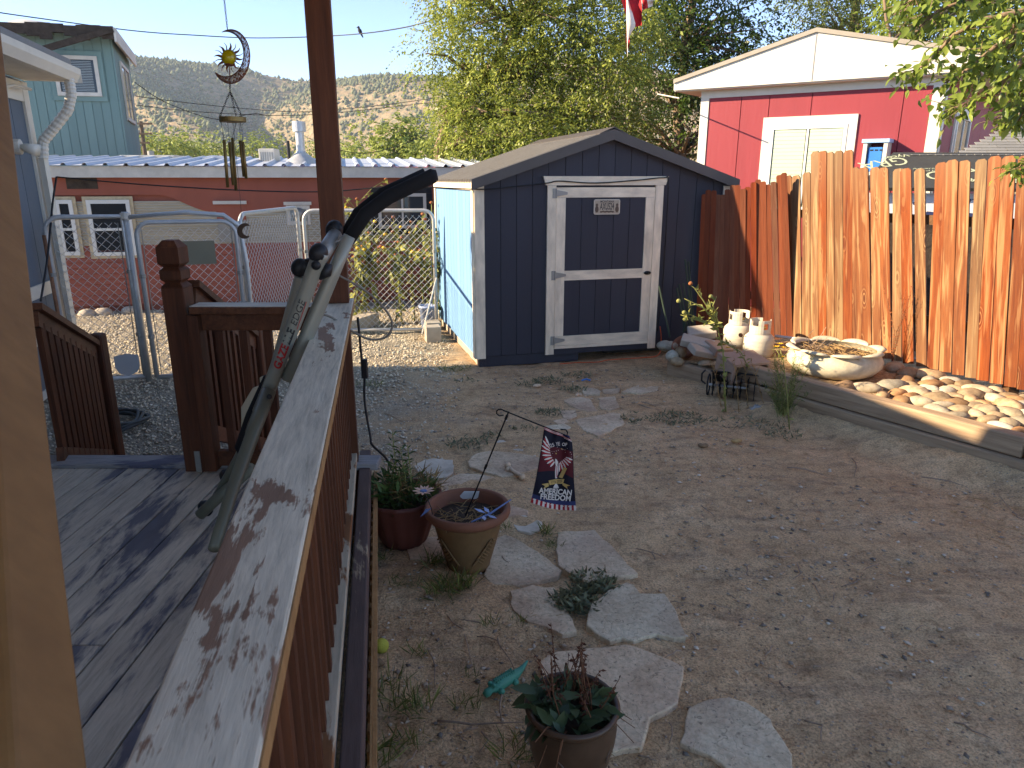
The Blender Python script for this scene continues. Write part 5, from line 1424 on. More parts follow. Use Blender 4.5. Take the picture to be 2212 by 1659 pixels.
# the pale elm behind the shed
sp = []
edge = [(905, -60), (930, 20), (915, 90), (945, 130), (960, 190), (940, 235), (985, 262), (975, 310), (1010, 330)]
for x, y in edge: sp.append((x + 40, y, 14.5, .42, .2))
for y in range(-120, 345, 42):
    for x in range(1000, 1420, 48):
        if rnd.random() < .14: continue
        sp.append((x + rnd.uniform(-20, 20), y + rnd.uniform(-18, 18), 14.6 + rnd.uniform(-1., 1.5), .46, .26))
for x, y in ((1030, 345), (1085, 330), (1140, 312), (1200, 300), (1255, 290), (1320, 280)): sp.append((x, y, 14., .4, .25))
eb = D(955, 345, 15.); eb.z = 0
tree('elm_tree', 'large pale green elm tree behind the shed', eb, [eb, eb + Vector((.05, 0, 1.6)), D(948, 325, 15.), D(965, 270, 15.1), D(1040, 180, 15.2), D(1120, 60, 15.2), D(1170, -80, 15.2), D(1190, -220, 15.2)], clump_px(sp, 3, 2), LM1, .074, 36, 10, .44, 21, .7, .14)
# dark tree in the middle
sp = []
for y in range(-110, 350, 42):
    for x in range(1375, 1640, 44):
        k = 0 if y > 60 else (1665 - x)
        if (x > 1600 and 190 < y) or (x > 1580 and y < 20): continue
        sp.append((x + rnd.uniform(-18, 18), y + rnd.uniform(-16, 16), 19 + rnd.uniform(-1.2, 1.2), .55, .36))
mb_ = D(1470, 350, 19.); mb_.z = 0
tree('dark_green_tree', 'dark green leafy tree between the elm and the red house', mb_, [mb_, D(1470, 340, 19), D(1465, 240, 19), D(1480, 120, 19), D(1500, -20, 19), D(1510, -160, 19)], clump_px(sp, 5, 3), LM2, .12, 15, 7, .42, 22, .35, .17)
# feathery tree behind the red house
sp = []
for y in range(-130, 175, 42):
    for x in range(1742, 1960, 44):
        sp.append((x + rnd.uniform(-16, 16), y + rnd.uniform(-14, 14), 20 + rnd.uniform(-1., 1.2), .55, .4))
sp += [(1722, 60, 20, .3, .2), (1725, 120, 20, .3, .2)]
mb_ = D(1840, 300, 20.5); mb_.z = 0
tree('feathery_tree', 'feathery leaved tree rising behind the red house roof', mb_, [mb_, D(1840, 250, 20.5), D(1835, 120, 20.5), D(1850, 0, 20.5), D(1860, -140, 20.5)], clump_px(sp, 8, 3), LM3, .085, 18, 9, .5, 23, .3, .16)
# mid tree near the ridge on the right
sp = []
for y in range(-60, 190, 40):
    for x in range(1935, 2300, 44): sp.append((x + rnd.uniform(-16, 16), y + rnd.uniform(-14, 14), 15.5 + rnd.uniform(-.6, .8), .42, .3))
mb_ = D(1948, 200, 15.5); mb_.z = 0
tree('broad_leaved_tree', 'bright green broad leaved tree with bare forked stem over the roof ridge', mb_, [mb_, D(1930, 180, 15.), D(1938, 150, 14.9), D(1925, 90, 14.9), D(1914, 40, 14.9), D(1908, -20, 14.9)], clump_px(sp, 9, 2), LM4, .13, 12, 7, .4, 24, .5, .05)
# near branch hanging in from the right
def near_branch():
    rs = np.random.RandomState(5); q = random.Random(9)
    base = Vector((5.35, 4.6, 0))
    o = root('plum_tree', base, 'near fruit tree whose leafy boughs hang in over the fence', 'tree')
    mb = MB(); mb.tube([base, base + Vector((-.05, .1, 1.2)), base + Vector((-.2, .2, 2.4)), base + Vector((-.5, .3, 3.3))], [.11, .09, .07, .04], 9)
    P = []; Dn = []
    boughs = []
    def bough(pts, r):
        pts = [Vector(p) for p in pts]; mb.tube(pts, [r * (1 - .8 * i / (len(pts) - 1)) for i in range(len(pts))], 6); boughs.append(pts)
    top = base + Vector((-.4, .28, 2.9))
    for ends in ([(2230, 20), (2130, 40), (2060, 75), (2000, 140), (1955, 160)], [(2230, 60), (2150, 100), (2090, 150), (2040, 180)], [(2240, 100), (2190, 150), (2150, 195), (2080, 228), (2062, 232)],
                 [(2230, 160), (2200, 200), (2180, 245), (2172, 262)], [(2230, -20), (2120, -10), (2030, 20), (1985, 60)], [(2240, 40), (2190, 90), (2140, 140), (2100, 165)],
                 [(2240, 130), (2210, 180), (2195, 230)], [(2230, -50), (2080, -40), (1990, -10), (1950, 10)], [(2260, 190), (2215, 230), (2200, 262)], [(2250, 0), (2200, 40), (2170, 90), (2110, 110)], [(2260, 350), (2225, 352), (2190, 360)]):
        Y = 4.6 + q.uniform(-.35, .5)
        if ends[0][1] > 300: Y = 5.3
        pts = [D(x, y, Y + .06 * i) for i, (x, y) in enumerate(ends)]
        bough([top if ends[0][1] < 300 else base + Vector((-.2, .2, 2.2))] + pts, .022)
    for pts in boughs:
        for i in range(1, len(pts) - 1):
            for k in range(9):
                p = pts[i].lerp(pts[i + 1], k / 9.); d = (pts[i + 1] - pts[i]).normalized()
                for tw in range(2):
                    td_ = (d * q.uniform(.2, 1.) + Vector((q.gauss(0, .8), q.gauss(0, .8), q.gauss(-.2, .6)))).normalized(); l = q.uniform(.05, .2)
                    if q.random() < .4: mb.tube([p, p + td_ * l], .0022, 3, False)
                    m = q.randint(2, 4)
                    for j in range(m):
                        P.append(p + td_ * (l * (j + 1) / m)); Dn.append(td_ * .6 + Vector((q.gauss(0, .7), q.gauss(0, .7), -.55 + q.gauss(0, .4))))
    mb.build('trunk', M['bark'], o, smooth=True)
    P = np.array(P); L = .066 * rs.uniform(.6, 1.2, len(P)); W = L * rs.uniform(.45, .58, len(P))
    V, F = leaf_cloud(P, np.array(Dn), L, W, rs, .2, True)
    npmesh('crown', V, F, LM4, o, smooth=True)
near_branch()
# far trees along the foot of the hill
for i, (x, y, Y, r) in enumerate(((330, 326, 60, 1.6), (352, 322, 62, 2.), (392, 328, 64, 1.6), (420, 322, 66, 2.2), (448, 328, 70, 1.8), (505, 330, 70, 1.8), (545, 328, 72, 2.2), (600, 330, 75, 2.), (690, 330, 75, 2.), (770, 332, 70, 2.), (850, 318, 42, 1.4), (870, 312, 42, 1.5), (892, 322, 42, 1.2), (915, 335, 40, 1.2), (760, 345, 50, 1.2))):
    b = D(x, y, Y); q = random.Random(60 + i)
    cl = [(b.x + q.gauss(0, r * .6), b.y + q.gauss(0, r * .5), b.z + q.gauss(0, r * .3), r * q.uniform(.3, .55)) for _ in range(12)]
    tree('distant_tree', 'pale silvery bushy tree beyond the maroon roof' if 800 < x < 930 else 'far sunlit tree at the foot of the dry hill', (b.x, b.y, 0), [(b.x, b.y, 0), (b.x, b.y, b.z * .6), (b.x, b.y, b.z)], cl, LMf, .3, 14, 5, .6, 80 + i, .2, .15, False, group='silvery trees beyond the maroon roof' if 800 < x < 930 else 'trees at the foot of the hill')
# ---------------------------------------------------------------- power lines, pole, bird
def wire(label, pts, r=.011, cat='wire', name='power_line', mat=None):
    P = [Vector(p) for p in pts]; out = []
    for i in range(len(P) - 1):
        for k in range(8):
            t_ = k / 8.; a = P[max(i - 1, 0)]; b = P[i]; c = P[i + 1]; d = P[min(i + 2, len(P) - 1)]
            out.append(.5 * ((2 * b) + (c - a) * t_ + (2 * a - 5 * b + 4 * c - d) * t_ ** 2 + (3 * b - a - 3 * c + d) * t_ ** 3))
    out.append(P[-1])
    o = MB().tube(out, r, 6).build(name, mat or M['cable'], smooth=True); return tag(o, label, cat)
wire('power line crossing the blue sky above the hill', [D(-60, 18, 18), D(60, 36, 19), D(285, 66, 21), D(420, 76, 22), D(560, 82, 22), D(740, 76, 21), D(870, 60, 19), D(980, 30, 18)], .014)
wire('upper cable across the hillside', [D(293, 208, 24), D(440, 226, 25), D(600, 240, 25), D(690, 240, 25), D(850, 224, 24), D(980, 205, 23)], .012)
wire('lower cable across the hillside', [D(293, 227, 25), D(450, 243, 26), D(640, 249, 26), D(820, 234, 25), D(980, 215, 24)], .012)
wire('steep service cable coming down from the teal building', [D(290, 177, 19), D(360, 222, 20), D(470, 258, 21), D(560, 246, 22), D(640, 285, 21), D(720, 320, 20), D(800, 330, 21), D(900, 300, 22), D(980, 250, 22)], .01)
for i, (y0, y1) in enumerate(((297, 294), (332, 328))):
    a0 = D(1505, y0, 13.2); wire(('upper' if i == 0 else 'lower') + ' service cable strung to the red house corner', [a0, D(1440, y1 + 6, 13.8), D(1360, y1 + 12, 14.6)], .008)
wire('short white cable at the red house eave', [D(1467, 212, 11.3), D(1420, 203, 12)], .01, mat=M['dirty_white'])
b = D(778, 72, 20.6)
bd = root('perched_bird', b, 'small dark bird perched on the power line', 'bird')
MB().ball(b + Vector((0, 0, .05)), (.05, .05, .085), Matrix.Rotation(R(-25), 3, 'Y'), 10, 7).ball(b + Vector((-.035, 0, .14)), .036).tube([b + Vector((-.06, 0, .14)), b + Vector((-.1, 0, .135))], [.012, .003], 5).tube([b + Vector((.02, 0, .0)), b + Vector((.07, 0, -.1))], [.03, .015], 5).build('body', M['bird'], bd, smooth=True)
pb_ = D(313, 330, 48); 
po = root('utility_pole', (pb_.x, pb_.y, 0), 'far wooden utility pole with crossarms below the hill', 'pole')
ph_ = D(309, 262, 48)
MB().tube([Vector((pb_.x, pb_.y, 0)), Vector((pb_.x, pb_.y, ph_.z))], [.16, .11], 10).build('shaft', M['pole'], po)
for k, (z, w) in enumerate(((ph_.z - .15, 1.5), (ph_.z - .75, 1.3), (ph_.z - 1.3, .9))): MB().box(Vector((pb_.x, pb_.y - .1, z)), (w, .1, .11)).build('crossarm', M['pole'], po)
MB().lathe(Vector((pb_.x + .42, pb_.y - .1, ph_.z - 2.4)), [(.0, 0), (.2, 0), (.2, .6), (.0, .62)], 12).build('transformer', M['galvdull'], po)
for i, x in enumerate((300, 337, 432, 452)):
    h = D(x, 168, 640); tag(MB().tube([Vector((h.x, h.y, h.z - 6)), D(x, 147, 640)], [.5, .25], 5).build('radio_mast', M['galvdull']), 'thin radio mast on the hill crest', 'mast', 'masts on the hill crest')
# clothes line style cable from the house to the shed
ca = D(122, 382, 7.05)
wire('black cable sagging from the house corner to the shed door', [ca, D(300, 398, 7.25), D(520, 411, 7.4), D(700, 414, 7.7), D(860, 403, 7.65), S.p(.03, -.05, 1.905), S.p(.4, -.05, 1.93), S.p(.76, -.055, 1.965), S.p(.9, -.055, 1.985), S.p(1.3, -.055, 1.965), S.p(1.8, -.055, 1.995), S.p(2.1, -.058, 2.02), S.p(2.16, -.055, 1.98), S.p(2.175, -.045, 1.5), S.p(2.17, -.045, .8), S.p(2.14, -.045, .3)], .007, 'cable', 'black_cable')
wire('black cable dropping down the blue house wall', [ca, ca + Vector((-.02, -.1, -.25)), D(102, 560, 6.5), D(88, 650, 6.0)], .009, 'cable', 'black_cable')
wire('orange extension cord along the shed threshold', [S.p(2.16, -.06, .36), S.p(2.18, -.07, .2), S.p(2.14, -.1, .03), S.p(1.9, -.14, .02), S.p(1.5, -.14, .02), S.p(1.35, -.2, .02), S.p(1.1, -.16, .02), S.p(.9, -.17, .02)], .006, 'cord', 'extension_cord', M['orangecord'])
wire('dark cord with plug hanging down the railing corner', [RP(RLN + .02, .09, 1.28), RP(RLN + .015, .1, 1.0), RP(RLN + .015, .11, .98), RP(RLN + .02, .1, .8), RP(RLN, .12, .6), RP(RLN - .02, .13, .55), RP(RLN + .02, .2, .45), RP(RLN + .01, .23, .38)], .007, 'cable', 'black_cable')
tag(MB().box(RP(RLN + .02, .11, .99), (.035, .03, .11)).build('plug_timer', M['black'], bevel=.006), 'small black plug box on the hanging cord', 'plug')
wire('thin grey cable loop sticking out past the porch post', [D(700, 580, 3.2), D(760, 610, 3.25), D(810, 645, 3.3), D(845, 690, 3.32), D(838, 725, 3.32), D(800, 733, 3.3), D(755, 712, 3.25), D(715, 685, 3.2), D(685, 677, 3.15)], .0055, 'cable', 'cable_loop', simple('grey_cable', lin(120, 112, 100), .6, var=.1, bump=0))
# garden hose coil
hc = D(240, 915, 5.6); hc.z = .03
pts = []
for i in range(110):
    a = i * .26; r_ = .26 + .05 * math.sin(i * .37); pts.append(Vector((hc.x + r_ * math.cos(a), hc.y + r_ * .9 * math.sin(a), .03 + .05 * (i / 110.) + .02 * (1 + math.sin(i * .9)))))
tag(MB().tube(pts, .013, 7).build('garden_hose', M['hose'], smooth=True), 'coiled grey garden hose beside the stair post', 'hose')
# ---------------------------------------------------------------- flagstones
t = NT('flagstone'); v = t.co()
c = t.ramp(t.noise(v, 3.5, 6, .62, .4), [(.28, lin(180, 154, 124)), (.48, lin(214, 190, 158)), (.62, lin(224, 204, 172)), (.8, lin(230, 214, 186))])
oi = t.n('ShaderNodeObjectInfo')
c = t.mix(t.math('MULTIPLY', t.ramp(t.noise(v, 2., 4), [(.45, (0, 0, 0, 1)), (.6, (1, 1, 1, 1))]), .45), c, lin(176, 142, 120))
c = t.mix(t.math('MULTIPLY', t.ramp(t.noise(v, 60, 3), [(.6, (0, 0, 0, 1)), (.7, (1, 1, 1, 1))]), .6), c, lin(96, 84, 74))
c = t.hsv(c, .08, .1, .01)
lay = t.n('ShaderNodeTexNoise'); lay.inputs['Scale'].default_value = 4.; lay.inputs['Detail'].default_value = 3; t.l(v, lay.inputs['Vector'])
step = t.math('DIVIDE', t.math('FLOOR', t.math('MULTIPLY', lay.outputs[0], 14.)), 14.)
fr_ = t.math('FRACT', t.math('MULTIPLY', lay.outputs[0], 14.))
cr_l = t.math('MULTIPLY', t.ramp(fr_, [(.0, (1, 1, 1, 1)), (.09, (0, 0, 0, 1))]), t.ramp(t.noise(v, 9., 3), [(.45, (0, 0, 0, 1)), (.55, (1, 1, 1, 1))]))
c = t.mix(t.math('MULTIPLY', cr_l, .6), c, lin(110, 90, 72))
c = t.mix(1., c, t.ramp(t.noise(v, 42., 4, .7), [(.3, (.78, .77, .75, 1)), (.6, (1.08, 1.08, 1.08, 1))]), 'MULTIPLY')
n = t.bump(t.noise(v, 24., 5, .65), .01); n = t.bump(step, .09, 1., n)
M['flagstone'] = t.fin(c, .85, n, 0., .25)
t2 = NT('grey_blue_flagstone'); v = t2.co()
c = t2.ramp(t2.noise(v, 5., 6, .65), [(.3, lin(166, 154, 136)), (.5, lin(200, 188, 168)), (.7, lin(220, 208, 188))])
M['flagblue'] = t2.fin(c, .85, t2.bump(t2.noise(v, 22., 5, .65), .008), 0., .25)
def c6(pts): return [(884.8 + .3333 * a, 737.3 + .3333 * b) for a, b in pts]
def c8(pts): return [(1253.4 + .4333 * a, 1106 + .4333 * b) for a, b in pts]
FS = [(c6([(520, 1270), (620, 1240), (700, 1270), (830, 1350), (900, 1400), (985, 1470), (960, 1510), (850, 1535), (700, 1570), (540, 1565), (480, 1500), (470, 1380)]), 0, .022),
      (c6([(960, 1215), (1080, 1210), (1200, 1200), (1235, 1240), (1300, 1290), (1340, 1335), (1390, 1390), (1485, 1485), (1300, 1510), (1140, 1540), (1040, 1480), (965, 1430), (945, 1330)]), 0, .035),
      (c8([(230, 330), (270, 345), (300, 385), (420, 385), (445, 420), (480, 470), (500, 530), (530, 600), (470, 605), (380, 590), (330, 600), (270, 622), (205, 608), (150, 622), (80, 585), (30, 540), (40, 480), (60, 430), (140, 370)]), 0, .038),
      ([(1165, 1420), (1205, 1398), (1250, 1395), (1357, 1383), (1418, 1405), (1478, 1431), (1470, 1475), (1465, 1509), (1440, 1525), (1405, 1540), (1398, 1570), (1388, 1602), (1350, 1608), (1305, 1617), (1240, 1600), (1195, 1540), (1170, 1480)], 0, .035),
      (c8([(540, 960), (640, 915), (740, 905), (830, 930), (890, 970), (950, 1010), (965, 1050), (1010, 1110), (1060, 1190), (1070, 1300), (1050, 1420), (850, 1420), (760, 1290), (700, 1230), (640, 1190), (560, 1160), (495, 1130), (520, 1080)]), 0, .03),
      ([(1102, 1275), (1150, 1262), (1198, 1267), (1212, 1295), (1225, 1320), (1246, 1362), (1215, 1368), (1180, 1352), (1140, 1340), (1108, 1315)], 0, .012),
      (c6([(375, 760), (400, 725), (440, 705), (520, 690), (650, 700), (760, 715), (860, 740), (850, 800), (730, 830), (600, 860), (500, 832), (390, 792)]), 0, .04),
      (c6([(510, 688), (560, 645), (620, 610), (700, 600), (760, 605), (860, 640), (868, 735), (760, 710), (650, 695)]), 1, .02),
      (c6([(1070, 500), (1200, 470), (1360, 445), (1395, 520), (1310, 570), (1220, 600), (1120, 560)]), 0, .028),
      (c6([(1000, 370), (1060, 352), (1110, 350), (1165, 360), (1190, 400), (1220, 440), (1160, 445), (1100, 430), (1040, 400)]), 0, .03),
      (c6([(1220, 360), (1330, 350), (1362, 420), (1300, 440), (1240, 430)]), 0, .02),
      (c6([(965, 445), (1080, 435), (1085, 480), (1040, 500), (1000, 498)]), 0, .02),
      (c6([(930, 510), (1010, 490), (1040, 520), (960, 530)]), 0, .018), (c6([(880, 545), (1000, 525), (1060, 560), (900, 575)]), 0, .018),
      (c6([(1120, 300), (1180, 298), (1240, 320), (1235, 342), (1130, 340)]), 0, .012),
      (c6([(1250, 310), (1370, 300), (1350, 330), (1260, 335)]), 0, .012),
      (c6([(1370, 330), (1480, 282), (1620, 290), (1600, 320), (1500, 335)]), 0, .01),
      (c6([(30, 800), (90, 765), (150, 750), (280, 760), (285, 840), (240, 870), (160, 882), (60, 850)]), 1, .02),
      (c6([(190, 905), (330, 850), (450, 855), (580, 880), (500, 930), (400, 970), (230, 965)]), 0, .018),
      (c6([(80, 1040), (160, 995), (250, 975), (380, 985), (480, 1000), (620, 1040), (770, 1080), (770, 1112), (640, 1125), (500, 1135), (200, 1110), (100, 1100)]), 0, .028),
      (c6([(650, 1145), (690, 1120), (740, 1115), (800, 1135), (860, 1160), (850, 1215), (780, 1232), (700, 1215)]), 1, .02),
      (c6([(-30, 1290), (60, 1265), (180, 1255), (240, 1330), (250, 1400), (130, 1415), (0, 1400)]), 0, .02),
      (c6([(1060, 700), (1110, 695), (1120, 725), (1075, 750)]), 0, .02), (c6([(1060, 640), (1090, 640), (1090, 700), (1060, 700)]), 0, .015)]
for i, (poly, kind, h) in enumerate(FS):
    q = random.Random(i); P = [G(x, y, h) for x, y in poly]; pts = []
    for a in range(len(P)):
        A, B = P[a], P[(a + 1) % len(P)]; m = max(1, int((B - A).length / .05))
        for k in range(m):
            p = A.lerp(B, k / m)
            if k: p += Vector((q.gauss(0, .006), q.gauss(0, .006), 0))
            pts.append(p)
    hh = .006 + h * .3; mb = MB(); mb.prism([Vector((p.x, p.y, -.03)) for p in pts], Z * (.03 + hh))
    mb.build('flagstone', M['flagblue'] if kind else M['flagstone'], ground, bevel=min(.006, h * .25))
# ---------------------------------------------------------------- pebbles (uncounted grit)
def pebbles(n, fx, fy, rmin, rmax, seed, name, label):
    rs = np.random.RandomState(seed); X = rs.uniform(*fx, n); Y = fy[0] + (fy[1] - fy[0]) * rs.uniform(0, 1, n) ** 1.3
    k = (np.sin(X * 2.3 + Y) + np.sin(Y * 3.1 - X * 1.7) + rs.uniform(-2, 2, n)) > -.3
    k &= ~((X - 3.2 > -.66 * (Y - 4.9)) & (X > 1.6))
    k &= X > -.62 + .18 * (2.4 - Y)
    X, Y = X[k], Y[k]; n = len(X)
    r = rmin + (rmax - rmin) * rs.uniform(0, 1, n) ** 4
    Zg = 0.012 * np.sin(1.7 * X + .6) * np.sin(1.3 * Y + 1.1) + 0.008 * np.sin(4.1 * X + 2 * Y) * np.sin(3.3 * Y - X)
    base = np.array([(1, 0, 0), (-1, 0, 0), (0, 1, 0), (0, -1, 0), (0, 0, .7), (0, 0, -.7)], float)
    f = np.array([(0, 2, 4), (2, 1, 4), (1, 3, 4), (3, 0, 4), (2, 0, 5), (1, 2, 5), (3, 1, 5), (0, 3, 5)])
    a = rs.uniform(0, 6.28, n); ca_, sa_ = np.cos(a), np.sin(a)
    b = base[None] * rs.uniform(.6, 1.3, (n, 6, 1)) * np.array([1.2, .85, .6])
    V = np.stack([b[..., 0] * ca_[:, None] - b[..., 1] * sa_[:, None], b[..., 0] * sa_[:, None] + b[..., 1] * ca_[:, None], b[..., 2]], -1) * r[:, None, None]
    V += np.stack([X, Y, Zg + r * .2], 1)[:, None]
    t = NT(name + '_mat'); ge = t.n('ShaderNodeNewGeometry')
    m = t.fin(t.ramp(ge.outputs['Random Per Island'], [(0, lin(112, 104, 96)), (.35, lin(160, 144, 126)), (.7, lin(190, 170, 146)), (1, lin(224, 210, 190))]), .9, None, 0., .2)
    tag(npmesh(name, V.reshape(-1, 3), ((np.arange(n) * 6)[:, None, None] + f[None]).reshape(-1, 3), m, kind='stuff', smooth=True, org=(0, 3, 0)), label, 'pebbles')
pebbles(26000, (-1.4, 4.4), (1.2, 7.6), .0028, .018, 3, 'pebbles', 'loose grit and pebbles on the dirt')
def gravel():
    rs = np.random.RandomState(9); n = 42000
    X = rs.uniform(-7.2, -.5, n); Y = rs.uniform(4.4, 11.5, n)
    k = ((X + 4.6 > -.26 * (Y - 7.2)) | (Y > 7.25)) & ((Y - 10.9) < .228 * (X + 6.69)) & ((X < -.75) | (Y < 7.4)) & (X < -.45 - .28 * np.maximum(0, Y - 7.6)) & (rs.uniform(0, 1, n) < np.clip((-.3 - X) * .9, .15, 1))
    X, Y = X[k], Y[k]; n = len(X); r = rs.uniform(.007, .019, n)
    base = np.array([(1, 0, 0), (-1, 0, 0), (0, 1, 0), (0, -1, 0), (0, 0, .8), (0, 0, -.5)], float)
    f = np.array([(0, 2, 4), (2, 1, 4), (1, 3, 4), (3, 0, 4), (2, 0, 5), (1, 2, 5), (3, 1, 5), (0, 3, 5)])
    V = base[None] * rs.uniform(.6, 1.35, (n, 6, 3)) * r[:, None, None]
    a = rs.uniform(0, 6.28, n); V = np.stack([V[..., 0] * np.cos(a)[:, None] - V[..., 1] * np.sin(a)[:, None], V[..., 0] * np.sin(a)[:, None] + V[..., 1] * np.cos(a)[:, None], V[..., 2]], -1)
    V += np.stack([X, Y, 0.012 * np.sin(1.7 * X + .6) * np.sin(1.3 * Y + 1.1) + r * .3], 1)[:, None]
    t = NT('gravel_mat'); ge = t.n('ShaderNodeNewGeometry')
    m = t.fin(t.ramp(ge.outputs['Random Per Island'], [(0, lin(142, 134, 122)), (.4, lin(192, 180, 158)), (.8, lin(214, 200, 174)), (1, lin(228, 217, 198))]), .9, None, 0., .2)
    tag(npmesh('gravel', V.reshape(-1, 3), ((np.arange(n) * 6)[:, None, None] + f[None]).reshape(-1, 3), m, kind='stuff', org=(-3, 7, 0)), 'pale crushed gravel in the alley by the gate', 'gravel')
gravel()
# ---------------------------------------------------------------- grass tufts and low weeds
LMg = leafmat('grass_blades', lin(84, 96, 46), lin(140, 140, 72), .25, .6)
LMw = leafmat('prostrate_weed', lin(104, 108, 80), lin(140, 140, 104), .2, .6)
def tuft(px, py, rad, n, L, wid, mat, seed, spreadf=.6, label='', grp=None, name='grass_tuft', cat='grass'):
    rs = np.random.RandomState(seed); c = G(px, py, 0.)
    a = rs.uniform(0, 6.28, n); d = rad * np.sqrt(rs.uniform(0, 1, n))
    P = np.stack([c.x + d * np.cos(a), c.y + d * np.sin(a) * .8, np.full(n, .004)], 1)
    Dn = np.stack([rs.normal(0, spreadf, n), rs.normal(0, spreadf, n), rs.uniform(.35, 1.1, n)], 1)
    Ls = L * rs.uniform(.5, 1.3, n)
    V, F = leaf_cloud(P, Dn, Ls, Ls * wid, rs, .05)
    V[:, 2] = np.maximum(V[:, 2], .003)
    tag(npmesh(name, V, F, mat), label, cat, grp)
wt = [(1470, 905, .28, 420), (1380, 905, .22, 260), (1190, 893, .16, 200), (1010, 960, .22, 240), (1060, 945, .12, 90), (1185, 825, .2, 260), (1245, 812, .2, 160), (1240, 843, .16, 160), (1005, 826, .16, 120), (1140, 832, .14, 80), (1460, 918, .12, 60), (1600, 915, .3, 160), (1680, 920, .3, 160), (1135, 930, .14, 120), (1690, 940, .2, 120)]
for i, (x, y, r_, n) in enumerate(wt): tuft(x, y, r_ * .85, int(n * .55), .048, .22, LMw, 100 + i, 1.0, 'low grey green weed patch on the bare dirt', 'low weed patches on the dirt', 'weed_patch', 'weed')
tuft(1280, 1262, .13, 300, .05, .3, LMw, 130, 1.1, 'wiry weed patch between two flagstones', None, 'weed_patch', 'weed'); tuft(1245, 1302, .12, 320, .05, .3, LMw, 131, 1.1, 'wiry weed patch lapping over the pale flagstone', None, 'weed_patch', 'weed')
gt = [(940, 1222, .07, 70, .1), (985, 1270, .1, 110, .1), (965, 1285, .1, 80, .1), (820, 1210, .08, 60, .07), (1180, 1155, .05, 60, .09), (1195, 1185, .05, 40, .06), (1095, 1145, .04, 30, .06), (890, 1265, .05, 30, .06), (850, 1262, .06, 30, .06), (905, 1420, .05, 30, .07), (895, 1530, .08, 60, .1), (870, 1535, .08, 40, .09), (1010, 1530, .06, 40, .07), (840, 1490, .08, 50, .1), (1060, 1350, .05, 30, .06), (880, 1610, .06, 60, .07), (820, 1640, .08, 50, .1), (1120, 1630, .08, 60, .1), (1015, 1465, .04, 20, .06), (1120, 1348, .06, 24, .05)]
for i, (x, y, r_, n, L) in enumerate(gt): tuft(x, y, r_, n, L, .06, LMg, 150 + i, .55, 'thin grass tuft in the dirt by the deck and stepping stones', 'grass tufts by the deck')
for i, (x, y) in enumerate(((800, 835), (975, 800), (1010, 690), (960, 700), (905, 690), (1030, 688), (700, 840), (990, 800))): tuft(x, y, .16, 70, .08, .08, LMg, 180 + i, .7, 'sunlit weedy grass on the gravel near the shed', 'weedy grass near the shed')
# ---------------------------------------------------------------- twigs
tw = [((1030, 1205 + 170), (1075, 1385), (1082, 1405)), ((967, 1330), (1000, 1360), (1020, 1440)), ((925, 1405), (940, 1440), (940, 1495)), ((1075, 1378), (1090, 1410), (1112, 1448)), ((945, 1557), (1020, 1567), (1130, 1560)), ((1083, 1495), (1080, 1520), (1083, 1555)), ((1000, 1580), (1020, 1577), (1030, 1570)), ((1040, 1580), (1055, 1600), (1035, 1625)),
      ((1755, 1260), (1765, 1275), (1775, 1292)), ((1612, 1222), (1615, 1235), (1617, 1245)), ((1722, 1216), (1730, 1240), (1710, 1252)), ((1732, 1330), (1736, 1340), (1731, 1349)), ((1738, 1556), (1776, 1568), (1774, 1602)), ((1960, 1345), (1995, 1352), (1978, 1362)), ((1652, 1415), (1665, 1400), (1672, 1395)), ((1375, 1185), (1410, 1195), (1432, 1202)), ((1415, 1208), (1408, 1196), (1412, 1190)), ((1515, 1092), (1530, 1105), (1545, 1116)),
      ((1380, 873), (1410, 885), (1422, 884)), ((1385, 868), (1405, 874), (1418, 880)), ((1700, 1010), (1740, 1015), (1790, 1030)), ((1840, 990), (1850, 1010), (1845, 1030)), ((1990, 1030), (2050, 1040), (2090, 1052)), ((2130, 1020), (2160, 1038), (2185, 1032)), ((2150, 1060), (2180, 1100), (2212, 1120)), ((1445, 1560), (1452, 1590), (1446, 1605)), ((1290, 1605), (1295, 1615), (1288, 1625)), ((900, 1620), (890, 1640), (870, 1659)), ((985, 1590), (1000, 1600), (1010, 1606)), ((2185, 1070), (2200, 1080), (2220, 1092)), ((2060, 1560), (2100, 1580), (2150, 1600)), ((1665, 1200), (1690, 1205), (1710, 1203))]
_q = random.Random(77)
for _ in range(46):
    x_, y_ = _q.uniform(820, 2200), 850 + 800 * _q.random() ** 1.2; l_ = _q.uniform(8, 30); b_ = _q.uniform(0, 6.28)
    tw.append(((x_, y_), (x_ + l_ * math.cos(b_), y_ + .5 * l_ * math.sin(b_)), (x_ + 1.8 * l_ * math.cos(b_ + _q.gauss(0, .4)), y_ + .9 * l_ * math.sin(b_ + _q.gauss(0, .4)))))
for i, pts in enumerate(tw):
    P = [G(x, y, .008) for x, y in pts]; P = [P[0], P[0].lerp(P[1], .5) + Vector((rnd.gauss(0, .006), rnd.gauss(0, .006), .006)), P[1] + Z * .004, P[1].lerp(P[2], .5) + Vector((rnd.gauss(0, .006), 0, .004)), P[2]]
    r_ = rnd.uniform(.0022, .0046)
    tag(MB().tube(P, [r_, r_, r_ * .9, r_ * .7, r_ * .4], 6).build('twig', M['twig'], smooth=True), 'dry bare twig lying on the dirt', 'twig', 'twigs scattered on the dirt')
straws('dead_grass_litter', Vector((3.2, 3.9, .004)), .5, 120, .1, M['straw'], None, .15, .0016, 31); bpy.data.objects['dead_grass_litter']['label'] = 'dead grass litter below the landscape timber'; bpy.data.objects['dead_grass_litter']['category'] = 'litter'
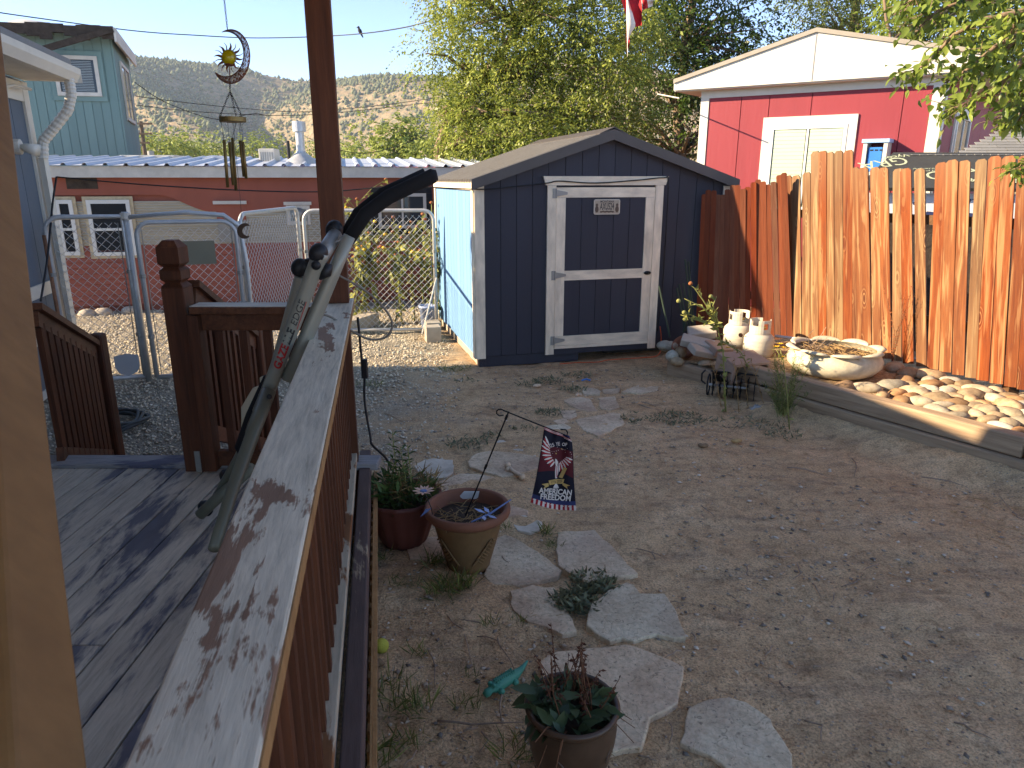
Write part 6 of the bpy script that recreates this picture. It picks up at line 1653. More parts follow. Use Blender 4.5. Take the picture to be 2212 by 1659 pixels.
# ---------------------------------------------------------------- pots
# ribbed brown pot with weeds
c = Vector((-.62, 3.68, .0))
pot = root('ribbed_pot', c, 'ribbed brown plastic pot full of green and dried weeds', 'pot')
rib = lambda r, z, a: r * (1 + .06 * abs(math.sin(a * 7)))
MB().lathe(c, [(.0, .0), (.11, .0), (.13, .03), (.17, .15), (.2, .27), (.212, .3), (.2, .3), (.185, .25), (.0, .24)], 64, rib).build('shell', M['potbrown'], pot, smooth=True)
MB().lathe(c, [(.0, .262), (.19, .255)], 24).build('soil', M['soil'], pot)
def plantcloud(name, par, c, rad, n, L, wid, mat, seed, zr=(0, .1), up=.6, spreadf=.6, detail=False):
    rs = np.random.RandomState(seed); a = rs.uniform(0, 6.28, n); d = rad * np.sqrt(rs.uniform(0, 1, n))
    P = np.stack([c.x + d * np.cos(a), c.y + d * np.sin(a), c.z + rs.uniform(*zr, n)], 1)
    Dn = np.stack([np.cos(a) * .5 + rs.normal(0, spreadf, n), np.sin(a) * .5 + rs.normal(0, spreadf, n), rs.uniform(up - .5, up + .5, n)], 1)
    Ls = L * rs.uniform(.5, 1.25, n); V, F = leaf_cloud(P, Dn, Ls, Ls * wid, rs, .12, detail)
    return npmesh(name, V, F, mat, par)
LMd = leafmat('dried_weed', lin(128, 96, 58), lin(176, 142, 92), .15, .8)
LMk = leafmat('pot_weed_leaves', lin(60, 84, 40), lin(104, 128, 64), .3, .5)
plantcloud('foliage', pot, c + Z * .25, .17, 420, .09, .2, LMk, 1, (0, .1), .5)
plantcloud('dried_foliage', pot, c + Vector((.06, .04, .27)), .17, 520, .08, .07, LMd, 2, (0, .1), .5)
mb = MB(); P, Dn = [], []
for k in range(5):
    b = c + Vector((-.07 + .03 * k, -.02 + .02 * (k % 2), .25)); tip = b + Vector((rnd.gauss(-.01, .03), rnd.gauss(0, .03), rnd.uniform(.22, .38) if k != 1 else .42))
    mb.tube([b, b.lerp(tip, .5) + Vector((.01, 0, 0)), tip], [.004, .003, .002], 5)
    for j in range(26):
        t_ = .15 + .85 * j / 26; P.append(b.lerp(tip, t_)); aa = j * 2.4; Dn.append(Vector((math.cos(aa), math.sin(aa), .55)))
mb.build('stems', M['stem'], pot)
rs = np.random.RandomState(3); V, F = leaf_cloud(np.array(P), np.array(Dn), .06 * rs.uniform(.6, 1.2, len(P)), .013 * rs.uniform(.7, 1.3, len(P)), rs)
npmesh('stem_leaves', V, F, LMk, pot)
# carved terracotta pot
c = Vector((-.235, 3.42, .0))
pot2 = root('carved_pot', c, 'carved clay pot with terracotta rim holding the flag stake', 'pot')
MB().lathe(c, [(.0, .0), (.115, .0), (.12, .04), (.125, .05), (.15, .14), (.185, .28), (.19, .295)], 48).build('shell', M['potclay'], pot2, smooth=True)
MB().lathe(c, [(.19, .295), (.212, .3), (.225, .315), (.228, .335), (.222, .352), (.208, .355), (.198, .345), (.188, .3), (.17, .25)], 48).build('rim', M['terracotta'], pot2, smooth=True)
MB().lathe(c, [(.0, .292), (.1, .29), (.188, .283)], 24).build('soil', M['soil'], pot2, smooth=True)
straws('dead_stems', c + Z * .29, .16, 90, .09, M['straw'], pot2, .35, .0018, 8)
for sgn in (-1, 1):          # leaf sprays in relief
    for j in range(9):
        for s2 in (-1, 1):
            a = R(-92 + sgn * 26 + j * sgn * 3.2 + s2 * 6.5); z = .08 + .015 * j; r_ = .14 + (.19 - .14) * (z - .1) / .18 + .003
            p = c + Vector((r_ * math.cos(a), r_ * math.sin(a), z))
            m = Matrix.Rotation(a, 3, 'Z') @ Matrix.Rotation(R(s2 * 50), 3, 'X')
            MB().ball(p, (.005, .006, .022), m, 6, 5).build('relief_leaf', M['potclay'], pot2, smooth=True)
mb = MB(); mb.prism([c + Vector((a, .185 - .02 * abs(a), z)) for a, z in ((-.07, .3), (.045, .3), (.055, .345), (-.03, .345))], (0, .004, 0)); mb.build('plant_label', M['vinyl'], pot2)
# dark glazed pot in front
c = Vector((.2, 1.98, .0))
pot3 = root('glazed_pot', c, 'dark glazed pot with dried red stems and green leaves', 'pot')
MB().lathe(c, [(.0, .0), (.09, .0), (.1, .02), (.13, .12), (.148, .2), (.152, .25), (.142, .285), (.142, .3), (.155, .305), (.16, .32), (.152, .33), (.14, .322), (.132, .3), (.13, .26)], 48).build('shell', M['glaze'], pot3, smooth=True)
MB().lathe(c, [(.0, .272), (.134, .262)], 24).build('soil', M['soil'], pot3)
for j in range(16):
    a = R(-150 + j * 22); z = .1 + .05 * (j % 3); r_ = .131 + .022 * (z - .1) / .15 + .002; p = c + Vector((r_ * math.cos(a), r_ * math.sin(a), z))
    MB().ball(p, (.003, .006, .03), Matrix.Rotation(a, 3, 'Z') @ Matrix.Rotation(R(40 * (-1) ** j), 3, 'X'), 6, 5).build('relief_leaf', M['glaze'], pot3, smooth=True)
LMp = leafmat('pot_leaves', lin(58, 78, 50), lin(92, 112, 76), .25, .45)
plantcloud('leaves', pot3, c + Z * .28, .12, 95, .075, .42, LMp, 12, (0, .06), .25, .5, True)
plantcloud('leaves', pot3, c + Vector((-.1, 0, .3)), .06, 26, .08, .5, LMp, 13, (0, .05), .1, .5, True)
mb = MB(); P, Dn = [], []; q = random.Random(4)
for k in range(26):
    a = q.uniform(0, 6.28); b = c + Vector((.07 * math.cos(a), .07 * math.sin(a), .27)); h = q.uniform(.1, .27)
    tip = b + Vector((q.gauss(0, .05), q.gauss(0, .05), h)); mb.tube([b, b.lerp(tip, .5) + Vector((q.gauss(0, .01), q.gauss(0, .01), 0)), tip], [.0028, .002, .001], 4)
    for j in range(14): P.append(b.lerp(tip, q.uniform(.35, 1))); Dn.append(Vector((q.gauss(0, 1), q.gauss(0, 1), q.gauss(-.1, .6))))
for k in range(8):
    a = q.uniform(2.6, 6.6); b = c + Vector((.08 * math.cos(a), .08 * math.sin(a), .28)); e = b + Vector((.13 * math.cos(a), .13 * math.sin(a), q.uniform(-.1, .06)))
    mb.tube([b, b.lerp(e, .5) + Z * .03, e], [.0022, .002, .0015], 4)
mb.build('dry_stems', M['drystem'], pot3)
rs = np.random.RandomState(6); V, F = leaf_cloud(np.array(P), np.array(Dn), .018 * rs.uniform(.5, 1.3, len(P)), .008 * rs.uniform(.6, 1.3, len(P)), rs)
npmesh('dry_seed_pods', V, F, leafmat('dry_pods', lin(84, 48, 36), lin(122, 74, 50), .1, .8), pot3, kind='stuff')
# ---------------------------------------------------------------- garden flag on its stake
FY = 3.42
def fl(x, y, k=0.): return D(1069 + .15555 * x, 870 + .15555 * y, FY - k)
stk = root('flag_stake', D(1003, 1112, FY), 'thin black iron garden flag stake leaning in the carved pot', 'stake')
MB().tube([D(1002, 1122, FY), D(1099, 889, FY)], .004, 8).build('rod', M['iron'], stk)
MB().tube([fl(122, 172), fl(60, 180), fl(25, 150), fl(25, 115), fl(50, 92), fl(90, 92), fl(190, 135), fl(690, 335), fl(1000, 455), fl(1010, 410), fl(985, 375), fl(910, 370)], .0038, 8).build('arm', M['iron'], stk, smooth=True)
for u in (.0, .45): 
    p = D(1099, 889, FY).lerp(D(1002, 1122, FY), u + .03); e = D(1099, 889, FY).lerp(D(1002, 1122, FY), u + .07); MB().tube([p, e], .0068, 8).build('coupling', M['iron'], stk)
# cloth outline
def flagpt(u, v, k=0.):
    L_ = [(685, 335), (672, 430), (640, 640), (580, 1000), (497, 1385)]; Rr_ = [(1035, 460), (1075, 560), (1088, 700), (1100, 1100), (1130, 1495)]
    def ev(P, t):
        t *= len(P) - 1; i = min(int(t), len(P) - 2); f = t - i; return (P[i][0] + (P[i + 1][0] - P[i][0]) * f, P[i][1] + (P[i + 1][1] - P[i][1]) * f)
    l, r = ev(L_, v), ev(Rr_, v)
    x = l[0] + (r[0] - l[0]) * u; y = l[1] + (r[1] - l[1]) * u + 34 * math.sin(math.pi * u) * v
    return fl(x, y, k + .012 * math.sin(u * 7 + .6) * (.3 + v) + .01 * math.sin(u * 15 + v * 3) * (1 - v))
flag = root('garden_flag', fl(800, 1385), 'garden flag with striped eagle and American Freedom lettering', 'flag')
MB().grid(lambda u, v: flagpt(u, v), 26, 40).build('cloth', M['flagnavy'], flag, smooth=True)
def inv(x, y):     # image point on the flag -> cloth coordinates
    u, v = .5, .5
    for _ in range(30):
        L_ = [(685, 335), (672, 430), (640, 640), (580, 1000), (497, 1385)]; Rr_ = [(1035, 460), (1075, 560), (1088, 700), (1100, 1100), (1130, 1495)]
        def ev(P, t):
            t = max(0, min(1, t)) * (len(P) - 1); i = min(int(t), len(P) - 2); f = t - i; return (P[i][0] + (P[i + 1][0] - P[i][0]) * f, P[i][1] + (P[i + 1][1] - P[i][1]) * f)
        l, r = ev(L_, v), ev(Rr_, v)
        u = (x - l[0]) / (r[0] - l[0]); yy = l[1] + (r[1] - l[1]) * u + 34 * math.sin(math.pi * max(0, min(1, u))) * v
        v += (y - yy) / 1100.
    return max(0, min(1, u)), max(0, min(1, v))
def patch(name, pts, mat, k):
    """flat print on the cloth, following its waves"""
    P = []
    n = len(pts)
    for i in range(n):
        a, b = pts[i], pts[(i + 1) % n]; m = max(1, int(math.hypot(b[0] - a[0], b[1] - a[1]) / 40))
        for j in range(m): P.append((a[0] + (b[0] - a[0]) * j / m, a[1] + (b[1] - a[1]) * j / m))
    cx, cy = sum(p[0] for p in P) / len(P), sum(p[1] for p in P) / len(P)
    vs = [flagpt(*inv(cx, cy), k)] + [flagpt(*inv(*p), k) for p in P]
    mb = MB(); mb.add(vs, [(0, 1 + i, 1 + (i + 1) % len(P)) for i in range(len(P))]); return mb.build(name, mat, flag)
def gridpatch(name, u0, u1, v0, v1, mat, k, nu=6, nv=3, fn=None):
    f = fn or (lambda u, v: (u0 + (u1 - u0) * u, v0 + (v1 - v0) * v))
    return MB().grid(lambda u, v: flagpt(*f(u, v), k), nu, nv).build(name, mat, flag, smooth=True)
gridpatch('maroon_glow', 0.02, .98, .46, .72, M['flagmaroon'], .0015, 20, 8, lambda u, v: (.02 + .96 * u, .46 + .26 * v - .05 * math.sin(u * 3.1)))
for i in range(5):       # stripes draped along the top
    gridpatch('flag_stripe', 0, .72, 0, 0, (M['flagred'], M['flagwhite'])[i % 2], .002, 12, 1, lambda u, v, i=i: (u * .74, .0 + .02 * (i + v) + .05 * u * u + .03 * math.sin(u * 5) * u))
for i in range(4):
    gridpatch('flag_stripe', 0, 0, 0, 0, (M['flagred'], M['flagwhite'])[i % 2], .0025, 6, 1, lambda u, v, i=i: (.74 + .26 * u, .075 + .02 * (i + v) + .05 * u))
gridpatch('star_field', .72, 1, 0, .07, simple('flag_star_blue', lin(48, 52, 96), .8, bump=0), .003, 5, 3)
for i in range(10):      # striped band at the bottom
    for j in range(2):
        u0 = (i + j * .5) / 10
        gridpatch('hem_stripe', u0, u0 + .05, .957, 1., (M['flagred'], M['flagwhite'])[j], .002, 2, 2)
gridpatch('hem_band', 0, 1, .92, .957, simple('flag_band_blue', lin(52, 60, 104), .8, bump=0), .002, 16, 2)
def star(cx, cy, r, k=.004, mat=None):
    patch('star', [(cx + (r if i % 2 == 0 else r * .45) * math.sin(i * math.pi / 5), cy - (r if i % 2 == 0 else r * .45) * math.cos(i * math.pi / 5)) for i in range(10)], mat or M['flagwhite'], k)
for i in range(8): x_ = 535 + i * 82; star(x_, 1330 + 50 * math.sin(math.pi * (i + .5) / 9) + i * 12, 13)
q = random.Random(3)
for i in range(24):
    a = q.uniform(0, 6.28); r_ = q.uniform(95, 170); star(905 + r_ * 1.0 * math.cos(a), 745 + r_ * .8 * math.sin(a), q.uniform(5, 8))
star(928, 642, 14, .004, M['flaggold']); star(850, 705, 14, .004, M['flaggold'])
# wings of long feathers in alternating red and white
def feather(x0, y0, ang, L, w, mat, k=.0035):
    ca_, sa_ = math.cos(ang), math.sin(ang)
    pts = [(0, -w * .3), (L * .5, -w * .5), (L * .85, -w * .3), (L, 0), (L * .85, w * .35), (L * .5, w * .5), (0, w * .3)]
    patch('feather', [(x0 + a * ca_ - b * sa_, y0 + a * sa_ + b * ca_) for a, b in pts], mat, k)
for i in range(15):
    t_ = i / 14.; ang = R(-112 - 118 * t_); bx_, by_ = 760 + 70 * t_ - 20 * math.sin(3.1 * t_), 610 + 210 * t_
    feather(bx_, by_, ang, 165 - 70 * t_, 26, (M['flagwhite'], M['flagred'])[i % 2])
for i in range(11):
    t_ = i / 10.; ang = R(20 + 70 * t_); feather(985 - 90 * t_, 760 + 75 * t_, ang, 105 + 20 * t_, 24, (M['flagwhite'], M['flagred'])[i % 2])
for i in range(7): feather(850, 1120, R(60 + 10 * i), 78, 15, M['flagwhite'], .003)
patch('eagle_head', [(838, 775), (862, 790), (876, 830), (868, 870), (846, 872), (838, 830)], M['flagwhite'], .0045)
patch('eagle_body', [(846, 870), (872, 870), (882, 960), (862, 1050), (838, 1050), (836, 950)], M['flagwhite'], .004)
patch('body_stripe', [(856, 880), (864, 880), (868, 1030), (856, 1035)], M['flagred'], .005)
patch('scroll', [(955, 895), (1005, 910), (935, 1050), (885, 1035)], M['flaggold'], .0045)
patch('banner', [(745, 1080), (850, 1060), (965, 1060), (945, 1125), (850, 1125), (760, 1145)], M['flaggold'], .006)
patch('banner_tail', [(650, 1130), (745, 1115), (750, 1160), (668, 1195), (700, 1160)], M['flaggold'], .005)
patch('banner_tail', [(950, 1115), (1045, 1150), (1000, 1160), (1012, 1200), (935, 1140)], M['flaggold'], .005)
def ftext(s, x0, y0, x1, y1, h, mat, k, bold=.03):
    o = fl(x0, y0, k); e = fl(x1, y1, k); xd_ = (e - o); w_ = xd_.length; xd_.normalize(); yd_ = Z - xd_ * Z.dot(xd_)
    hh = (fl(x0, y0) - fl(x0, y0 + h)).length
    text('flag_lettering', s, o, xd_, yd_, hh / .72, mat, flag, w_, 'LEFT', 0, bold)
ftext('AMERICAN', 612, 1252, 1068, 1284, 74, M['flagwhite'], .03)
ftext('FREEDOM', 626, 1335, 1045, 1366, 76, M['flagwhite'], .034)
ftext('1776 2026', 778, 1122, 930, 1106, 36, M['darkprint'], .03, .01)
ftext('25', 768, 622, 828, 606, 52, M['flagwhite'], .022, .01); ftext('YE', 848, 596, 905, 592, 50, M['flagwhite'], .022, .01); ftext('OF', 928, 596, 998, 602, 44, M['flagwhite'], .022, .01)
# metal sunflower and dragonfly ornaments
p = D(915, 1062, 3.32)
fo = root('metal_flower', D(934, 1118, 3.3), 'peach metal flower ornament with blue centre on a wire stem', 'ornament')
MB().tube([D(937, 1128, 3.32), D(932, 1098, 3.3), D(922, 1075, 3.31), p], .0025, 6).build('stem', M['iron'], fo)
MB().ball(p + Z * .004, (.02, .02, .006)).build('flower_centre', M['blueflower'], fo, smooth=True)
for i in range(16):
    a = R(i * 22.5); d_ = Vector((math.cos(a), math.sin(a), .1 + .12 * (i % 2))); s__ = Vector((-math.sin(a), math.cos(a), 0)); b_ = p + d_ * .016
    MB().prism([b_ - s__ * .004, b_ + d_ * .02 - s__ * .008, b_ + d_ * .04, b_ + d_ * .02 + s__ * .008, b_ + s__ * .004], Z * .0015).build('petal', M['peach'], fo)
l0 = D(932, 1098, 3.3); MB().prism([l0, l0 + Vector((-.03, 0, -.005)), l0 + Vector((-.06, 0, -.05)), l0 + Vector((-.02, 0, -.02))], (0, .002, 0)).build('leaf', M['blueflower'], fo)
p = Vector((-.235 + .12, 3.42 - .12, .36))
dr = root('dragonfly_ornament', p, 'blue metal dragonfly ornament lying on the pot rim', 'ornament')
MB().tube([p + Vector((-.09, -.05, -.02)), p, p + Vector((.11, .075, .045))], [.004, .006, .003], 6).build('body', M['blueflower'], dr)
for dx, dy, ddx, ddy in ((-.02, 0, -.06, .035), (0.0, .0, -.03, .05), (-.01, -.02, .05, -.06), (-.03, -.03, .01, -.07)):
    b_ = p + Vector((dx, dy, .004)); e = b_ + Vector((ddx, ddy, .01)); n_ = Vector((-(ddy), ddx, 0)).normalized() * .012
    MB().prism([b_, b_.lerp(e, .5) + n_, e, b_.lerp(e, .5) - n_], Z * .0015).build('wing', M['bluebucket'], dr)
# ---------------------------------------------------------------- dog toys and litter
c = G(824, 1395, .033); tag(MB().ball(c, .033, None, 18, 12).build('tennis_ball', M['ball'], smooth=True), 'worn yellow tennis ball beside the deck skirt', 'ball')
a_, b_ = G(803, 1435, .02), G(812, 1490, .018)
tag(MB().tube([a_, a_.lerp(b_, .2) + Z * .012, a_.lerp(b_, .6), b_], [.032, .024, .019, .012], 9).ball(a_ + Vector((.02, .01, 0)), (.03, .02, .018), None, 8, 6, .2, 3).build('chewed_wood', M['driftwood'], smooth=True), 'gnawed knobby piece of wood by the deck skirt', 'wood')
a_, b_ = G(793, 1368, .02), G(793, 1400, .02)
tag(MB().lathe((0, 0, 0), [(.015, 0), (.02, 0), (.02, .12), (.015, .12)], 10).build('tmp', M['driftwood']), 'short brown hollow pipe against the deck skirt', 'pipe')
o = bpy.data.objects['tmp']; o.name = 'short_pipe'; o.location = a_; o.rotation_euler = (R(90), 0, R(8))
# crocodile toy
h0, t0_ = G(1047, 1500, .025), G(1112, 1458, .02)
cx_ = (t0_ - h0).normalized(); cs = Vector((-cx_.y, cx_.x, 0)); LL = (t0_ - h0).length
ct = root('crocodile_toy', h0.lerp(t0_, .5) - Z * .025, 'teal rubber crocodile dog toy lying on the dirt', 'toy')
pts = [h0 + cx_ * (LL * k) + Z * z for k, z in ((.0, -.005), (.08, 0), (.2, .004), (.32, .004), (.5, .006), (.75, .004), (1., 0), (1.25, .01), (1.45, .03))]
MB().tube(pts, [.012, .018, .014, .024, .028, .027, .022, .012, .004], 12).build('body', M['croc'], ct, smooth=True)
for s__ in (-1, 1):
    MB().ball(h0 + cx_ * LL * .24 + cs * s__ * .012 + Z * .024, .009).build('eye', M['croc'], ct, smooth=True)
    for k in (.38, .85): MB().ball(h0 + cx_ * LL * k + cs * s__ * .028 - Z * .006, (.016, .012, .014)).build('foot', M['croc'], ct, smooth=True)
for k in range(10):
    for s__ in (-1, 1): MB().lathe(h0 + cx_ * (LL * (.36 + k * .062)) + cs * s__ * .009 + Z * .028, [(.006, 0), (.0, .012)], 6).build('back_scute', M['croc'], ct)
# bone
a_, b_ = G(1100, 1012, .03), G(1128, 1030, .03)
tag(MB().tube([a_, a_.lerp(b_, .3), b_], [.02, .013, .017], 8).ball(a_ + Vector((-.01, .03, .01)), .024, None, 8, 6, .15, 1).ball(a_ + Vector((-.01, -.015, 0)), .018).ball(b_, .022, None, 8, 6, .15, 2).build('dog_bone', M['bone'], smooth=True), 'large chewed bone on the flagstone edge', 'bone')
for i, (x, y, lab) in enumerate(((1158, 833, 'small knobby chewed bone near the shed weeds'), (1247, 853, 'pale bone scrap at the flagstone by the weeds'), (1517, 963, 'small brown clod alone on the open dirt'), (1590, 952, 'crumpled dry leaf clump on the dirt near the timber'))):
    c = G(x, y, .02); tag(MB().ball(c, (.035, .022, .018), Matrix.Rotation(i, 3, 'Z'), 8, 6, .25, i).ball(c + Vector((.03, .01, 0)), (.02, .018, .016), None, 8, 6, .2, i + 9).build(('dog_bone', 'bone_scrap', 'dirt_clod', 'dry_leaf_clump')[i], (M['bone'], M['bone'], M['driftwood'], M['straw'])[i], smooth=True), lab, ('bone', 'bone', 'clod', 'leaves')[i])
c = G(1634, 886, .0); q = random.Random(2)
tag(MB().grid(lambda u, v: c + Vector(((u - .5) * .2, (v - .5) * .14, .045 * math.exp(-((u - .55) ** 2 + (v - .5) ** 2) * 9) * (1 + .5 * math.sin(u * 19) * math.sin(v * 15)) + .004)), 14, 10).build('plastic_bag', M['bag'], smooth=True), 'crumpled clear plastic bag below the timber', 'bag')
c = G(1267, 824, .0); tag(MB().tube([c + Vector((-.05, 0, .012)), c + Vector((0, .02, .02)), c + Vector((.04, 0, .012))], .009, 6).build('blue_scrap', M['bluebox']), 'small bright blue plastic scrap on the dirt', 'scrap')
c = G(1518, 1227, .0); tag(MB().lathe(c, [(.012, .003), (.02, .006), (.024, .003), (.02, .001)], 14).build('bottle_cap', M['bone'], smooth=True), 'small pale ring lying on the open dirt', 'ring')
rp_ = [G(x, y, .015) for x, y in ((1640, 885), (1690, 897), (1735, 905), (1755, 893), (1778, 890), (1783, 900), (1765, 908), (1745, 906), (1738, 900), (1728, 903), (1720, 908))]
wire('pale knotted rope with yellow ends below the timber', [p + Z * .006 * (i % 2) for i, p in enumerate(rp_)], .009, 'rope', 'rope', M['rope'])
# ---------------------------------------------------------------- weeds beside the bed
def weed(name, label, base, stems, mat, leafL, seed, leaves=12, flower=None, wid=.4, r=.005, stemmat=None, cat='weed'):
    o = root(name, base, label, cat); rs = np.random.RandomState(seed); mb = MB(); P, Dn = [], []
    for pts in stems:
        pts = [Vector(p) for p in pts]; mb.tube(pts, [r * (1 - .7 * i / (len(pts) - 1)) for i in range(len(pts))], 6)
        for i in range(len(pts) - 1):
            m = max(1, int(leaves * (pts[i + 1] - pts[i]).length))
            for j in range(m):
                P.append(pts[i].lerp(pts[i + 1], j / m)); Dn.append(rs.normal(0, .7, 3) + np.array([0, 0, .1]))
    mb.build('stem', stemmat or M['stem'], o, smooth=True)
    L = leafL * rs.uniform(.5, 1.2, len(P)); V, F = leaf_cloud(np.array([tuple(p) for p in P]), np.array(Dn), L, L * wid, rs, .15); npmesh('leaves', V, F, mat, o)
    for c in (flower or []):
        c = Vector(c); mbf = MB()
        for i in range(9):
            a = R(i * 40); d_ = Vector((math.cos(a), math.sin(a) * .6, .35)); s__ = Vector((-math.sin(a), math.cos(a), 0)) * .008
            mbf.add([c, c + d_ * .018 + s__, c + d_ * .034, c + d_ * .018 - s__], [(0, 1, 2, 3)])
        mbf.build('flower', M['yellow'], o); 
    return o
LMs = leafmat('sunflower_leaves', lin(124, 130, 66), lin(172, 172, 98), .35, .6)
Yw = 6.05
W = lambda x, y, dy=0.: D(x, y, Yw + dy)
sb = W(1571, 852); sb.z = 0
st = [[sb, W(1562, 760), W(1548, 700), W(1530, 645)], [W(1548, 700), W(1520, 665), W(1478, 645)], [W(1552, 712), W(1515, 690), W(1475, 672)], [W(1545, 690), W(1520, 650), W(1500, 622), W(1492, 616)], [W(1556, 735), W(1600, 760), W(1620, 800)], [W(1550, 705), W(1500, 690), W(1470, 680)], [W(1552, 700), W(1540, 660), W(1548, 640)]]
o = weed('wild_sunflower', 'tall wild sunflower bending towards the shed', sb, st, LMs, .075, 31, 34, [W(1563, 745), W(1572, 752)], .5, .008)
for i, (x, y) in enumerate(((1492, 612), (1466, 650), (1478, 675), (1480, 690), (1535, 640), (1600, 724))): MB().ball(W(x, y), (.02, .02, .018), None, 10, 7, .1, i).build('flower_head', M['seedhead'] if i in (0, 5) else M['stem'], o, smooth=True)
for i, (x0, x1, x2, y2, lab) in enumerate(((1600, 1590, 1585, 770, 'thin dry weed stalk standing in front of the tiller'), (1620, 1610, 1606, 720, 'dry weed stalk with orange head by the hollow block'), (1655, 1632, 1575, 735, 'leaning dry weed stalk crossing the hollow block'), (1560, 1545, 1530, 770, 'dry weed stalk left of the tall sunflower'))):
    b0 = W(x0, 850 + (6 if i == 2 else 0), .05 * i); b0.z = 0
    weed('dry_weed', lab, b0, [[b0, W(x1, 810, .05 * i), W(x2, y2, .05 * i)], [W(x1, 810, .05 * i), W(x1 + 14, 780, .05 * i)], [W(x1, 800, .05 * i), W(x1 - 12, 775, .05 * i)]], LMd, .04, 40 + i, 40, None, .2, .004, M['straw'])
Yw = 5.55
sb = W(1707, 918); sb.z = 0
weed('yellow_flowered_weed', 'tall weed with yellow flower top in front of the tire planter', sb, [[sb, W(1700, 850), W(1692, 780), W(1683, 745)], [W(1690, 775), W(1676, 755)], [W(1690, 775), W(1705, 758)]], LMs, .05, 51, 30, [W(1676, 750), W(1684, 744), W(1692, 752), W(1690, 772)], .3, .006)
rs = np.random.RandomState(52); c = D(1697, 850, 5.85)
gb = root('green_bush_weed', (c.x, c.y, 0), 'bushy fine leaved green weed leaning on the long timber', 'weed')
mb = MB(); P, Dn = [], []
for k in range(46):
    a = rs.uniform(0, 6.28); e = Vector((c.x + .2 * math.cos(a) * rs.uniform(.3, 1.1), c.y + .14 * math.sin(a), rs.uniform(.14, .62))); b_ = Vector((c.x + rs.normal(0, .03), c.y + rs.normal(0, .03), 0)); m_ = b_.lerp(e, .5) + Vector((0, 0, .06))
    mb.tube([b_, m_, e], [.003, .002, .001], 4)
    for j in range(30): t_ = rs.uniform(.25, 1); P.append(b_.lerp(e, t_) + Vector((0, 0, .12 * t_ * (1 - t_)))); Dn.append(rs.normal(0, .7, 3) + np.array([0, 0, .4]))
mb.build('stem', M['stem'], gb); L = .042 * rs.uniform(.5, 1.2, len(P)); V, F = leaf_cloud(np.array([tuple(p) for p in P]), np.array(Dn), L, L * .16, rs)
npmesh('foliage', V, F, leafmat('fine_weed_leaves', lin(78, 92, 48), lin(126, 134, 74), .3, .6), gb)
# reddish dead weed against the fence
c = FB + d2 * 1.25 - nb2 * .12; st = []
for k in range(7): st.append([Vector((c.x, c.y, BZ - .05)), c + Vector((rnd.gauss(0, .05), rnd.gauss(0, .05), .3)), c + Vector((rnd.gauss(0, .1), rnd.gauss(0, .1), rnd.uniform(.5, .75)))])
weed('red_dead_weed', 'reddish dead weed standing against the fence pickets', c, st, leafmat('red_dead_leaves', lin(128, 62, 34), lin(170, 96, 52), .1, .8), .02, 61, 60, None, .4, .003, M['drystem'])
# sunflower thicket behind the wire
for i in range(9):
    q = random.Random(70 + i); x = -2.35 + .155 * i + q.uniform(-.06, .06); y = 10.0 + q.uniform(-.15, .35); h = q.uniform(1.15, 1.75)
    b_ = Vector((x, y, 0)); o = root('sunflower_plant', b_, 'drying wild sunflower plant behind the chain link', 'sunflower', 'sunflower thicket behind the chain link')
    mb = MB(); P, Dn = [], []; heads = []
    tp = b_ + Vector((q.gauss(0, .1), q.gauss(0, .08), h)); mb.tube([b_, b_.lerp(tp, .5) + Vector((q.gauss(0, .05), 0, 0)), tp], [.014, .01, .005], 6); heads.append(tp)
    for k in range(11):
        t_ = q.uniform(.35, .98); s0 = b_.lerp(tp, t_); e = s0 + Vector((q.gauss(0, .24), q.gauss(0, .16), q.uniform(.05, .4))); mb.tube([s0, s0.lerp(e, .5) + Z * .04, e], [.006, .005, .003], 5); heads.append(e)
        for j in range(9): P.append(s0.lerp(e, q.random())); Dn.append((q.gauss(0, 1), q.gauss(0, 1), q.gauss(-.5, .4)))
    for j in range(46): P.append(b_.lerp(tp, q.uniform(.12, .8))); Dn.append((q.gauss(0, 1), q.gauss(0, 1), q.gauss(-.45, .4)))
    mb.build('stem', M['stem'], o, smooth=True)
    rs = np.random.RandomState(i); L = .125 * rs.uniform(.4, 1.1, len(P)); V, F = leaf_cloud(np.array([tuple(p) for p in P]), np.array(Dn), L, L * .6, rs, .2); npmesh('leaves', V, F, LMs, o)
    for k, c in enumerate(heads):
        if c.z > .75: MB().ball(c, (.026, .026, .02), None, 8, 6, .15, k).build('seed_head', M['seedhead'] if q.random() < .8 else M['yellow'], o, smooth=True)
# ---------------------------------------------------------------- folded exercise glider leaning on the railing
E3 = lambda x, y, Y: D(x, y, Y)
gz_ = root('exercise_glider', (-1.2, 3.0, DZ), 'folded silver exercise glider with black foam handles leaning on the railing', 'exercise machine')
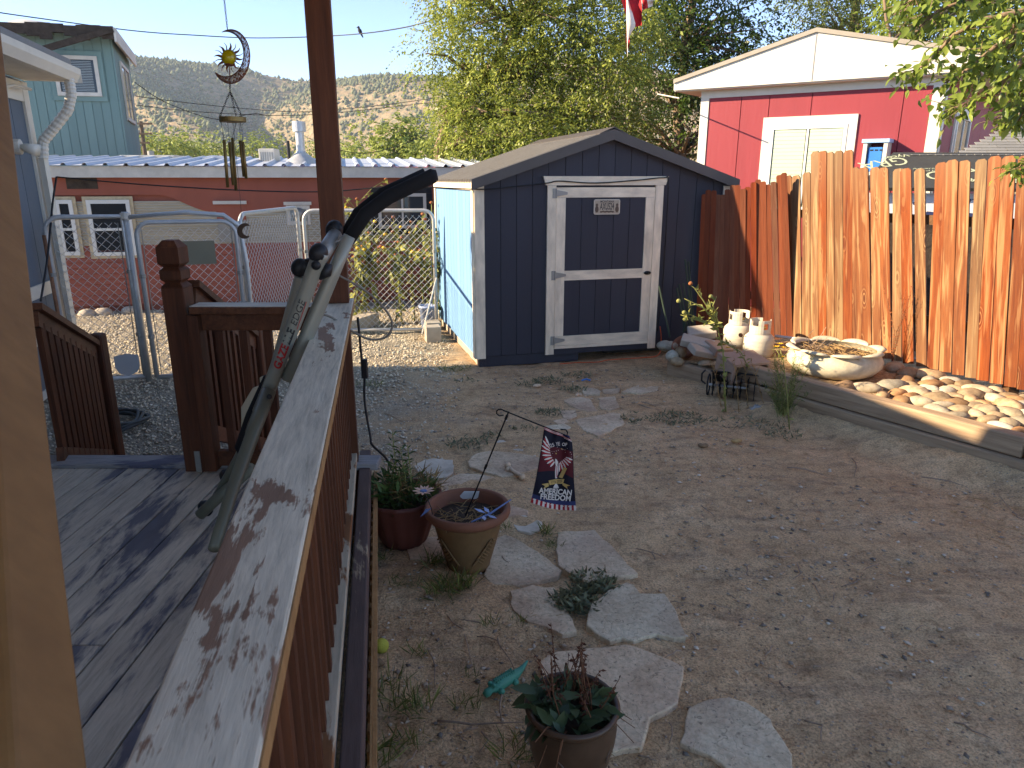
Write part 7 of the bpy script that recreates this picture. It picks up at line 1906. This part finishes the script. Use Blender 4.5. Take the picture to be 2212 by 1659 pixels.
# the front lettered tube
fa_, fb_ = E3(588, 820, 2.78), E3(690, 555, 2.72)
MB().tube([E3(560, 890, 2.8), fa_, fb_, E3(694, 545, 2.72)], [.028, .028, .03, .03], 18).build('front_tube', M['silver'], gz_, smooth=True)
MB().tube([E3(652, 600, 2.82), E3(600, 790, 2.86), E3(566, 880, 2.88)], .03, 16).build('middle_tube', M['silver'], gz_, smooth=True)
MB().tube([E3(755, 510, 2.86), E3(715, 600, 2.84), E3(665, 720, 2.82), E3(622, 820, 2.82)], [.024, .028, .03, .03], 18).build('rear_tube', M['silver'], gz_, smooth=True)
MB().tube([E3(748, 525, 2.9), E3(790, 462, 2.92), E3(840, 425, 2.93), E3(935, 380, 2.94), E3(944, 378, 2.94)], [.026, .028, .029, .029, .02], 16).build('foam_grip', M['foam'], gz_, smooth=True)
MB().tube([E3(740, 520, 3.0), E3(775, 462, 3.02), E3(828, 420, 3.03), E3(920, 376, 3.04)], [.026, .028, .029, .025], 16).build('foam_grip', M['foam'], gz_, smooth=True)
for x, y, Y, r_ in ((688, 548, 2.72, .036), (722, 497, 2.95, .036), (665, 578, 2.85, .033), (647, 578, 2.83, .033)):
    MB().ball(E3(x, y, Y), (r_, r_, r_ * 1.15), Matrix.Rotation(R(20), 3, 'Y'), 16, 10).build('end_cap', M['black'], gz_, smooth=True)
MB().tube([E3(690, 560, 2.75), E3(724, 508, 2.93)], [.03, .03], 14).build('cross_joint', M['galvdull'], gz_, smooth=True)
MB().tube([E3(745, 508, 2.88), E3(700, 530, 2.9)], .004, 6).tube([E3(745, 512, 2.86), E3(700, 538, 2.86)], .004, 6).build('pivot_wire', M['galv'], gz_)
mb = MB(); p = E3(683, 573, 2.685); mb.lathe((0, 0, 0), [(0, .012), (.012, .012), (.018, .006), (.018, 0)], 14); mb.v = [tuple(p + Vector((v_[0], -v_[2], v_[1]))) for v_ in mb.v]; mb.build('bolt_knob', M['black'], gz_, smooth=True)
MB().tube([E3(708, 570, 2.74), E3(704, 590, 2.73), E3(690, 602, 2.73)], [.02, .022, .008], 10).build('rubber_stop', M['black'], gz_, smooth=True)
# lower frame
MB().tube([E3(580, 845, 2.74), E3(545, 940, 2.6), E3(505, 1050, 2.4), E3(462, 1185, 2.1)], [.03, .027, .024, .019], 16).build('base_tube', M['olive'], gz_, smooth=True)
MB().tube([E3(562, 885, 2.9), E3(520, 985, 2.98), E3(470, 1075, 3.02)], .026, 14).build('leg_tube', M['olive'], gz_, smooth=True)
MB().tube([E3(432, 1112, 2.98), E3(470, 1076, 2.98), E3(545, 1010, 2.95)], .026, 14).build('foot_tube', M['olive'], gz_, smooth=True)
MB().tube([E3(580, 815, 2.95), E3(545, 900, 2.95), E3(522, 965, 2.95), E3(530, 990, 2.95)], [.022, .03, .03, .02], 12).build('black_sleeve', M['foam'], gz_, smooth=True)
for x, y, Y in ((444, 1098, 3.02), (490, 1030, 3.08)):
    mb = MB(); p = E3(x, y, Y); mb.lathe((0, 0, 0), [(0, -.014), (.035, -.014), (.04, 0), (.035, .014), (0, .014)], 18)
    m = Matrix.Rotation(R(60), 3, 'Y'); mb.v = [tuple(p + m @ Vector(v_)) for v_ in mb.v]; mb.build('wheel', M['black'], gz_, smooth=True)
for pts in ([(520, 880), (545, 838), (560, 835), (562, 870), (528, 945), (520, 930)], [(560, 815), (580, 812), (575, 840), (562, 850)]):
    mb = MB(); mb.prism([E3(x, y, 3.0) for x, y in pts], (.01, .03, .0)); mb.build('foot_plate', simple('cream_foot_plate', lin(188, 176, 150), .6, var=.06), gz_, bevel=.004)
p = E3(582, 857, 2.695); mb = MB(); mb.lathe((0, 0, 0), [(0, .006), (.008, .006), (.011, 0)], 12); mb.v = [tuple(p + Vector((v_[0], -v_[2], v_[1]))) for v_ in mb.v]; mb.build('bolt', M['black'], gz_)
# lettering along the front tube
def onTube(x, y, Y): return D(x, y, Y)
ax_ = (fb_ - fa_).normalized(); view = Vector((fa_.x, fa_.y, fa_.z - CAM_H)).normalized(); sdv = ax_.cross(view).normalized()
if sdv.x > 0: sdv = -sdv          # letter tops point to the left of the tube
tnv = (-view - ax_ * (-view).dot(ax_)).normalized()
def tube_text(s, k0, k1, size, mat, bold, shear=0.):
    o = fa_.lerp(fb_, k0); text('lettering', s, o, ax_, sdv, size, mat, gz_, (fb_ - fa_).length * (k1 - k0), 'LEFT', shear, bold, (tnv, .0308, size * .33))
tube_text('GAZE', .12, .32, .043, M['redprint'], .04, .15); tube_text('LLE', .325, .455, .043, M['darkprint'], .04, .15); tube_text('EDGE', .48, .68, .036, M['darkprint'], 0., .15)
MB().tube([fa_.lerp(fb_, k) + tnv * .0265 - sdv * (.019 - .02 * (k - .46)) for k in (.46, .52, .6, .68)], .0012, 4).build('print_swoosh', M['redprint'], gz_)
# ---------------------------------------------------------------- wind chime
WY = 3.3
wc = lambda x, y, k=0.: D(427.6 + .13333 * x, 44.2 + .13333 * y, WY + k)
ch_ = root('wind_chime', wc(520, 1600), 'moon and sun wind chime hanging from the porch roof', 'wind chime')
def chain(a, b, n, r=.0011, w=.0035):
    mb = MB(); a, b = Vector(a), Vector(b); d_ = (b - a); l = d_.length / n; t_ = d_.normalized(); x_ = t_.cross(Vector((0, 1, 0))).normalized(); y_ = t_.cross(x_)
    for i in range(n):
        c = a + d_ * ((i + .5) / n); s__ = x_ if i % 2 else y_
        mb.tube([c + t_ * (l * .62 * math.cos(R(k))) + s__ * (w * math.sin(R(k))) for k in range(0, 361, 45)], r, 4, False)
    return mb
top = wc(462, 0); roofp = Vector((top.x - .005, WY, 3.2))
chain(wc(478, 145), roofp, 60).build('hanging_chain', M['iron'], ch_)
def crescent(t_, s):        # t along the horn, s from inner to outer edge
    aO = R(112 - 250 * t_) ; O = (530, 585, 318, 442); 
    ox, oy = 530 + 318 * math.cos(aO), 585 - 442 * math.sin(aO)
    aI = R(118 - 258 * t_); ix, iy = 455 + 282 * math.cos(aI), 545 - 362 * math.sin(aI)
    if t_ <= 0.0001: ix, iy = ox, oy
    k = min(1, t_ / .06, (1 - t_) / .06) if 0 < t_ < 1 else 0
    ix, iy = ox + (ix - ox) * max(.02, k ** .5), oy + (iy - oy) * max(.02, k ** .5)
    return ix + (ox - ix) * s, iy + (oy - iy) * s
mb = MB(); NT_, NS_ = 74, 9; q = random.Random(12)
pt = [[wc(*crescent(i / NT_, j / NS_), -.012 * math.sin(math.pi * j / NS_)) for j in range(NS_ + 1)] for i in range(NT_ + 1)]
for i in range(NT_):
    for j in range(NS_):
        a, b, c, d = pt[i][j], pt[i + 1][j], pt[i + 1][j + 1], pt[i][j + 1]
        if 0 < j < NS_ - 1 and 3 < i < NT_ - 3 and q.random() < .62:      # pierced opening: keep a thin ring of metal
            m = (a + b + c + d) / 4; A, B, C_, D_ = [m.lerp(p_, .7) for p_ in (a, b, c, d)]
            mb.add([a, b, c, d, A, B, C_, D_], [(0, 1, 5, 4), (1, 2, 6, 5), (2, 3, 7, 6), (3, 0, 4, 7)])
        else: mb.add([a, b, c, d], [(0, 1, 2, 3)])
mb.build('crescent_moon', M['copper'], ch_, solid=.0016)
sunp = root
sc0 = (500, 600)
mb = MB()
MB().tube([wc(sc0[0] + 118 * math.cos(R(a)), sc0[1] + 124 * math.sin(R(a))) for a in range(0, 361, 15)], .0022, 6).build('sun_ring', M['flagwhite'] if False else M['galvdull'], ch_)
for i in range(16):
    a = R(i * 22.5 + 8); big = i % 2 == 0; n_ = (-math.sin(a), math.cos(a)); L_ = 120 if big else 130; w_ = 44 if big else 16; lft, rgt = [], []
    for k in range(8):
        t_ = k / 7.; rr = 122 + L_ * t_; wob = 20 * math.sin(t_ * 4.2) * t_; ww = w_ * (1 - t_) ** .8 / 2 + 2
        x_, y_ = sc0[0] + rr * math.cos(a) + n_[0] * wob, sc0[1] + rr * math.sin(a) + n_[1] * wob
        lft.append(wc(x_ + n_[0] * ww, y_ + n_[1] * ww)); rgt.append(wc(x_ - n_[0] * ww, y_ - n_[1] * ww))
    m2 = MB(); m2.add(lft + rgt, [(k, k + 1, 9 + k, 8 + k) for k in range(7)]); m2.build('sun_ray', M['copper'], ch_, solid=.0014)
MB().ball(wc(*sc0), (.03, .022, .031), None, 20, 14).build('amber_globe', M['amber'], ch_, smooth=True)
MB().lathe(wc(505, 735), [(.018, 0), (.014, .008), (.006, .01)], 12).tube([wc(512, 735), wc(518, 1010)], .002, 6).build('globe_holder', M['copper'], ch_)
hub = wc(520, 1150)
chain(wc(515, 1020), hub, 7, .0012, .004).build('hanging_chain', M['iron'], ch_)
dc = wc(562, 1600); dR = .056
for a in (200, 340, 90): e = dc + Vector((dR * .95 * math.cos(R(a)), dR * .95 * math.sin(R(a)), .006)); chain(hub, e, 15, .0011, .0035).build('hanging_chain', M['iron'], ch_)
MB().lathe(dc, [(.0, -.012), (dR - .002, -.012), (dR, -.01), (dR, .008), (dR - .003, .008), (dR - .005, -.006), (0, -.006)], 32).build('top_disc', M['brass'], ch_, smooth=False)
tubes = [(487, 302, 405), (499, 307, 400), (505, 298, 412), (522, 303, 382), (527, 306, 386)]
for i, (x, y0, y1) in enumerate(tubes):
    k = (-.03, -.01, .035, .02, -.02)[i]; a_, b_ = D(x - 3, y0, WY + k), D(x + 5, y1, WY + k)
    MB().tube([a_, b_], .0068, 12).build('chime_tube', M['brass'], ch_, smooth=True)
    MB().tube([a_ + Z * .0, dc + Vector((-.04 + .02 * i, k, -.012))], .0007, 4).tube([a_, dc + Vector((-.045 + .022 * i, k + .01, -.012))], .0007, 4).build('thread', M['black'], ch_)
MB().tube([dc - Z * .012, D(519, 430, WY), D(522, 470, WY), D(526, 487, WY)], .0009, 4).build('thread', M['black'], ch_)
mcx, mcy = 531, 499; pts = []
for a in range(60, 301, 15): pts.append((mcx - 3 + 16 * math.cos(R(a)) * 1., mcy - 17 * math.sin(R(a))))
for a in range(290, 69, -20): pts.append((mcx + 4 + 12 * math.cos(R(a)), mcy - 11 * math.sin(R(a))))
MB().prism([D(x, y, WY) for x, y in pts], (0, .006, 0)).build('moon_striker', M['driftwood'] if False else simple('brown_wood_striker', lin(74, 58, 46), .7, var=.2), ch_)
# ---------------------------------------------------------------- hanging flag at the porch edge
FY2 = 4.3
hf = lambda x, y, k=0.: D(1600 * .7373 + x * .31646 * .7373, y * .31646 * .7373, FY2 + k)
cf = root('hanging_flag', hf(800, 520), 'red and white striped flag hanging down from the porch roof', 'flag')
def strip(name, L_, R_, mat, wob):
    n = len(L_); MB().grid(lambda u, v: hf(*[(np.interp(v * (n - 1), range(n), [p[c_] for p in L_]) * (1 - u) + np.interp(v * (n - 1), range(n), [p[c_] for p in R_]) * u) for c_ in (0, 1)], wob * math.sin(u * 3.1) + .01 * math.sin(v * 9)), 4, 16).build(name, mat, cf, smooth=True)
strip('red_stripe', [(655, -160), (695, 0), (735, 120), (740, 250), (735, 380), (750, 520)], [(700, -160), (745, 0), (742, 130), (745, 260), (742, 400), (752, 525)], M['flagred'], .005)
strip('white_stripe', [(700, -160), (745, 0), (742, 130), (745, 260), (750, 400), (752, 525)], [(720, -160), (765, 0), (800, 120), (832, 240), (770, 330), (754, 525)], M['flagwhite'], -.01)
strip('red_stripe', [(720, -160), (765, 0), (800, 120), (832, 250)], [(860, -160), (880, 0), (888, 120), (884, 235)], M['flagred'], .02)
strip('white_stripe', [(860, -160), (880, 0), (886, 60), (890, 95)], [(870, -160), (890, 0), (895, 60), (897, 90)], M['flagwhite'], 0)
strip('red_stripe', [(870, -160), (890, 0), (897, 92)], [(925, -160), (935, 0), (945, 72)], M['flagred'], -.012)
strip('white_stripe', [(925, -160), (935, 0), (945, 72)], [(985, -160), (992, 0), (988, 55)], M['flagwhite'], .01)
strip('red_stripe', [(760, 320), (755, 400), (752, 520)], [(775, 310), (772, 380), (754, 524)], M['flagred'], .004)
for i_ in range(2): 
    a_ = hf(700 + 250 * i_, -160); MB().tube([a_, Vector((a_.x, a_.y, 3.22))], .003, 5).build('flag_clip', M['galvdull'], cf)

# ---------------------------------------------------------------- the air between here and the hill
hz = MB(); hz.hexa((-1600, -40, -4), (3200, 0, 0), (0, 1500, 0), (0, 0, 114))
hm = bpy.data.materials.new('haze_air'); hm.use_nodes = True
hn = hm.node_tree; hn.nodes.remove(hn.nodes['Principled BSDF'])
pv = hn.nodes.new('ShaderNodeVolumePrincipled'); pv.inputs['Color'].default_value = (.72, .84, 1., 1); pv.inputs['Density'].default_value = .00032
hn.links.new(pv.outputs[0], hn.nodes['Material Output'].inputs['Volume'])
tag(hz.build('haze', hm), 'thin blue haze in the air', 'haze', kind='stuff')
for i, (x, y, z, rr, nn_, sd) in enumerate(((-.1, 2.6, .004, .55, 130, 41), (.1, 1.9, .004, .5, 110, 42), (2.1, 5.7, .004, .5, 90, 43), (.9, 6.6, .004, .8, 90, 44))):
    o = straws('dead_grass_litter', Vector((x, y, z)), rr, nn_, .055, M['straw'], None, .12, .0014, sd)
    tag(o, ('loose straw litter around the carved pot', 'loose straw litter around the glazed pot', 'loose straw litter around the tiller', 'loose straw litter in front of the shed')[i], 'litter')
